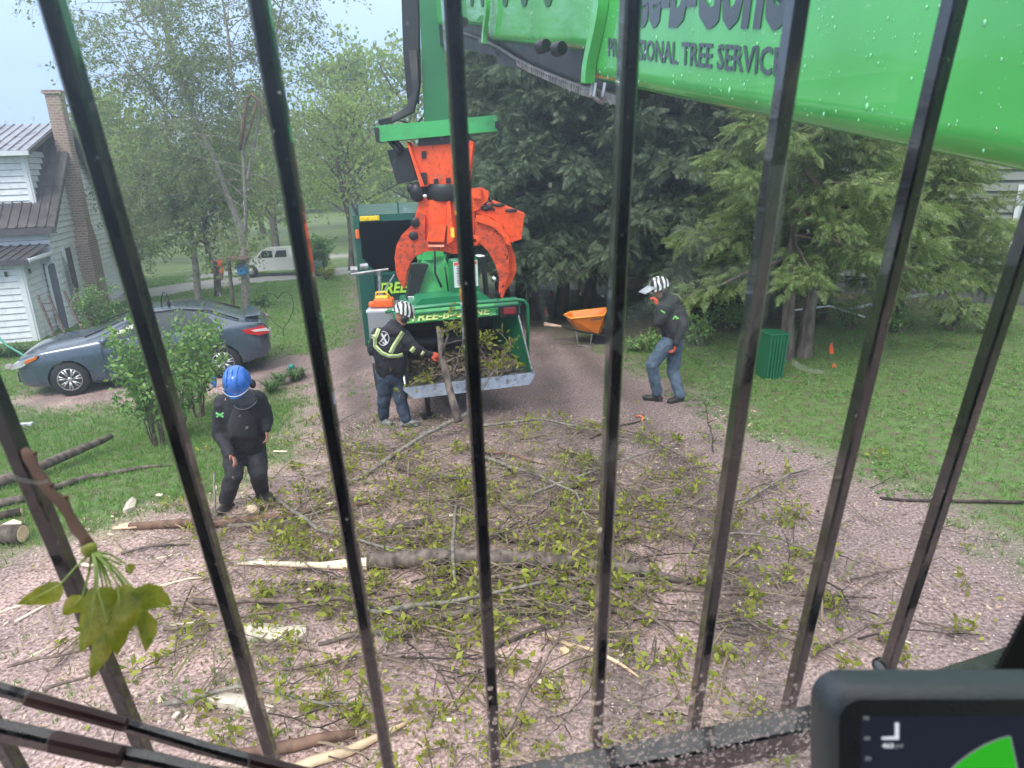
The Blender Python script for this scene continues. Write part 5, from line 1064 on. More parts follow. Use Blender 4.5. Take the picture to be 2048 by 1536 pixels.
mb = MB(); c = PY(893, 384, YG + .18); mb.lathe([(.25, -.09), (.27, -.05), (.27, .05), (.25, .09)], c, (.05, 0, 1), 28); mb.build('rotator_ring', BLK, gr, R(30))
mb = MB(); mb.ell(PY(834, 384, YG), (.085, .08, .11)); mb.ell(PY(822, 376, YG), (.05, .05, .06)); mb.build('rotator_motor', BLK, gr, True)
mb = MB(); mb.ell(PY(850, 392, YG - .06), (.025, .02, .02)); mb.build('grease_cap', WHITEP, gr, True)
mb = pp_(MB(), [(840, 396), (935, 392), (950, 420), (948, 480), (935, 505), (905, 508), (885, 500), (860, 502), (838, 485), (826, 450)], .02, th=.38); mb.build('grapple_body', ORANGE, gr)
for pts, dy in (([(857, 400), (893, 399), (893, 447), (858, 448)], -.04), ([(858, 449), (893, 449), (888, 484), (853, 483)], -.12), ([(893, 404), (900, 402), (908, 480), (894, 490)], -.09)): mb = pp_(MB(), pts, dy, th=.12); mb.build('raised_plate', ORANGE, gr)
mb = pp_(MB(), [(856, 490), (888, 490), (888, 494), (856, 494)], -.13, th=.04); mb.build('edge_bar', M('pale_orange', (.9, .35, .22), .4), gr)
mb = pp_(MB(), [(901, 455), (908, 455), (909, 475), (902, 475)], -.10, th=.01); mb.build('warning_label', M('label_yellow', (.8, .6, .05), .5), gr)
def arc(cx, cy, rx, ry, a0, a1, n): return [(cx + rx * math.cos(R(a0 + (a1 - a0) * k / n)), cy + ry * math.sin(R(a0 + (a1 - a0) * k / n))) for k in range(n + 1)]
ltine = [(836, 425), (822, 452), (803, 470), (793, 490), (789, 515), (792, 545), (799, 565), (807, 577), (811, 566), (813, 545), (820, 525), (830, 512), (850, 503), (870, 502), (888, 503), (905, 508), (905, 497), (893, 491), (860, 488), (850, 478), (850, 430)]
mb = pp_(MB(), ltine, -.03, th=.13); mb.build('left_tine', ORANGE_D, gr, label='worn curved left tine'); mb = pp_(MB(), [(x + 2, y) for x, y in ltine], .26, th=.13); mb.build('left_tine', ORANGE_D, gr)
rt_o = [(946, 452), (965, 440), (985, 448), (1005, 465), (1022, 490), (1031, 515), (1033, 540), (1025, 562), (1012, 580), (1005, 597), (999, 592), (1001, 570), (1000, 548), (992, 525), (980, 505), (965, 490), (948, 492)]
for dy in (.12, .30): mb = pp_(MB(), rt_o, dy, th=.10); mb.build('right_tine', ORANGE, gr)
rt_i = [(950, 436), (975, 440), (998, 460), (1012, 485), (1018, 515), (1018, 545), (1010, 570), (1003, 592), (997, 585), (998, 555), (990, 528), (978, 505), (962, 488), (950, 480)]
mb = pp_(MB(), rt_i, -.05, th=.10); mb.build('right_tine', ORANGE_D, gr)
mb = pp_(MB(), [(952, 430), (972, 432), (1000, 448), (1018, 475), (1022, 492), (1013, 488), (1004, 470), (985, 453), (952, 443)], -.10, th=.3); mb.build('tine_back', ORANGE, gr)
mb = pp_(MB(), [(941, 378), (962, 376), (977, 385), (976, 400), (955, 420), (944, 424)], -.05, th=.3); pp_(mb, [(941, 378), (962, 376), (962, 398), (945, 396)], -.12, th=.1); mb.build('saw_motor_cover', ORANGE, gr)
a = [(950, 425), (985, 403), (1050, 430), (1047, 440), (1043, 478), (1018, 486), (1008, 455), (985, 436)]
mb = pp_(MB(), a, .0, th=.42); mb.build('saw_box', ORANGE, gr)
mb = MB(); q = [PY(950, 425, YG), PY(985, 403, YG), PY(1050, 430, YG), PY(1020, 440, YG - .1)]
for (x, y) in ((998, 409), (1022, 420)): mb.ell(PY(x, y + 1, YG - .0), (.07, .03, .02))
mb.ell(PY(972, 417, YG - .01), (.06, .03, .03)); mb.build('slot', BLK, gr)
mb = MB(); mb.tube([PY(978, 395, YG + .1), PY(985, 408, YG), PY(980, 420, YG)], .018, 6); mb.tube([PY(965, 405, YG), PY(975, 412, YG - .03), PY(990, 420, YG - .03)], .015, 6); mb.build('hose', BLK, gr, True)
for (x, y, r_) in ((831, 445, .05), (828, 471, .05), (949, 480, .06), (950, 480, .03)): mb = MB(); mb.lathe([(r_, 0), (r_, .05), (r_ * .6, .06)], PY(x, y, YG - .0), (0, -1, 0), 16); mb.build('pivot_bolt', BLK if r_ != .06 else ORANGE, gr, R(30))
mb = MB()
for k in range(34):
    f = rnd.random(); i = int(f * 9) + 1; x, y = rt_i[i]; mb.ell(PY(x - rnd.uniform(2, 8), y + rnd.uniform(-8, 8), YG - .05), (.008 * rnd.uniform(.4, 1.4), .004, .012 * rnd.uniform(.4, 1.5)), None, 6, 4)
mb.build('paint_chips', BLK, gr, kind='stuff')
# ------------------------------------------------------------------ people
from mathutils.bvhtree import BVHTree
SKIN = M('skin', (.42, .20, .14), .5, .12, 12); JK = M('jacket_black', (.016, .017, .022), .75, .35, 5, bmp=.3, bscale=30)
BIB = M('bib_grey', (.034, .037, .042), .8, .2, 6, bmp=.3, bscale=40); PANTB = M('work_trousers', (.022, .022, .026), .8, .3, 6, bmp=.3, bscale=40, dirt=(.08, .07, .06), dirtamt=.3)
DEN = M('dark_denim', (.035, .055, .09), .8, .3, 7, bmp=.3, bscale=50, dirt=(.09, .09, .09), dirtamt=.3); DEN2 = M('faded_denim', (.075, .115, .16), .8, .25, 6, bmp=.3, bscale=50, dirt=(.03, .04, .06), dirtamt=.5)
BOOT = M('boot_black', (.02, .018, .017), .5, .3, 9); SHOE = M('shoe_grey', (.25, .26, .25), .6, .4, 14, dirt=(.05, .05, .04), dirtamt=.8)
GLOVE = M('glove_orange', (.55, .07, .03), .7, .3, 14); HIVIS = M('hi_vis_tape', (.62, .80, .28), .5, .08, 20); TAPE = M('silver_tape', (.42, .48, .36), .45, .1, 20)
def organic(name, mb, mat, parent, vox=.014, it=6, disp=0, label=None):
    o = mb.build(name, mat, parent, True); m_ = o.modifiers.new('r', 'REMESH'); m_.mode = 'VOXEL'; m_.voxel_size = vox; m_.use_smooth_shade = True
    s_ = o.modifiers.new('s', 'SMOOTH'); s_.iterations = it; s_.factor = .5
    if disp:
        for k, (sz, am) in enumerate(((.13, disp), (.05, disp * .55))):
            tx = bpy.data.textures.new('fold', 'CLOUDS'); tx.noise_scale = sz; tx.noise_depth = 2
            d_ = o.modifiers.new('d%d' % k, 'DISPLACE'); d_.texture = tx; d_.strength = am; d_.mid_level = .5; d_.texture_coords = 'LOCAL'
    bpy.context.view_layer.update(); bake(o)
    if label: o['label'] = label
    return o
def hand(mb, wr, d, nrm, sc=1.0, curl=.5, side=1):
    d = Vector(d).normalized(); nrm = Vector(nrm); nrm = (nrm - d * nrm.dot(d)).normalized(); s_ = d.cross(nrm) * side
    pr = Matrix((s_, d, nrm)).transposed(); c = Vector(wr) + d * .05 * sc
    mb.ell(c, (.043 * sc, .055 * sc, .017 * sc), pr, 12, 8)
    for k, L in enumerate((.070, .080, .074, .056)):
        b0 = Vector(wr) + d * .088 * sc + s_ * (.030 - .020 * k) * sc; d1 = (d * math.cos(curl) + nrm * math.sin(curl)); d2 = (d * math.cos(curl * 2.3) + nrm * math.sin(curl * 2.3))
        m_ = b0 + d1 * L * .55 * sc; mb.cap(b0 - d * .02 * sc, m_, .0105 * sc, .0095 * sc, 8); mb.cap(m_, m_ + d2 * L * .5 * sc, .0095 * sc, .0075 * sc, 8)
    b0 = Vector(wr) + d * .03 * sc + s_ * .036 * sc; m_ = b0 + (d * .6 + s_ * .8).normalized() * .038 * sc + nrm * .006; mb.cap(b0, m_, .013 * sc, .011 * sc, 8); mb.cap(m_, m_ + (d * .9 + s_ * .1 + nrm * .4).normalized() * .032 * sc, .011 * sc, .009 * sc, 8)
def headp(mb, c, f, up, s=1.0):
    f = Vector(f).normalized(); up = Vector(up); up = (up - f * up.dot(f)).normalized(); r_ = f.cross(up); Rm = Matrix((r_, f, up)).transposed(); c = Vector(c)
    def P(x, y, z): return c + Rm @ Vector((x * s, y * s, z * s))
    mb.ell(P(0, -.01, .02), (.077 * s, .095 * s, .105 * s), Rm); mb.ell(P(0, .03, -.055), (.058 * s, .062 * s, .068 * s), Rm); mb.ell(P(0, .062, -.095), (.028 * s, .022 * s, .022 * s), Rm)
    mb.cap(P(0, .085, .012), P(0, .108, -.022), .009 * s, .014 * s, 8); mb.ell(P(0, .083, -.058), (.026 * s, .012 * s, .009 * s), Rm, 10, 6)
    for k in (-1, 1): mb.ell(P(k * .078, -.005, -.01), (.010 * s, .02 * s, .032 * s), Rm, 8, 6); mb.ell(P(k * .03, .078, .012), (.016 * s, .012 * s, .010 * s), Rm, 8, 6)
    return P, Rm
def limb(mb, pts, rad):
    for a, b_, ra, rb in zip(pts, pts[1:], rad, rad[1:]): mb.cap(a, b_, ra, rb, 14)
def boot(mb, ank, toe, s=1.0):
    ank, toe = Vector(ank), Vector(toe); d = (toe - ank); d.z = 0; d.normalize(); g = toe.z; L = .27 * s; heel = Vector((ank.x, ank.y, g)) - d * .07 * s
    mb.cap(ank + Vector((0, 0, .05)), Vector((ank.x, ank.y, g + .07)), .055 * s, .052 * s, 12)
    Rm = Matrix((d.cross(Vector((0, 0, 1))), d, Vector((0, 0, 1)))).transposed()
    mb.ell(heel + d * .05 + Vector((0, 0, .045)), (.045 * s, .06 * s, .05 * s), Rm); mb.ell(heel + d * (L * .68) + Vector((0, 0, .038)), (.052 * s, .095 * s, .042 * s), Rm); mb.ell(heel + d * (L * .4) + Vector((0, 0, .045)), (.042 * s, .10 * s, .05 * s), Rm)
    mb.bbox(heel + d * (L * .47) + Vector((0, 0, .014)), (.088 * s, L, .028), .012, rot=Rm)
def hardhat(parent, P, Rm, mat, brim, s=1.0, stripes=None, muffs=True, tilt=0):
    mb = MB(); prof = [(.001, .135), (.05, .128), (.088, .105), (.112, .065), (.12, .02), (.121, -.005)]
    c = P(0, -.005, .045); up = Rm @ Vector((0, 0, 1)); fw_ = Rm @ Vector((0, 1, 0)); rt = Rm @ Vector((1, 0, 0)); vs = []; n = 28
    for r_, z in prof:
        for k in range(n):
            a = 2 * math.pi * k / n; vs.append(c + (rt * math.cos(a) * r_ * .92 + fw_ * math.sin(a) * r_ * 1.12 + up * (z * 1.0)) * s)
    m_ = len(prof)
    for k in range(n):
        a = 2 * math.pi * k / n; fr = max(0, math.sin(a)) ** 2 * brim; vs.append(c + (rt * math.cos(a) * .128 * .92 + fw_ * (math.sin(a) * .128 * 1.12 + fr) + up * (-.012)) * s)
    mb.add(vs, [(i * n + k, i * n + (k + 1) % n, (i + 1) * n + (k + 1) % n, (i + 1) * n + k) for i in range(m_) for k in range(n)][::1]); o = mb.build('helmet', mat, parent, True)
    sd_ = o.modifiers.new('t', 'SOLIDIFY'); sd_.thickness = .006; sd_.offset = 1
    for k in (-.035, 0, .035):
        mb = MB(); mb.tube([c + (rt * k * (1.2) + fw_ * y + up * z) * s for y, z in ((-.10, .075), (-.06, .118), (0, .137), (.06, .122), (.105, .075))], .009 * s, 6); mb.build('helmet_ridge', mat, o, True)
    if muffs:
        for k in (-1, 1): mb = MB(); mb.ell(c + (rt * k * .115 - up * .055) * s, (.032, .045, .055), Rm, 12, 8); mb.build('ear_muff', BLK, o, True)
    return o, c, rt, fw_, up
def caster(o):
    dg = bpy.context.evaluated_depsgraph_get(); W = Vector(o['_w']); me = o.data
    return BVHTree.FromPolygons([tuple(v.co + W) for v in me.vertices], [tuple(p.vertices) for p in me.polygons])
def laid(name, bv, quads, mat, parent, off=.006, label=None):
    """a thin patch of cloth or print sewn on a garment: corner grids given by where they lie, dropped on its surface"""
    vs = []; fs = []
    for q in quads:
        rows = len(q); cols = len(q[0]); b0 = len(vs); ok = True; tmp = []
        for row in q:
            for (x, y) in row:
                d = ray(x, y).normalized(); h, nrm, i, dist = bv.ray_cast(CP, d)
                if h is None: ok = False; break
                tmp.append(h - d * off)
            if not ok: break
        if ok: vs += tmp; fs += [(b0 + i * cols + j, b0 + i * cols + j + 1, b0 + (i + 1) * cols + j + 1, b0 + (i + 1) * cols + j) for i in range(rows - 1) for j in range(cols - 1)]
    if fs: mb = MB(); mb.add(vs, fs); o = mb.build(name, mat, parent, True); s_ = o.modifiers.new('t', 'SOLIDIFY'); s_.thickness = .003; return o
def ribbon(pts, w_, step=2.5):
    """split a band along PTS into small quads"""
    out = []; P = [Vector(p) for p in pts]; S = []
    for a, b_ in zip(P, P[1:]):
        n = max(1, int((b_ - a).length / step)); S += [a.lerp(b_, k / n) for k in range(n)]
    S.append(P[-1])
    for a, b_ in zip(S, S[1:]):
        i = S.index(a); pa = S[max(0, i - 1)]; na = (b_ - pa).normalized(); nb = (S[min(len(S) - 1, i + 2)] - a).normalized(); na = Vector((-na.y, na.x)) * w_ / 2; nb = Vector((-nb.y, nb.x)) * w_ / 2
        out.append([[a - na, b_ - nb], [a, b_], [a + na, b_ + nb]])
    return out
def person(label, foot, body, jacket, trousers, jmat, tmat, bmat, disp=.034, jlabel=None):
    p = thing('person', label, 'person', foot); mb = MB(); body(mb); organic('body', mb, SKIN, p, .009, 3)
    mb = MB(); jacket(mb); j = organic('jacket', mb, jmat, p, .015, 5, disp); mb = MB(); trousers(mb); tr = organic('trousers', mb, tmat, p, .015, 5, disp); return p, j, tr

# 1: bent worker with the blue helmet, left of centre
fa, fb = G(455, 1018), G(536, 1001); Y0 = (fa.y + fb.y) / 2
def J(x, y, dy=0): return PY(x, y, Y0 + dy)
sh1, sh2, hp1, hp2 = J(446, 806, -.12), J(515, 798, -.02), J(466, 893, .06), J(508, 890, .10); kn1, kn2 = J(468, 948, -.14), J(517, 948, -.05)
an1 = fa + Vector((0, .02, .12)); an2 = fb + Vector((-.08, .05, .12)); el1, el2 = J(440, 868, -.12), J(533, 838, .03); wr1, wr2 = J(461, 908, -.30), J(532, 858, -.08)
hc = J(477, 768, -.33); chest = J(481, 825, -.10); waist = J(487, 862, .0); nk = J(480, 795, -.17)
def bd1(mb):
    headp(mb, hc, (.03, -.75, -.66), (0, -.55, .6)); limb(mb, [nk, hc], [.055, .055]); limb(mb, [nk, chest, waist, (hp1 + hp2) / 2], [.09, .12, .12, .11])
    limb(mb, [nk, sh1, el1, wr1], [.06, .06, .042, .028]); limb(mb, [nk, sh2, el2, wr2], [.06, .06, .042, .028]); limb(mb, [(hp1 + hp2) / 2, hp1, kn1, an1], [.10, .085, .055, .04]); limb(mb, [(hp1 + hp2) / 2, hp2, kn2, an2], [.10, .085, .055, .04])
    hand(mb, wr1, J(474, 925, -.36) - wr1, (.4, -.4, -.5), 1.0, .5, -1); hand(mb, wr2, J(536, 880, -.10) - wr2, (-.8, -.2, 0), 1.0, .5, 1)
def jk1(mb):
    limb(mb, [nk, chest, waist], [.13, .185, .19]); limb(mb, [sh1.lerp(sh2, .12), sh1.lerp(sh2, .88)], [.105, .105]); limb(mb, [waist + Vector((-.06, 0, 0)), J(474, 885, .03)], [.17, .17]); limb(mb, [waist + Vector((.06, 0, 0)), J(502, 882, .03)], [.17, .16])
    limb(mb, [sh1, el1, wr1], [.10, .078, .058]); limb(mb, [sh2, el2, wr2], [.10, .076, .056])
def tr1(mb):
    limb(mb, [J(487, 872, .05), J(487, 888, .06)], [.17, .165]); limb(mb, [hp1, kn1, an1 + Vector((0, 0, .0))], [.125, .098, .082]); limb(mb, [hp2, kn2, an2], [.125, .098, .082])
man1, jk, tr = person('worker in black with blue helmet and face shield, bent forward over a fallen branch', (fa + fb) / 2, bd1, jk1, tr1, JK, PANTB, BOOT)
for an, toe, nm in ((an1, fa + Vector((-.03, -.16, .0)), 0), (an2, fb + Vector((.20, -.12, 0)), 1)):
    mb = MB(); toe.z = terrain(toe.x, toe.y); boot(mb, an, toe, 1.05); organic('boot', mb, BOOT, man1, .009, 3)
bv = caster(jk); g_ = []
W1 = [[(x0 + (x1 - x0) * k / 7, y) for k in range(8)] for y, x0, x1 in ((801, 476, 484), (812, 470, 491), (825, 463, 500), (838, 458, 508), (852, 455, 514), (868, 456, 515), (880, 459, 513))]
laid('bib', bv, [W1], BIB, jk, .010); laid('logo', bv, ribbon([(432, 826), (447, 834)], 4) + ribbon([(433, 834), (447, 826)], 3.5), M('logo_green', (.18, .62, .22), .5), jk)
laid('zip_pull', bv, ribbon([(490, 802), (493, 809)], 2.5), TRIM, jk)
mb = MB(); P_, Rm_ = headp(mb, hc, (.03, -.75, -.66), (0, -.55, .6)); BLUEH = M('helmet_blue', (.02, .14, .52), .3, .1, 5, coat=.6)
ho, c, rt, fw_, up = hardhat(man1, P_, Rm_, BLUEH, .03, 1.15)
m, t, b = nodes('visor'); VIS = m; b.inputs['Base Color'].default_value = (.08, .11, .16, 1); b.inputs['Roughness'].default_value = .2; b.inputs['Alpha'].default_value = .78
def visor(c, rt, fw_, up, parent, R_, h0, h1, mat, rim, tilt=0):
    mb = MB(); vs = []; n = 14
    for j in range(5):
        f = j / 4
        for k in range(n + 1):
            a = math.pi * (.16 + .68 * k / n); vs.append(c + rt * math.cos(a) * R_ * (1 - .05 * f) + fw_ * (math.sin(a) * R_ * 1.2 + tilt * f) + up * (h0 + (h1 - h0) * f))
    mb.add(vs, [(j * (n + 1) + k, j * (n + 1) + k + 1, (j + 1) * (n + 1) + k + 1, (j + 1) * (n + 1) + k) for j in range(4) for k in range(n)]); o = mb.build('face_shield', mat, parent, True); s_ = o.modifiers.new('t', 'SOLIDIFY'); s_.thickness = .003
    mb = MB(); mb.tube([vs[k] for k in range(n + 1)] + [vs[j * (n + 1) + n] for j in range(1, 5)] + [vs[4 * (n + 1) + k] for k in range(n, -1, -1)] + [vs[j * (n + 1)] for j in range(3, 0, -1)] + [vs[0]], .006, 6); mb.build('shield_rim', rim, o, True)
visor(c, rt, fw_, up, ho, .15, -.0, -.25, VIS, STEEL, .0)

# 2: worker in the hi vis striped hoodie feeding the chipper
fa, fb = G(768, 848), G(812, 852); Y0 = (fa.y + fb.y) / 2
sh1, sh2, hp1, hp2 = J(757, 672, -.28), J(808, 674, -.25), J(770, 752, -.10), J(799, 752, -.08); kn1, kn2 = J(769, 795, -.03), J(801, 798, -.08); an1, an2 = fa + Vector((0, 0, .12)), fb + Vector((0, 0, .12))
el1, el2 = J(746, 700, -.22), J(832, 700, -.28); wr1, wr2 = J(775, 712, -.05), J(860, 710, -.20); hc = J(805, 633, -.24); nk = J(790, 656, -.25); chest = J(782, 690, -.22); waist = J(783, 728, -.14)
hf = (.82, .35, -.45); hu = (.25, .1, 1)
D2 = Vector((0, 0, 0))
def bd2(mb):
    headp(mb, hc, hf, hu); limb(mb, [nk, hc], [.055, .055]); limb(mb, [nk, chest, waist, (hp1 + hp2) / 2], [.09, .12, .12, .11]); limb(mb, [nk, sh1, el1, wr1], [.06, .06, .042, .028]); limb(mb, [nk, sh2, el2, wr2], [.06, .06, .042, .028])
    limb(mb, [(hp1 + hp2) / 2, hp1, kn1, an1], [.10, .085, .055, .04]); limb(mb, [(hp1 + hp2) / 2, hp2, kn2, an2], [.10, .085, .055, .04]); hand(mb, wr1, (.8, .3, -.1), (0, 0, -1), .98, .6, 1); hand(mb, wr2, (.9, .2, -.1), (.1, .6, -.6), .98, .9, -1)
def jk2(mb):
    limb(mb, [nk, chest, waist], [.12, .20, .195]); limb(mb, [sh1.lerp(sh2, .05), sh1.lerp(sh2, .9)], [.12, .12]); limb(mb, [chest + Vector((-.08, 0, 0)), waist + Vector((-.06, 0, -.06))], [.17, .165]); limb(mb, [chest + Vector((.06, 0, 0)), waist + Vector((.05, 0, -.06))], [.17, .165])
    limb(mb, [sh1, el1, wr1], [.095, .078, .055]); limb(mb, [sh2, el2, wr2], [.10, .082, .05]); mb.ell(nk + Vector((-.02, -.06, -.02)), (.16, .11, .09)); mb.ell(nk + Vector((.0, .02, .03)), (.10, .10, .06))
def tr2(mb):
    limb(mb, [J(782, 738, -.12), J(784, 752, -.10)], [.175, .165]); limb(mb, [hp1, kn1, an1], [.125, .098, .078]); limb(mb, [hp2, kn2, an2], [.125, .098, .08])
man2, jk, tr = person('worker in black hoodie with lime reflective stripes pushing a branch into the chipper', (fa + fb) / 2, bd2, jk2, tr2, JK, DEN, SHOE)
for an, toe in ((an1, fa + Vector((.10, -.10, 0))), (an2, fb + Vector((.16, -.02, 0)))): mb = MB(); toe.z = terrain(toe.x, toe.y); boot(mb, an, toe, 1.0); organic('shoe', mb, SHOE, man2, .009, 3)
mb = MB(); hand(mb, wr2 + Vector((.0, -.01, 0)), (.9, .2, -.1), (.1, .6, -.6), 1.16, .9, -1); organic('glove', mb, GLOVE, man2, .006, 2); mb = MB(); hand(mb, wr1, (.8, .3, -.1), (0, 0, -1), 1.14, .6, 1); organic('glove', mb, GLOVE, man2, .006, 2)
bv = caster(jk)
for pts, w_ in (([(762, 648), (756, 662), (750, 678), (750, 692), (764, 706), (778, 712), (796, 712), (806, 709)], 7.5), ([(806, 664), (797, 678), (788, 692), (781, 706)], 9), ([(741, 668), (749, 675)], 9), ([(818, 708), (829, 695)], 8.5), ([(842, 712), (848, 703)], 6)):
    laid('reflective_stripe', bv, ribbon(pts, w_), HIVIS, jk); laid('silver_band', bv, ribbon(pts, w_ * .36), TAPE, jk, .011)
LG = M('print_white', (.6, .62, .62), .6)
laid('back_logo', bv, ribbon([(763, 667), (773, 686)], 4) + ribbon([(773, 668), (761, 684)], 3.5) + ribbon([(766, 684), (770, 690), (774, 684)], 3), LG, jk)
laid('back_logo_ring', bv, ribbon([(767 + 11 * math.cos(a), 677 + 14 * math.sin(a)) for a in [k * .3 - 1.9 for k in range(16)]], 1.6), LG, jk)
mb = MB(); P_, Rm_ = headp(mb, hc, hf, hu)
m, t, b = nodes('helmet_swirl'); HSW = m; wv_ = tex(t, 'ShaderNodeTexWave', 5.2, 1); wv_.inputs['Distortion'].default_value = 7; t.links.new(ramp(t, wv_.outputs[0], [(.46, (.03, .035, .035)), (.54, (.62, .65, .63))]), b.inputs['Base Color']); b.inputs['Roughness'].default_value = .3
ho, c, rt, fw_, up = hardhat(man2, P_, Rm_, HSW, .05, 1.12)

# 3: worker standing on the right, hand to his face
fa, fb = G(1306, 797), G(1352, 803); Y0 = (fa.y + fb.y) / 2
sh1, sh2, hp1, hp2 = J(1331, 616, -.16), J(1350, 613, .14), J(1334, 688, -.07), J(1350, 688, .08); kn1, kn2 = J(1304, 728, -.08), J(1346, 742, .06); an1, an2 = J(1314, 784, -.02), fb + Vector((.05, 0, .12))
el1, el2 = J(1318, 645, -.20), J(1366, 650, -.2); wr1, wr2 = J(1316, 612, -.2), J(1352, 688, -.24); hc = J(1321, 580, 0); nk = J(1334, 600, 0); chest = J(1343, 632, 0); waist = J(1346, 665, 0); hf = (-.93, -.15, -.35); hu = (-.3, 0, 1)
def bd3(mb):
    headp(mb, hc, hf, hu); limb(mb, [nk, hc], [.055, .055]); limb(mb, [nk, chest, waist, (hp1 + hp2) / 2], [.09, .12, .12, .11]); limb(mb, [nk, sh1, el1, wr1], [.06, .06, .042, .028]); limb(mb, [nk, sh2, el2, wr2], [.06, .06, .042, .028])
    limb(mb, [(hp1 + hp2) / 2, hp1, kn1, an1], [.10, .085, .055, .04]); limb(mb, [(hp1 + hp2) / 2, hp2, kn2, an2], [.10, .085, .055, .04]); hand(mb, wr1, (-.3, 0, 1), (-.8, .3, 0), .98, .7, 1); hand(mb, wr2, (-.2, 0, -1), (-.8, .3, 0), .98, .7, 1)
def jk3(mb):
    limb(mb, [nk, chest, waist], [.12, .185, .18]); limb(mb, [sh1, sh2], [.11, .11]); limb(mb, [chest + Vector((.06, 0, 0)), waist + Vector((.0, 0, -.08))], [.17, .165]); limb(mb, [sh1, el1, wr1], [.095, .075, .055]); limb(mb, [sh2, el2, wr2], [.098, .078, .055]); mb.ell(nk + Vector((.08, 0, .0)), (.11, .11, .08))
def tr3(mb):
    limb(mb, [J(1346, 673, 0), J(1343, 688, 0)], [.165, .16]); limb(mb, [hp1, kn1, an1], [.12, .095, .075]); limb(mb, [hp2, kn2, an2], [.12, .095, .078])
man3, jk, tr = person('worker in black jacket and blue jeans standing right of the wheelbarrow, hand at his face', (fa + fb) / 2, bd3, jk3, tr3, JK, DEN2, BOOT)
for an, toe in ((an1, fa + Vector((-.16, -.03, 0))), (an2, fb + Vector((-.12, -.08, 0)))): mb = MB(); toe.z = terrain(toe.x, toe.y); an = Vector((an.x, an.y, toe.z + .12)); boot(mb, an, toe, 1.08); organic('boot', mb, BOOT, man3, .009, 3)
mb = MB(); hand(mb, wr2, (-.2, 0, -1), (-.8, .3, 0), 1.16, .7, 1); organic('glove', mb, GLOVE, man3, .006, 2); mb = MB(); hand(mb, wr1, (-.3, 0, 1), (-.8, .3, 0), 1.14, .7, 1); organic('glove', mb, GLOVE, man3, .006, 2)
bv = caster(jk); LGR = M('logo_lime', (.25, .7, .15), .5); laid('logo', bv, ribbon([(1346, 639), (1350, 632), (1354, 639)], 3) + ribbon([(1351, 633), (1357, 638)], 3), LGR, jk); laid('logo', bv, ribbon([(1322, 621), (1330, 626)], 3), LGR, jk)
mb = MB(); P_, Rm_ = headp(mb, hc, hf, hu)
ho, c, rt, fw_, up = hardhat(man3, P_, Rm_, HSW, .05, 1.1); visor(c + fw_ * .06, rt, (fw_ * .8 + up * .6).normalized(), (up * .2 - fw_ * .98).normalized(), ho, .12, .02, -.14, M('visor_grey', (.30, .34, .38), .35, .2, 30), STEEL)
# ------------------------------------------------------------------ logs, branches and split wood on the ground
def zone(x, y):
    L = [(215, 1042, 'the forked limb end'), (490, 1020, 'the bent worker'), (600, 1130, 'the pale split plank'), (860, 960, 'the short dark log'), (800, 1065, 'the short grey log'), (900, 860, 'the foot of the held stem'), (1000, 1130, 'the middle of the thick grey limb'), (1250, 1150, 'the thin end of the thick limb'),
         (555, 1270, 'the large white slab'), (480, 1415, 'the torn edged slab'), (800, 1460, 'the torn yellow plank'), (1190, 1310, 'the peeled stick'), (1050, 1230, 'the low dark limb'), (1280, 840, 'the orange cord scrap'), (720, 900, 'the slanting grey pole'), (1450, 1190, 'the long straight stick'), (1340, 950, 'the arched branch'), (1120, 1000, 'the upper heap'), (1700, 1180, 'the bare bent twigs'), (1850, 1010, 'the dark stick on the lawn edge'), (640, 1180, 'the grey arching branch'), (1000, 1400, 'the lower middle twigs'), (1480, 1450, 'the lower right glass drops'), (330, 1180, 'the hanging leaves')]
    c = min(L, key=lambda q: (q[0] - x) ** 2 + ((q[1] - y) * 1.6) ** 2); dx, dy = x - c[0], (y - c[1]) * 1.6
    return ('right of ' if dx > 0 else 'left of ') + c[2] if abs(dx) > abs(dy) else ('in front of ' if dy > 0 else 'behind ') + c[2]
def log(name, label, cat, pts, rad, mat=BARK, n=12, dz=None, ends=True, wobble=.012, group=None):
    """pts: where the axis meets the ground, as photograph pixels (x, y[, extra height])"""
    P = []; k = len(pts)
    for p, r_ in zip(pts, rad): g_ = G(p[0], p[1]); g_.z += r_ * .9 + (p[2] if len(p) > 2 else 0); P.append(g_)
    Q = []; RR = []
    for i in range(k - 1):
        m_ = max(1, int((P[i + 1] - P[i]).length / .18))
        for j in range(m_): f = j / m_; Q.append(P[i].lerp(P[i + 1], f) + Vector([rnd.uniform(-1, 1) * wobble for _ in range(3)])); RR.append((rad[i] + (rad[i + 1] - rad[i]) * f) * rnd.uniform(.95, 1.06))
    Q.append(P[-1]); RR.append(rad[-1]); W = P[0].lerp(P[-1], .5); W.z = min(p.z for p in P) - max(rad)
    t_ = thing(name, label, cat, W, group); mb = MB(); mb.tube(Q, RR, n, cap=True); mb.build('bark', mat, t_, True)
    if ends:
        for a, b_, r_ in ((Q[0], Q[1], RR[0]), (Q[-1], Q[-2], RR[-1])):
            if r_ > .02: d = (a - b_).normalized(); mb = MB(); mb.lathe([(r_ * .88, 0), (r_ * .86, .006)], a, tuple(d), 12); mb.build('cut_end', WOOD, t_)
    return t_, Q, RR
def splinter(parent, p, d, L, w_, n=7, mat=WOOD_P):
    mb = MB(); d = Vector(d).normalized()
    for k in range(n):
        o = Vector((rnd.gauss(0, 1), rnd.gauss(0, 1), abs(rnd.gauss(0, .6)))).normalized() * w_ * rnd.uniform(.1, .8); l = L * rnd.uniform(.4, 1); mb.tube([Vector(p) + o - d * L * .3, Vector(p) + o * 1.1 + d * l * .5, Vector(p) + o * 1.2 + d * l], [w_ * .35, w_ * .28, .003], 5)
    return mb.build('splintered_end', mat, parent)
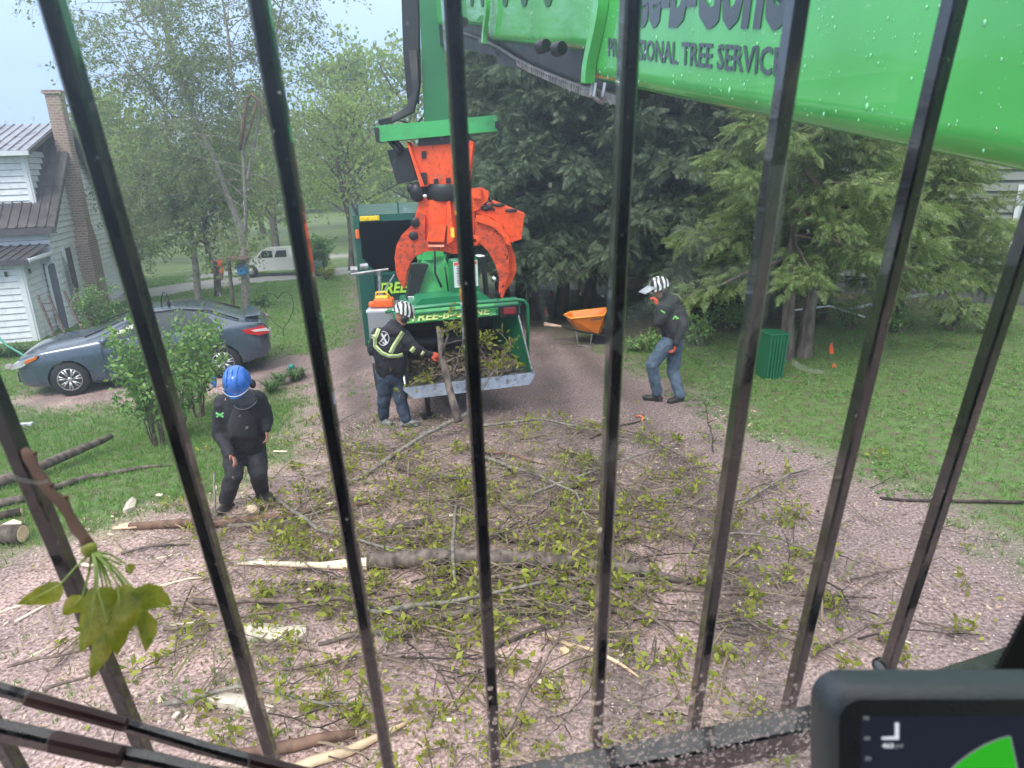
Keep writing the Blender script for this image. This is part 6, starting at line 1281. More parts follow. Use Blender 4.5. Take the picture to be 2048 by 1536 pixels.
t1, Q, _ = log('fallen_limb', 'thick grey limb with splintered pale left end lying across the drive', 'limb', [(735, 1136), (860, 1131), (1000, 1128), (1120, 1135), (1280, 1152), (1380, 1170)], [.075, .085, .08, .07, .055, .02], BARK, ends=False)
splinter(t1, Q[0], Q[0] - Q[1], .5, .06, 12); 
log('split_plank', 'long pale split plank pointing left from the thick limb', 'plank', [(478, 1130), (600, 1135), (735, 1142)], [.02, .03, .04], WOOD_P, 5, ends=False)
t1, Q, _ = log('fallen_limb', 'brown limb with forked splintered end at the feet of the bent worker', 'limb', [(262, 1058), (330, 1056), (420, 1054), (500, 1046), (600, 1032), (690, 1015), (768, 1004)], [.04, .044, .044, .042, .036, .03, .015], BARK_R, ends=False)
splinter(t1, Q[0], Q[0] - Q[1], .26, .045, 8, WOOD)
log('cut_log', 'thick cut log at the left edge with its pale end towards the worker', 'log', [(-120, 1085), (50, 1083)], [.10, .10], BARK)
log('fallen_limb', 'thick straight limb on the left lawn with its broken tip raised', 'limb', [(-90, 1000), (60, 962, .05), (150, 926, .10), (226, 897, .16)], [.075, .07, .06, .045], BARK)
log('fallen_limb', 'thin pale limb on the left lawn below the thick one', 'limb', [(-60, 1030), (60, 1000), (180, 958), (300, 935), (345, 932)], [.05, .045, .035, .025, .01], BARK)
log('fallen_limb', 'short dark limb behind the cut log at the left edge', 'limb', [(-80, 1050), (45, 1030)], [.05, .045], BARK_D)
log('short_log', 'short dark log in the leaf litter left of the pale stem', 'log', [(792, 940), (860, 955), (945, 965)], [.03, .045, .04], BARK); log('short_log', 'short grey log near the middle of the cut heap', 'log', [(752, 1078), (800, 1062), (862, 1046)], [.04, .045, .035], BARK)
log('leaning_pole', 'long thin grey pole lying slantwise to the chipper', 'pole', [(640, 1000), (750, 945, .03), (850, 890, .12), (942, 862, .25)], [.022, .026, .03, .03], TWIG_G, 8)
log('fallen_limb', 'round brown limb at the bottom edge', 'limb', [(470, 1520), (590, 1500), (712, 1474)], [.035, .04, .03], BARK_R); t1, Q, _ = log('split_plank', 'torn yellow split plank at the bottom edge beside the round limb', 'plank', [(560, 1560), (700, 1508), (790, 1462), (832, 1438)], [.04, .035, .02, .005], WOOD, 5, ends=False)
log('stick', 'long straight brown stick right of the heap', 'stick', [(1140, 1165), (1300, 1180), (1500, 1190), (1752, 1196)], [.022, .02, .016, .008], TWIG, 7)
log('stick', 'broken dark stick lying on the right lawn edge', 'stick', [(1762, 999), (1850, 1004), (2060, 1008)], [.014, .018, .02], BARK_D, 7)
log('peeled_stick', 'peeled stick with white tip in the lower middle', 'stick', [(1088, 1276), (1190, 1305), (1240, 1330), (1278, 1356)], [.018, .017, .012, .008], WOOD, 7)
log('stick', 'curved dark stick under the leaves at the lower middle', 'stick', [(990, 1300), (1060, 1270), (1130, 1248)], [.02, .018, .012], BARK, 7)
log('fallen_limb', 'low dark limb below the thick grey limb', 'limb', [(880, 1240), (980, 1225), (1075, 1210)], [.03, .03, .028], BARK); log('stick', 'grey stick with lichen standing across the thick limb', 'stick', [(912, 1190, .1), (905, 1120, .16), (915, 1010, .05)], [.014, .018, .012], TWIG_G, 7)
log('stick', 'pale stick leaning at the left edge of the bent workers boot', 'stick', [(430, 1038), (432, 1015, .12), (437, 990, .28)], [.012, .012, .012], TWIG_G, 6)
g_ = G(508, 1036); mb = MB(); mb.ell(g_ + Vector((0, 0, .10)), (.075, .06, .05), Matrix.Rotation(.3, 3, 'Y'), 10, 7); mb.build('wood_chunk', M('chunk_wood', (.55, .42, .30), .7, .2, 9, bmp=.5, bscale=20), None, label='rounded pale wood chunk resting on the brown limb', category='wood chunk')
def slab(label, pts, th=.025, mat=WOOD_P, cat='wood slab', name='wood_slab'):
    P = [G(x, y) for x, y in pts]; n = len(P); c = sum(P, Vector()) / n; mb = MB(); top = [p + Vector((0, 0, th + rnd.uniform(.0, .03))) for p in P]; mb.add(P + top + [c + Vector((0, 0, th + .04))], [(i, (i + 1) % n, n + (i + 1) % n, n + i) for i in range(n)] + [(n + i, n + (i + 1) % n, 2 * n) for i in range(n)]); mb.build(name, mat, None, label=label, category=cat)
BARKW = M('inner_bark', (.66, .61, .50), .6, .14, 14, bmp=.9, bscale=30, dirt=(.30, .20, .12), dirtamt=.8, stretch=(1, 5, 1))
slab('large white slab of peeled wood in the lower left', [(490, 1262), (500, 1249), (545, 1252), (575, 1258), (612, 1258), (614, 1272), (595, 1290), (560, 1288), (520, 1284), (492, 1282)], mat=BARKW)
slab('white wood slab with torn edge between two guard bars near the bottom', [(405, 1402), (440, 1392), (490, 1400), (520, 1412), (550, 1424), (535, 1434), (500, 1430), (470, 1420), (430, 1415)], mat=BARKW)
slab('small upright white sliver behind the splintered limb', [(246, 1026), (255, 1012), (266, 998), (274, 1004), (270, 1018), (256, 1028)], .03, BARKW); slab('pale slab lying on the cut log at the left', [(5, 1058), (30, 1048), (45, 1050), (44, 1060), (10, 1062)], .03, WOOD_P)
slab('flat chip of wood between sticks in the lower middle', [(1118, 1305), (1130, 1300), (1142, 1310), (1130, 1315)], .02, WOOD); slab('pale splinter right of the thick limb', [(1260, 1142), (1268, 1135), (1276, 1152), (1266, 1160)], .02, WOOD_P)
for i, (pts) in enumerate((((0, 1225), (80, 1200), (110, 1190)), ((30, 1245), (85, 1215), (110, 1205)), ((300, 1178), (380, 1160), (450, 1152)), ((310, 1120), (360, 1108)), ((340, 1255), (430, 1240)), ((60, 1315), (110, 1290)), ((590, 1440), (640, 1430)), ((160, 1180), (60, 1190)))):
    log('wood_splinter', ['long splinter at the left edge', 'shorter splinter under the hanging leaves', 'splinter right of the hanging leaves', 'small splinter below the forked limb', 'thin splinter between two guard bars', 'slim splinter above the lower rail', 'short splinter near the torn plank', 'splinter behind the hanging leaf stem'][i], 'splinter', pts, [.012] * (len(pts) - 1) + [.004], WOOD_P, 4, ends=False)
rnd.seed(44)
for i, (x0, y0, x1, y1, r_, lb) in enumerate(((620, 980, 780, 1015, .022, 'dark bare limb piece above the brown limb tip'), (840, 1010, 1010, 990, .025, 'bare grey limb piece in the upper heap'), (1000, 1080, 1180, 1120, .024, 'bare limb piece behind the thick grey limb'), (560, 1170, 760, 1190, .02, 'bare limb piece in front of the pale split plank'), (700, 1210, 900, 1260, .024, 'bare dark limb piece left of the low dark limb'),
    (1060, 1190, 1240, 1230, .022, 'bare limb piece right of the low dark limb'), (930, 900, 1090, 930, .02, 'bare limb piece behind the short dark log'), (1100, 1010, 1230, 960, .018, 'bare limb piece beside the fourth guard bar'), (640, 1290, 830, 1275, .018, 'bare limb piece right of the large white slab'), (860, 1150, 900, 1290, .016, 'bare limb piece pointing to the viewer in the heap'), (240, 1110, 380, 1090, .014, 'bare twig piece below the forked limb'), (1180, 880, 1290, 840, .014, 'bare twig piece near the orange scrap'))):
    log('limb_piece', lb, 'limb', [(x0, y0), ((x0 + x1) / 2 + rnd.uniform(-10, 10), (y0 + y1) / 2 + rnd.uniform(-10, 6), .03), (x1, y1)], [r_, r_ * .95, r_ * .6], rnd.choice((BARK, BARK_R, BARK_D)), 8)
for i in range(26):
    x, y = rnd.gauss(620, 330), rnd.uniform(900, 1500)
    if not 60 < x < 1300: continue
    L = rnd.uniform(10, 34); a = rnd.gauss(0, .5); mb = MB(); a0, a1 = G(x, y, .03), G(x + L * math.cos(a), y + L * math.sin(a) * .6, .045); mb.bbox((a0 + a1) / 2, ((a1 - a0).length, rnd.uniform(.02, .05), .014), .003, 1, rot=Matrix.Rotation(math.atan2((a1 - a0).y, (a1 - a0).x), 3, 'Z'))
    mb.build('split_chip', WOOD_P if i % 3 else BARKW, None, label='split pale wood chip ' + zone(x, y), category='wood chip', group='larger split chips on the drive')
# cut branches with leaves
def leafy(label, pts, r0, nk, leaves=6, hgt=.03, group=None, mat=TWIG, llen=.34, lsize=.062, name='cut_branch', hs=None, P=None):
    if P is None:
        P = [G(*p) for p in pts]; n = len(P)
        for i, p in enumerate(P): p.z += r0 + hgt * math.sin(math.pi * (i + .5) / n) + (hs[i] if hs else 0)
    n = len(P); Q = []
    for i in range(n - 1): Q += [P[i].lerp(P[i + 1], k / 3) + Vector((rnd.uniform(-.012, .012), rnd.uniform(-.012, .012), rnd.uniform(-.006, .01))) for k in range(3)]
    Q.append(P[-1]); W = P[n // 2].copy(); W.z = terrain(W.x, W.y); t_ = thing(name, label, 'branch', W, group); mb = MB(); mb.tube(Q, [max(.004, r0 * (1 - .8 * k / len(Q))) for k in range(len(Q))], 6, cap=True); lv = []
    for k in range(nk):
        i = int(len(Q) * (.2 + .78 * rnd.random())); i = min(i, len(Q) - 2); d = (Q[i + 1] - Q[i]).normalized(); s_ = Vector((-d.y, d.x, 0)) * rnd.choice((-1, 1)); e = Q[i]; L = llen * rnd.uniform(.4, 1.3); pt = [e]; dd = (d * .8 + s_ * rnd.uniform(.3, 1.0) + Vector((0, 0, .25))).normalized()
        for q in range(4): dd = (dd + Vector((rnd.uniform(-.2, .2), rnd.uniform(-.2, .2), -.08))).normalized(); e = e + dd * L / 4; e.z = max(e.z, terrain(e.x, e.y) + .012); pt.append(e.copy())
        mb.tube(pt, [.006, .005, .0045, .004, .003], 4, cap=False); lv.append(pt[-1]); 
        if rnd.random() < .6: lv.append(pt[2])
    mb.build('stem', mat, t_, True)
    if leaves: leaf_mesh('foliage', [v + Vector((0, 0, .02)) for v in lv], leaves, .038, lsize, LEAF_CUT, t_, (-.2, 1), T=LEAF_N)
    return t_
man_br = PY(880, 700, 9.0)
P = [PY(918, 843, 8.6), PY(905, 800, 8.75), PY(895, 760, 8.9), PY(884, 715, 9.0), PY(880, 670, 9.2), PY(876, 655, 9.3)]; P[0].z = max(P[0].z, .03)
t_ = thing('held_branch', 'upright pale stem held by the striped worker in front of the hopper', 'branch', G(918, 845)); mb = MB(); mb.tube(P, [.058, .05, .046, .044, .04, .03], 10); mb.tube([P[3], PY(890, 690, 8.95), PY(897, 668, 8.9)], [.02, .015, .01], 6); mb.build('stem', BARK, t_, True)
for i, (pts, lb) in enumerate((([(885, 690), (930, 680), (985, 690), (1020, 700)], 'leafy twig reaching right across the hopper mouth'), ([(890, 725), (940, 705), (990, 720), (1052, 735)], 'leafy twig low across the hopper tray'), ([(895, 745), (850, 755), (825, 770)], 'leafy twig pointing left below the red glove'), ([(880, 665), (905, 660), (915, 640)], 'small leafy shoot at the top of the held stem'),
                               ([(960, 790), (990, 740), (1020, 690), (1000, 665), (975, 672)], 'bowed leafy branch at the right of the hopper'), ([(930, 780), (950, 740), (985, 735), (1010, 720)], 'leafy branch curling over the lip'), ([(905, 760), (920, 700), (935, 665), (945, 650)], 'leafy branch behind the middle guard bar'))):
    leafy(lb, None, .012, 6, 6, name='hopper_branch', llen=.2, lsize=.07, P=[PY(x, y, 8.95 + .12 * k) for k, (x, y) in enumerate(pts)], group='leafy twigs in the hopper')
# brush lying on the tray
mbv = []; 
n = 900; X = rng.uniform(.12, CW - .12, n); Yy = rng.uniform(.05, 1.1, n); P3 = np.array([tuple(cq(a, c, .60 + c * .12 + abs(rng.normal(0, .05)))) for a, c in zip(X, Yy)])
T = [(-.5, -.06, 0), (.5, -.06, .02), (.5, .06, 0), (-.5, .06, .02)]; Vw, Fw = stamp(T, [(0, 1, 2, 3)], P3, frames(rdir(n, .6, 1), rng.uniform(0, 6.3, n)), rng.uniform(.06, .28, n))
DB = leafmat('brush_litter', [(.10, .07, .055), (.19, .15, .11), (.08, .065, .045), (.30, .23, .16), (.14, .15, .06)], .05, .8); bigmesh('brush_litter', Vw, Fw, DB, parent=chip, kind='stuff')
# named larger branches in the heap
NB = [([(560, 1010), (640, 1075), (760, 1110), (900, 1120)], .018, 'grey arching branch left of the grey limb', 10), ([(380, 1215), (560, 1222), (760, 1215), (930, 1180)], .02, 'long dark branch across the lower heap', 12), ([(330, 1270), (480, 1252), (640, 1225), (800, 1228)], .014, 'thin branch beside the large white slab', 8),
      ([(940, 1170), (1060, 1160), (1180, 1105), (1300, 1080)], .016, 'branch rising right over the thick limb', 8), ([(1080, 1120), (1200, 1190), (1330, 1270), (1420, 1340)], .016, 'branch running down right from the heap', 8), ([(700, 1240), (900, 1225), (1100, 1180), (1260, 1155)], .018, 'branch under the thick limb', 12),
      ([(640, 880), (720, 920), (820, 925), (900, 900)], .016, 'branch behind the pole near the striped worker', 9), ([(950, 860), (1080, 850), (1180, 870), (1290, 900)], .018, 'leafy branch right of the held stem', 12), ([(960, 920), (1060, 960), (1150, 1000), (1180, 1060)], .02, 'grey lichened branch in the upper heap', 8),
      ([(1010, 1020), (1120, 980), (1260, 930), (1390, 880)], .016, 'long branch pointing to the standing worker', 8), ([(1180, 850), (1280, 880), (1370, 930), (1400, 990)], .014, 'arched branch below the standing worker', 8), ([(1120, 900), (1200, 940), (1260, 1010), (1270, 1050)], .014, 'branch behind the fourth guard bar', 7),
      ([(1440, 1075), (1560, 1090), (1640, 1130), (1720, 1165)], .010, 'slim bent branch on bare soil at right', 3), ([(1700, 1165), (1800, 1150), (1880, 1130), (1930, 1160)], .009, 'curved bare twig at the far right', 1), ([(1620, 1320), (1740, 1265), (1830, 1262), (1900, 1275)], .011, 'long wavy twig at the lower right', 4),
      ([(1460, 1230), (1520, 1280), (1600, 1295)], .009, 'forked twig between the right bars', 4), ([(330, 1420), (480, 1395), (640, 1425), (780, 1420)], .013, 'brown branch across the bottom left', 5), ([(560, 1350), (700, 1330), (860, 1320), (1000, 1322)], .010, 'straight thin branch in the lower middle', 5),
      ([(20, 1345), (120, 1330), (230, 1300)], .010, 'thin branch left of the hanging leaves', 3), ([(90, 1390), (200, 1370), (330, 1345)], .010, 'thin branch above the lower left rail', 3), ([(1010, 1480), (1060, 1400), (1100, 1330), (1130, 1250)], .012, 'grey branch standing up from the bottom edge', 4),
      ([(450, 1060), (560, 1060), (660, 1030), (760, 985)], .011, 'twig beside the brown limb', 6), ([(1490, 1010), (1580, 960), (1680, 930), (1740, 905)], .010, 'twig reaching the patchy lawn', 2), ([(1350, 1010), (1440, 1040), (1540, 1010), (1600, 1040)], .010, 'looped twig on the soil at right', 5)]
for pts, r0, lb, nk in NB: leafy(lb, pts, r0 * 1.45, nk, 9, .07, mat=TWIG if rnd.random() < .7 else TWIG_G)
# the many smaller ones, each told by where it lies
def heaplabel(x, y, a):
    d = math.degrees(a) % 180; return ('cut branch lying crosswise ' if d < 18 or d > 162 else 'leftward slanting cut branch ' if d < 90 else 'rightward slanting cut branch ') + zone(x, y)
def spriglabel(x, y): return 'loose yellow green maple sprig ' + zone(x, y)
# the many smaller ones
rnd.seed(99); HB = 'small cut branches in the brush heap on the drive'
k = 0
while k < 190:
    x = rnd.gauss(880, 260); y = rnd.gauss(1070, 125)
    if not (420 < x < 1560 and 850 < y < 1400) or (y > 1240 and rnd.random() < .65): continue
    a = rnd.gauss(.0, .55); L = rnd.uniform(70, 240) * (y / 1100); a += math.pi * rnd.randint(0, 1); pts = [(x, y)]
    for q in range(3): a += rnd.uniform(-.28, .28); pts.append((pts[-1][0] + math.cos(a) * L / 3, pts[-1][1] + math.sin(a) * L / 3 * .55))
    leafy(heaplabel(x, y, a), pts, rnd.uniform(.004, .009), rnd.randint(2, 4), rnd.choice((2, 3, 4, 5, 8)), rnd.choice((.04, .07, .14)), HB, TWIG if rnd.random() < .75 else TWIG_G, .22, rnd.uniform(.045, .062)); k += 1
rnd.seed(123); k = 0
while k < 95:
    x = rnd.gauss(1050, 380); y = rnd.gauss(1130, 180)
    if not (250 < x < 1950 and 850 < y < 1500): continue
    g_ = G(x, y)
    if float(sdist(DIRT, np.array([g_.x]), np.array([g_.y]))[0]) < 0: continue
    a = rnd.gauss(.1, .8); L = rnd.uniform(60, 260) * (y / 1100); pts = [(x, y)]
    for q in range(4): a += rnd.uniform(-.4, .4); pts.append((pts[-1][0] + math.cos(a) * L / 4, pts[-1][1] + math.sin(a) * L / 4 * .55))
    leafy('bare thin twig ' + zone(x, y), pts, rnd.uniform(.004, .011), rnd.randint(1, 3), 0, .05, 'bare twigs strewn over the drive', rnd.choice((TWIG, BARK_D, BARK)), .25, name='bare_twig'); k += 1
# loose sprigs strewn wide: each a tuft of leaves
rnd.seed(5); k = 0
while k < 120:
    x = rnd.uniform(350, 1900); y = rnd.uniform(900, 1530)
    g_ = G(x, y)
    if float(sdist(DIRT, np.array([g_.x]), np.array([g_.y]))[0]) < .1: continue
    if rnd.random() > math.exp(-abs(x - 950) / 700): continue
    leafy(spriglabel(x, y), [(x, y), (x + rnd.uniform(-30, 30), y + rnd.uniform(-14, 14)), (x + rnd.uniform(-50, 50), y + rnd.uniform(-20, 20))], .004, 2, rnd.randint(8, 12), .03, 'loose maple sprigs on the drive', TWIG, .1, rnd.uniform(.045, .065), name='leaf_sprig'); k += 1
n = 2400; xx = rng.normal(-.3, 1.7, n); yy = rng.normal(6.3, 1.5, n); kk = (yy > 3) & (sdist(DIRT, xx, yy) > 0); xx, yy = xx[kk], yy[kk]; n = len(xx); P3 = np.array([(a, c, terrain(a, c) + .02 + abs(rng.normal(0, .015))) for a, c in zip(xx, yy)])
T = [(-.5, -.012, 0), (0, -.02, .05), (.5, -.008, 0), (.5, .008, 0), (0, .01, .06), (-.5, .012, 0)]; Vw, Fw = stamp(T, [(0, 1, 4, 5), (1, 2, 3, 4)], P3, frames(rdir(n, .93, 1), rng.uniform(0, 6.3, n)), rng.uniform(.08, .6, n))
bigmesh('twig_litter', Vw, Fw, DB, kind='stuff', label='fine twigs and bark shreds littering the drive', origin=(0, 0, 0))
n = 2400; xx = rng.normal(-.2, 1.9, n); yy = rng.normal(6.2, 1.7, n); kk = (yy > 3) & (sdist(DIRT, xx, yy) > -.1); xx, yy = xx[kk], yy[kk]; n = len(xx); P3 = np.array([(a, c, terrain(a, c) + .015 + abs(rng.normal(0, .02))) for a, c in zip(xx, yy)])
Vw, Fw = stamp(LEAF_T, LEAF_F, P3, frames(rdir(n, .5, 1), rng.uniform(0, 6.3, n)), rng.uniform(.02, .045, n)); bigmesh('leaf_litter', Vw, Fw, LEAF_CUT, kind='stuff', label='torn young leaves scattered through the brush', origin=(0, 0, 0))
for (px, py) in ((1280, 838),): g_ = G(px, py); mb = MB(); mb.tube([g_ + Vector((-.05, .05, .02)), g_ + Vector((0, 0, .05)), g_ + Vector((.04, -.02, .03)), g_ + Vector((.01, -.1, .01))], .013, 6); mb.build('orange_string', M('cord_orange', (.9, .22, .08), .6, .2, 30), None, True, label='scrap of orange cord on the soil below the standing worker', category='string')
# ------------------------------------------------------------------ window guard, glass and monitor of the machine the picture was taken from
m, t, b = nodes('guard_paint'); GP = m
n1 = tex(t, 'ShaderNodeTexNoise', 9, 6); n2 = tex(t, 'ShaderNodeTexNoise', 60, 6, stretch=(1, 1, .3))
col = ramp(t, n1.outputs[0], [(.35, (.004, .005, .008)), (.62, (.010, .011, .013)), (.76, (.05, .042, .032))])
t.links.new(col, b.inputs['Base Color']); t.links.new(ramp(t, n2.outputs[0], [(.4, .15), (.6, .45)]), b.inputs['Roughness']); b.inputs['Coat Weight'].default_value = 1.0; bump(t, b, n2.outputs[0], .25, .003)
MAR = M('guard_maroon', (.028, .007, .007), .4, .3, 9)
Z0 = .75; bdir = (_r * (76 / FPX) + _f + _u * (-2670 / FPX)).normalized()
gdir = None
def barbase(i): x = (-.055 + .204 * i) / (1 + .0354 * i); Z = Z0 * (1 + .0354 * i); return CP + (_r * x + _f) * Z
gdir = (barbase(3) - barbase(-2)).normalized(); gn = gdir.cross(bdir).normalized()
if gn.dot(_f) < 0: gn = -gn
RB = Matrix((gdir, gn, bdir)).transposed()
def bframe(c, L0_, L1_): return c + bdir * ((L0_ + L1_) / 2), L1_ - L0_
guard = thing('window_guard', 'black steel window guard of upright square bars in front of the cab glass', 'window guard', CP + Vector((0, .7, -.9)))
ends = {}
def lowend(i, ypx):
    c = barbase(i); lo, hi = 0, 1.5
    for _ in range(30):
        m_ = (lo + hi) / 2; v = c + bdir * m_ - CP; y = 768 - FPX * v.dot(_u) / v.dot(_f)
        if y < ypx: lo = m_
        else: hi = m_
    return lo
lower = {-4: .62, -3: .62, -2: .60, -1: .58, 0: .52, 1: .47, 2: .455, 3: .445, 4: .40, 5: .40}
lower = {i: lowend(i, y) for i, y in ((-4, 1640), (-3, 1640), (-2, 1640), (-1, 1640), (0, 1640), (1, 1560), (2, 1512), (3, 1468), (4, 1352))}
for i in range(-4, 5):
    c = barbase(i); cc, L = bframe(c, -.95, lower[i]); mb = MB(); mb.bbox(cc, (.0155, .021, L), .0025, 1, rot=RB); br_ = mb.build('guard_bar', GP, guard)
    if i in (1, 2, 3, 4):
        q = c + bdir * (lower[i] - .012); mb = MB(); mb.ell(q, (.02, .026, .012), RB, 12, 6); mb.build('weld', GP, br_, True)
def camline(pts): return [CAMP(x, y, Z) for x, y, Z in pts]
def rail(name, pts, w_, h_, mat, label=None):
    P = camline(pts); mb = MB()
    for a, b_ in zip(P, P[1:]):
        d = (b_ - a); L = d.length; d.normalize(); n_ = (gn - d * gn.dot(d)).normalized(); s_ = d.cross(n_); mb.bbox((a + b_) / 2, (w_, L + .01, h_), .003, 1, rot=Matrix((n_, d, s_)).transposed())
    return mb.build(name, mat, guard, label=label)
zr = lambda i: Z0 * (1 + .0354 * i)
rail('lower_rail', [(980, 1588, .93), (1190, 1545, .935), (1395, 1503, .945), (1600, 1460, .955), (1830, 1400, .97), (2100, 1310, .98)], .035, .05, GP)
rail('lower_rail', [(-120, 1345, .70), (200, 1435, .72), (420, 1500, .74), (640, 1558, .76)], .012, .012, GP)
rail('red_rail', [(60, 1398, .695), (245, 1448, .715)], .0126, .0126, MAR)
rail('inner_rail', [(-100, 1438, .62), (100, 1482, .63), (330, 1530, .64), (560, 1590, .65)], .014, .017, GP); rail('red_rail', [(110, 1484, .622), (235, 1512, .626)], .0146, .0176, MAR)
rail('red_rail', [(505, 1522, .745), (640, 1556, .755)], .0126, .0126, MAR)
for (i, a, b_) in ():
    cc, L = bframe(barbase(i), a, b_); mb = MB(); mb.bbox(cc, (.0169, .0234, L), .002, 1, rot=RB); mb.build('rust_patch', M('rust_red_%d' % i, (.13, .02, .015), .6, .5, 20), guard)

# the glass pane, clear, with the rain drops and the marks on it
ws = thing('windscreen', 'curved clear cab windscreen with rain drops along its lower edge', 'windscreen', CP + Vector((0, .5, -.6)))
m, t, b = nodes('clear_glass'); t.nodes.remove(b); tr_ = t.nodes.new('ShaderNodeBsdfTransparent'); t.links.new(tr_.outputs[0], t.nodes['Material Output'].inputs[0]); CG_ = m
def GS(px, py, off=0):           # a point of the glass sheet: parallel to the guard, 12 cm nearer
    d = ray(px, py); o = barbase(0) - gn * (.13 + off); return CP + d * ((o - CP).dot(gn) / d.dot(gn))
mb = MB(); q = [GS(-250, -250), GS(2300, -250), GS(2300, 1800), GS(-250, 1800)]; mb.add(q + [p - gn * .006 for p in q], [(0, 1, 2, 3), (7, 6, 5, 4), (0, 4, 5, 1), (1, 5, 6, 2), (2, 6, 7, 3), (3, 7, 4, 0)]); mb.build('glass_pane', CG_, ws)
m, t, b = nodes('drop_water'); b.inputs['Transmission Weight'].default_value = 1; b.inputs['IOR'].default_value = 1.33; b.inputs['Roughness'].default_value = 0; b.inputs['Base Color'].default_value = (1, 1, 1, 1); DW = m
tr_ = t.nodes.new('ShaderNodeBsdfTransparent'); ms = t.nodes.new('ShaderNodeMixShader'); ms.inputs[0].default_value = .45; t.links.new(b.outputs[0], ms.inputs[1]); t.links.new(tr_.outputs[0], ms.inputs[2]); t.links.new(ms.outputs[0], t.nodes['Material Output'].inputs[0])
def dropmesh(n, fx, fy, smin, smax):
    P = []; k = 0
    while len(P) < n: x, y = fx(), fy(); P.append((x, y))
    return P
DT = []; nu = 8
for j, (r_, z) in enumerate(((1, 0), (.88, .28), (.55, .5))):
    for k in range(nu): a = 2 * math.pi * k / nu; DT.append((r_ * math.cos(a), r_ * math.sin(a) * 1.15 + (.25 * r_ if math.sin(a) > 0 else 0), z))
DT.append((0, .05, .58)); DF3 = []
for j in range(2):
    for k in range(nu): a, b_, c, d = j * nu + k, j * nu + (k + 1) % nu, (j + 1) * nu + (k + 1) % nu, (j + 1) * nu + k; DF3 += [(a, b_, c), (a, c, d)]
DF3 += [(2 * nu + k, 2 * nu + (k + 1) % nu, 3 * nu) for k in range(nu)] + [(0, nu - k, nu - k - 1) for k in range(1, nu - 1)]
pts = []; szs = []
r2 = random.Random(3)
for _ in range(6500):
    x = r2.uniform(930, 1700); y = r2.uniform(1290, 1560); edge = 1385 - (x - 1000) * .02 - max(0, x - 1400) * .12
    dn = min(1, max(0, (y - edge) / 110 + .28)); dn *= min(1, (x - 900) / 260)
    if r2.random() < dn * .5: pts.append((x, y)); szs.append(r2.lognormvariate(0, .42) * .00155)
for _ in range(220): pts.append((r2.uniform(0, 2048), r2.uniform(0, 1300))); szs.append(r2.lognormvariate(0, .3) * .0006)
P3 = np.array([tuple(GS(x, y)) for x, y in pts]); n = len(P3); Rm = np.repeat(np.array(Matrix((gdir, -bdir, gn)).transposed())[None], n, 0); an = np.array([r2.uniform(-.5, .5) for _ in range(n)])
ca, sa = np.cos(an), np.sin(an); Rz = np.zeros((n, 3, 3)); Rz[:, 0, 0] = ca; Rz[:, 0, 1] = -sa; Rz[:, 1, 0] = sa; Rz[:, 1, 1] = ca; Rz[:, 2, 2] = 1
Vw, Fw = stamp(DT, DF3, P3, np.einsum('mij,mjk->mik', Rm, Rz), np.array(szs)); bigmesh('raindrops', Vw, Fw, DW, parent=ws, smooth=True, kind='stuff')
# veiling glare of the dusty pane, imitated: a thin slab of scattering air, denser towards the upper left
mb = MB(); q = [GS(-250, -250, -.010), GS(2300, -250, -.010), GS(2300, 1800, -.010), GS(-250, 1800, -.010)]; mb.add(q + [p - gn * .006 for p in q], [(0, 1, 2, 3), (7, 6, 5, 4), (0, 4, 5, 1), (1, 5, 6, 2), (2, 6, 7, 3), (3, 7, 4, 0)])
m = bpy.data.materials.new('glare_film'); m.use_nodes = True; t = m.node_tree; t.nodes.remove(t.nodes['Principled BSDF']); v = t.nodes.new('ShaderNodeVolumePrincipled'); v.inputs['Color'].default_value = (.6, .8, 1, 1)
v.inputs['Density'].default_value = 9.0; t.links.new(v.outputs[0], t.nodes['Material Output'].inputs['Volume'])
n1 = tex(t, 'ShaderNodeTexNoise', 2.2, 2); sx_ = t.nodes.new('ShaderNodeSeparateXYZ'); tc = [n for n in t.nodes if n.type == 'TEX_COORD'][0]; t.links.new(tc.outputs['Object'], sx_.inputs[0])
ma = t.nodes.new('ShaderNodeMath'); ma.operation = 'MULTIPLY_ADD'; ma.inputs[1].default_value = -.5; ma.inputs[2].default_value = 0; t.links.new(sx_.outputs[0], ma.inputs[0])
mb2 = t.nodes.new('ShaderNodeMath'); mb2.operation = 'MULTIPLY_ADD'; mb2.inputs[1].default_value = 1.6; t.links.new(sx_.outputs[2], mb2.inputs[0]); t.links.new(ma.outputs[0], mb2.inputs[2])
mr_ = t.nodes.new('ShaderNodeMapRange'); mr_.inputs[1].default_value = .75; mr_.inputs[2].default_value = 1.5; mr_.inputs[3].default_value = 1.0; mr_.inputs[4].default_value = 24; t.links.new(mb2.outputs[0], mr_.inputs[0]); t.links.new(mr_.outputs[0], v.inputs['Density'])
fo = mb.build('glare_film', m, ws)
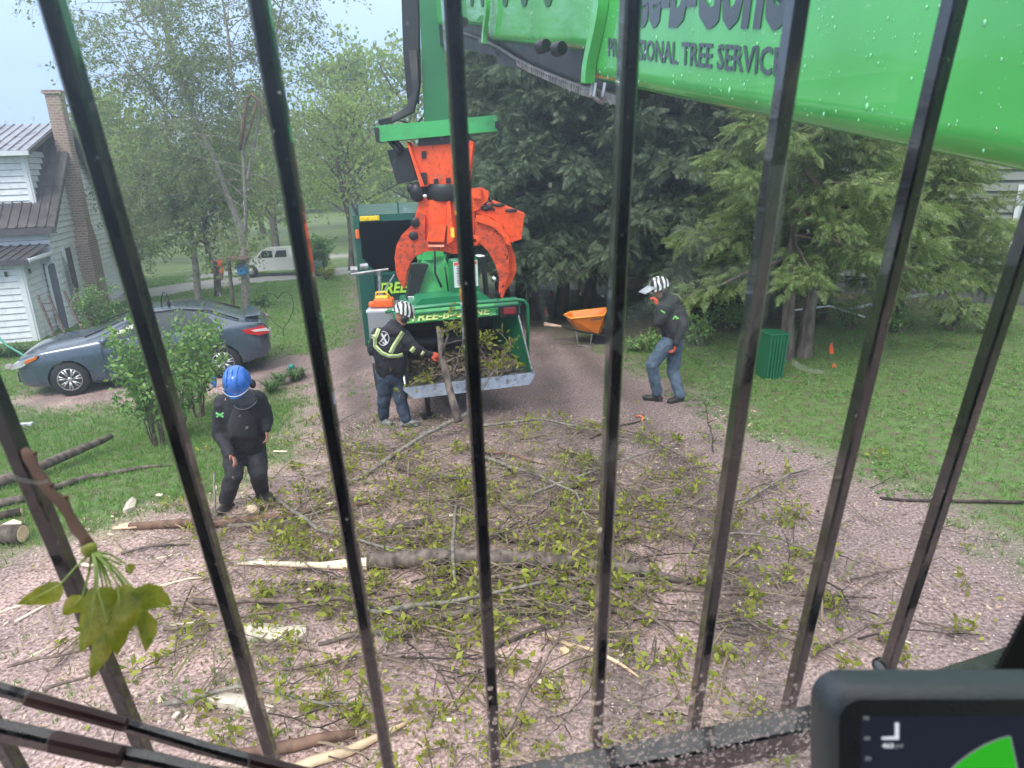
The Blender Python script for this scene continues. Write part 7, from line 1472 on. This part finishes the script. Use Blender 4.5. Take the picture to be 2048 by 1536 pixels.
# wiper track: a thin bow of dried dust on the pane
m, t, b = nodes('dust_streak'); b.inputs['Base Color'].default_value = (.35, .42, .42, 1); b.inputs['Roughness'].default_value = .8
n1 = tex(t, 'ShaderNodeTexNoise', 60, 4); mt = t.nodes.new('ShaderNodeMath'); mt.operation = 'MULTIPLY'; t.links.new(ramp(t, n1.outputs[0], [(.35, .1), (.65, .75)]), mt.inputs[0]); mt.inputs[1].default_value = .30; t.links.new(mt.outputs[0], b.inputs['Alpha']); DS = m
def streak(pts, w0, name='wiper_track', mat=None, w1=None):
    P = [GS(*p) for p in pts]; mb = MB(); vs = []; n = len(P)
    for i, p in enumerate(P):
        d = (P[min(i + 1, n - 1)] - P[max(0, i - 1)]).normalized(); s_ = d.cross(gn).normalized() * (w0 + ((w1 or w0) - w0) * i / (n - 1)) / 2; vs += [p - s_ + gn * .001, p + s_ + gn * .001]
    mb.add(vs, [(2 * i, 2 * i + 1, 2 * i + 3, 2 * i + 2) for i in range(n - 1)]); return mb.build(name, mat or DS, ws)
streak([(1572, 330), (1560, 450), (1545, 560), (1525, 660), (1490, 745), (1440, 810), (1370, 860), (1290, 895), (1200, 925), (1100, 950)], .004, w1=.009)
m, t, b = nodes('faint_reflection'); b.inputs['Base Color'].default_value = (.45, .55, .55, 1); b.inputs['Alpha'].default_value = .12; b.inputs['Roughness'].default_value = .7; FS = m  # pale see-through bands that paint cab reflections onto the pane
streak([(1560, 330), (1548, 450), (1532, 560), (1508, 650), (1470, 735), (1420, 800), (1350, 850), (1270, 885), (1180, 915), (1060, 940)], .016, 'painted_reflection', FS, .022)
streak([(1410, 470), (1350, 560), (1290, 640), (1230, 700)], .030, 'painted_reflection', FS, .02); streak([(1330, 600), (1400, 700), (1450, 740)], .022, 'painted_reflection', FS, .012); streak([(1240, 640), (1320, 600), (1420, 560), (1520, 540)], .012, 'painted_reflection', FS, .02)
streak([(1090, 820), (1080, 900), (1060, 1010)], .03, 'painted_reflection', FS, .022); streak([(1080, 590), (1100, 680), (1130, 760)], .005, 'painted_reflection', FS, .008)
m, t, b = nodes('scratch_white'); b.inputs['Base Color'].default_value = (.8, .85, .85, 1); SCR = m
for k in range(3): streak([(1585, 718 + k * 5), (1600, 730 + k * 4), (1622, 739 + k * 3), (1647, 743 + k * 2)], .0006, 'scratch', SCR)
for k in range(2): streak([(10, 945 + k * 7), (40, 958 + k * 5), (75, 966 + k * 4), (95, 962 + k * 3)], .0007, 'scratch', SCR)
streak([(1660, 250), (1700, 330), (1735, 400)], .0016, 'scratch', DS); streak([(1780, 510), (1840, 610), (1890, 735)], .0012, 'scratch', DS)
# torn twig caught in the guard, with its young leaves
tw = thing('caught_twig', 'knobbly brown twig with a bunch of drooping yellow green leaves caught in the guard', 'twig', CAMP(160, 1080, .70)); Zt = .70
def TP(x, y, dz=0): return CAMP(x, y, Zt + dz)
mb = MB(); path = [(48, 898), (60, 915), (68, 935), (85, 960), (100, 985), (125, 1005), (138, 1030), (152, 1055), (168, 1075), (178, 1095)]; rr_ = [.0035, .0065, .0045, .006, .0045, .0062, .0045, .0058, .005, .0068]; mb.tube([TP(*p) for p in path], rr_, 10)
for x, y in ((56, 912), (90, 975), (118, 1000)): mb.cap(TP(x, y), TP(x + 14, y - 6), .003, .0022, 8)
mb.build('stem', BARK_R, tw, True); mb = MB(); mb.ell(TP(178, 1098), (.0075, .007, .0085)); bud = mb.build('bud', M('bud_green', (.35, .38, .06), .5, .2, 90), tw, True)
m, t, b = nodes('drooping_leaf'); YL = m; n1 = tex(t, 'ShaderNodeTexNoise', 55, 6); n2 = tex(t, 'ShaderNodeTexNoise', 300, 3)
col = mix(t, ramp(t, n2.outputs[0], [(.55, 0.), (.7, .5)]), ramp(t, n1.outputs[0], [(.3, (.24, .30, .03)), (.5, (.42, .46, .05)), (.68, (.56, .54, .12))]), (.18, .13, .04)); t.links.new(col, b.inputs['Base Color']); b.inputs['Roughness'].default_value = .28; bump(t, b, n1.outputs[0], .8, .004)
tr_ = t.nodes.new('ShaderNodeBsdfTranslucent'); t.links.new(col, tr_.inputs[0]); ms = t.nodes.new('ShaderNodeMixShader'); ms.inputs[0].default_value = .7; t.links.new(b.outputs[0], ms.inputs[1]); t.links.new(tr_.outputs[0], ms.inputs[2]); t.links.new(ms.outputs[0], t.nodes['Material Output'].inputs[0])
def bigleaf(base, tip, w_, dz, fold=.3):
    a, b_ = TP(base[0], base[1], dz), TP(tip[0], tip[1], dz - .005); d = (b_ - a); L = d.length; d.normalize(); s_ = d.cross(_f).normalized(); n_ = s_.cross(d); mb = MB(); vs = []; k = 10
    for i in range(k + 1):
        f = i / k; ww = w_ * (math.sin(math.pi * f ** .75) ** .9 if f < 1 else 0) * (1 + .10 * math.sin(f * 25)); c = a + d * L * f + n_ * (.16 * L * math.sin(f * 3 + base[0])) + s_ * (.06 * L * math.sin(f * 4 + tip[0]))
        vs += [c - s_ * ww + n_ * ww * fold, c, c + s_ * ww + n_ * ww * fold]
    mb.add(vs, [(i * 3 + j, i * 3 + j + 1, (i + 1) * 3 + j + 1, (i + 1) * 3 + j) for i in range(k) for j in range(2)]); lf = mb.build('leaf', YL, tw, True)
    mb = MB(); mb.tube([a, a + d * L * .5 - n_ * .0005, a + d * L * .95], [.0009, .0006, .0003], 4); mb.build('leaf_vein', M('vein', (.35, .45, .12), .5) if 'vein' not in bpy.data.materials else bpy.data.materials['vein'], lf)
for base, tip, w_, dz, stem in (((120, 1170), (38, 1212), .011, 0, 1), ((165, 1195), (128, 1230), .010, .01, 1), ((190, 1180), (175, 1300), .013, -.01, 1), ((215, 1175), (208, 1352), .017, .005, 1), ((235, 1170), (252, 1306), .017, -.008, 1), ((268, 1180), (338, 1215), .014, .0, 1), ((288, 1220), (290, 1308), .010, .008, 1), ((205, 1170), (150, 1310), .011, .012, 0), ((250, 1175), (280, 1270), .014, .01, 0), ((225, 1180), (240, 1290), .016, .014, 0), ((195, 1175), (215, 1250), .012, -.014, 0), ((252, 1128), (262, 1150), .006, .02, 0)):
    bigleaf(base, tip, w_, dz); mb = MB(); mb.tube([TP(184, 1102), TP((184 + base[0]) / 2 + 4, (1102 + base[1]) / 2 - 6, dz), TP(base[0], base[1], dz)], [.0016, .0012, .001], 5, cap=False); mb.build('leaf_stalk', M('stalk', (.30, .42, .10), .5) if 'stalk' not in bpy.data.materials else bpy.data.materials['stalk'], tw, True)
mb = MB(); mb.tube([TP(186, 1104), TP(210, 1115), TP(243, 1130)], [.0018, .0015, .001], 5); mb.build('leaf_stalk', bpy.data.materials['stalk'], tw, True)
# monitor with rounded grey bezel
MZ = .46; mo = CAMP(1640, 1357, MZ); mr = _r; mu = _u; mf = (-_f)
def MQ(x, y, z=0): return CAMP(x + 6, y + 6, MZ) + mf * z
def rrect(x0, y0, x1, y1, r_, n=8):
    out = []
    for cx_, cy_, a0 in ((x0 + r_, y0 + r_, 180), (x1 - r_, y0 + r_, 270), (x1 - r_, y1 - r_, 0), (x0 + r_, y1 - r_, 90)): out += [(cx_ + r_ * math.cos(R(a0 + 90 * k / n)), cy_ + r_ * math.sin(R(a0 + 90 * k / n))) for k in range(n + 1)]
    return out
mon = thing('cab_monitor', 'dark grey framed cab monitor showing 463 and a green sector', 'monitor', CAMP(1900, 1600, MZ + .02))
BEZ = M('bezel_grey', (.06, .07, .085), .35, .08, 30, bmp=.15, bscale=400)
mb = MB(); o1 = rrect(1654, 1370, 2560, 1990, 58); o2 = rrect(1662, 1377, 2550, 1982, 54); o3 = rrect(1672, 1393, 2540, 1966, 48); inn = rrect(1716, 1426, 2490, 1930, 3); n = len(o1); rings = [(o1, -.03), (o1, -.010), (o2, -.004), (o3, .0), (inn, .0), (inn, -.004)]
mb.add([MQ(x, y, z) for o_, z in rings for x, y in o_], [(i * n + k, i * n + (k + 1) % n, (i + 1) * n + (k + 1) % n, (i + 1) * n + k) for i in range(5) for k in range(n)] + [tuple(range(n))]); mb.build('bezel', BEZ, mon, R(35))
m, t, b = nodes('screen_black'); b.inputs['Base Color'].default_value = (.006, .006, .008, 1); b.inputs['Roughness'].default_value = .15; b.inputs['Emission Color'].default_value = (.010, .012, .02, 1); b.inputs['Emission Strength'].default_value = 1; SB = m
mb = MB(); mb.add([MQ(1705, 1418, -.003), MQ(2500, 1418, -.003), MQ(2500, 1940, -.003), MQ(1705, 1940, -.003)], [(0, 1, 2, 3)]); scn = mb.build('screen', SB, mon)
def emis(name, c, s_=1): m, t, b = nodes(name); b.inputs['Base Color'].default_value = (0, 0, 0, 1); b.inputs['Emission Color'].default_value = (*c, 1); b.inputs['Emission Strength'].default_value = s_; return m
EW, EG, EGY = emis('screen_white', (.42, .45, .5)), emis('screen_green', (.015, .24, .01)), emis('screen_grey', (.12, .13, .14))
def sq(pts, mat, nm, z=-.0024): mb = MB(); mb.add([MQ(x, y, z) for x, y in pts], [tuple(range(len(pts)))]); return mb.build(nm, mat, scn)
sq([(1788, 1443), (1796, 1443), (1796, 1477), (1762, 1477), (1761, 1472), (1788, 1470)], EW, 'angle_mark')
sec = [(1902, 1536 + 60)] + [(2040 - 170 * math.sin(R(a)) * 1.0, 1640 - 170 * math.cos(R(a))) for a in ()] 
arcp = [(1895, 1545), (1915, 1525), (1940, 1506), (1970, 1488), (2000, 1476), (2019, 1471)]
sq([(x - 2, y - 2) for x, y in arcp] + [(2022, 1471), (2060, 1640), (1850, 1640)], EGY, 'sector_rim', -.0026); sq(arcp + [(2030, 1520), (2048, 1640), (1840, 1640)], EG, 'sector')
text('reading', '463', MQ(1762, 1494, -.0023), _r, _u, 23 / FPX * MZ, 10 / FPX * MZ, EW, scn, 0, .03, .0001)
text('unit', 'psi', MQ(1789, 1496, -.0023), _r, _u, 15 / FPX * MZ, 12 / FPX * MZ, EGY, scn, 0, .02, .0001)
for s_, x, y in (('70', 1724, 1438), ('60', 1726, 1478), ('50', 1728, 1519)): text('scale_number', s_, MQ(x, y, -.0023), _r, _u, 12 / FPX * MZ, 8 / FPX * MZ, EGY, scn, 0, .03, .0001)
mb = MB(); mb.box(MQ(2100, 1800, -.06), (.05, .08, .05)); mb.build('mount', BLK, mon)
# the dark cab itself, round and behind the camera
def cabp(x, y, z): return CP + _r * x + _u * y + _f * z
CI = M('cab_lining', (.03, .031, .034), .8, .15, 5)
cs = thing('machine_cab', 'dark lined cab of the tree machine, open towards the windscreen', 'cab', cabp(0, -1.5, -.2))
for nm, q in (('roof', [(-.72, .46, .0), (.72, .46, .0), (.72, .46, -.95), (-.72, .46, -.95)]), ('rear_wall', [(-.72, .46, -.95), (.72, .46, -.95), (.72, -1.5, -.95), (-.72, -1.5, -.95)]), ('side_wall', [(-.72, .46, .1), (-.72, .46, -.95), (-.72, -1.5, -.95), (-.72, -1.5, .1)]), ('side_wall', [(.72, .46, .1), (.72, .46, -.95), (.72, -1.5, -.95), (.72, -1.5, .1)]), ('floor', [(-.72, -1.5, .5), (.72, -1.5, .5), (.72, -1.5, -.95), (-.72, -1.5, -.95)])):
    P4 = [cabp(*c) for c in q]; n_ = (P4[1] - P4[0]).cross(P4[2] - P4[0]).normalized() * .03; mb = MB(); mb.add(P4 + [c + n_ for c in P4], [(0, 1, 2, 3), (7, 6, 5, 4), (0, 4, 5, 1), (1, 5, 6, 2), (2, 6, 7, 3), (3, 7, 4, 0)]); mb.build(nm, CI, cs)
# black pillar at the right edge with the dotted border of the glass
pl = thing('cab_pillar', 'black cab pillar at the lower right edge behind the monitor', 'pillar', CAMP(2060, 1300, .6))
pil = [(1988, 1357), (2048, 1243), (2120, 1100), (2260, 1100), (2260, 1500), (1960, 1500), (1950, 1430)]
mb = MB(); q = [CAMP(x, y, .60) for x, y in pil]; mb.add(q + [p + _f * .004 for p in q], [tuple(range(7)), tuple(range(7, 14))[::-1]] + [(i, 7 + i, 7 + (i + 1) % 7, (i + 1) % 7) for i in range(7)]); mb.build('pillar', M('pillar_black', (.004, .004, .005), .9, .1, 5), pl)
mb = MB()
for k in range(46):
    for j in range(3):
        f = k / 46; x = 1982 + (2090 - 1982) * f - 5 * j - 3; y = 1358 + (1150 - 1358) * f - 2 * j - (k % 2) * 2; c = CAMP(x, y, .602); s_ = .0007 - .00018 * j; mb.add([c - _r * s_ - _u * s_, c + _r * s_ - _u * s_, c + _r * s_ + _u * s_, c - _r * s_ + _u * s_], [(0, 1, 2, 3)])
mb.build('frit_dots', BLK, pl, kind='stuff')
for o in bpy.data.objects:
    if '_w' in o.keys(): del o['_w']
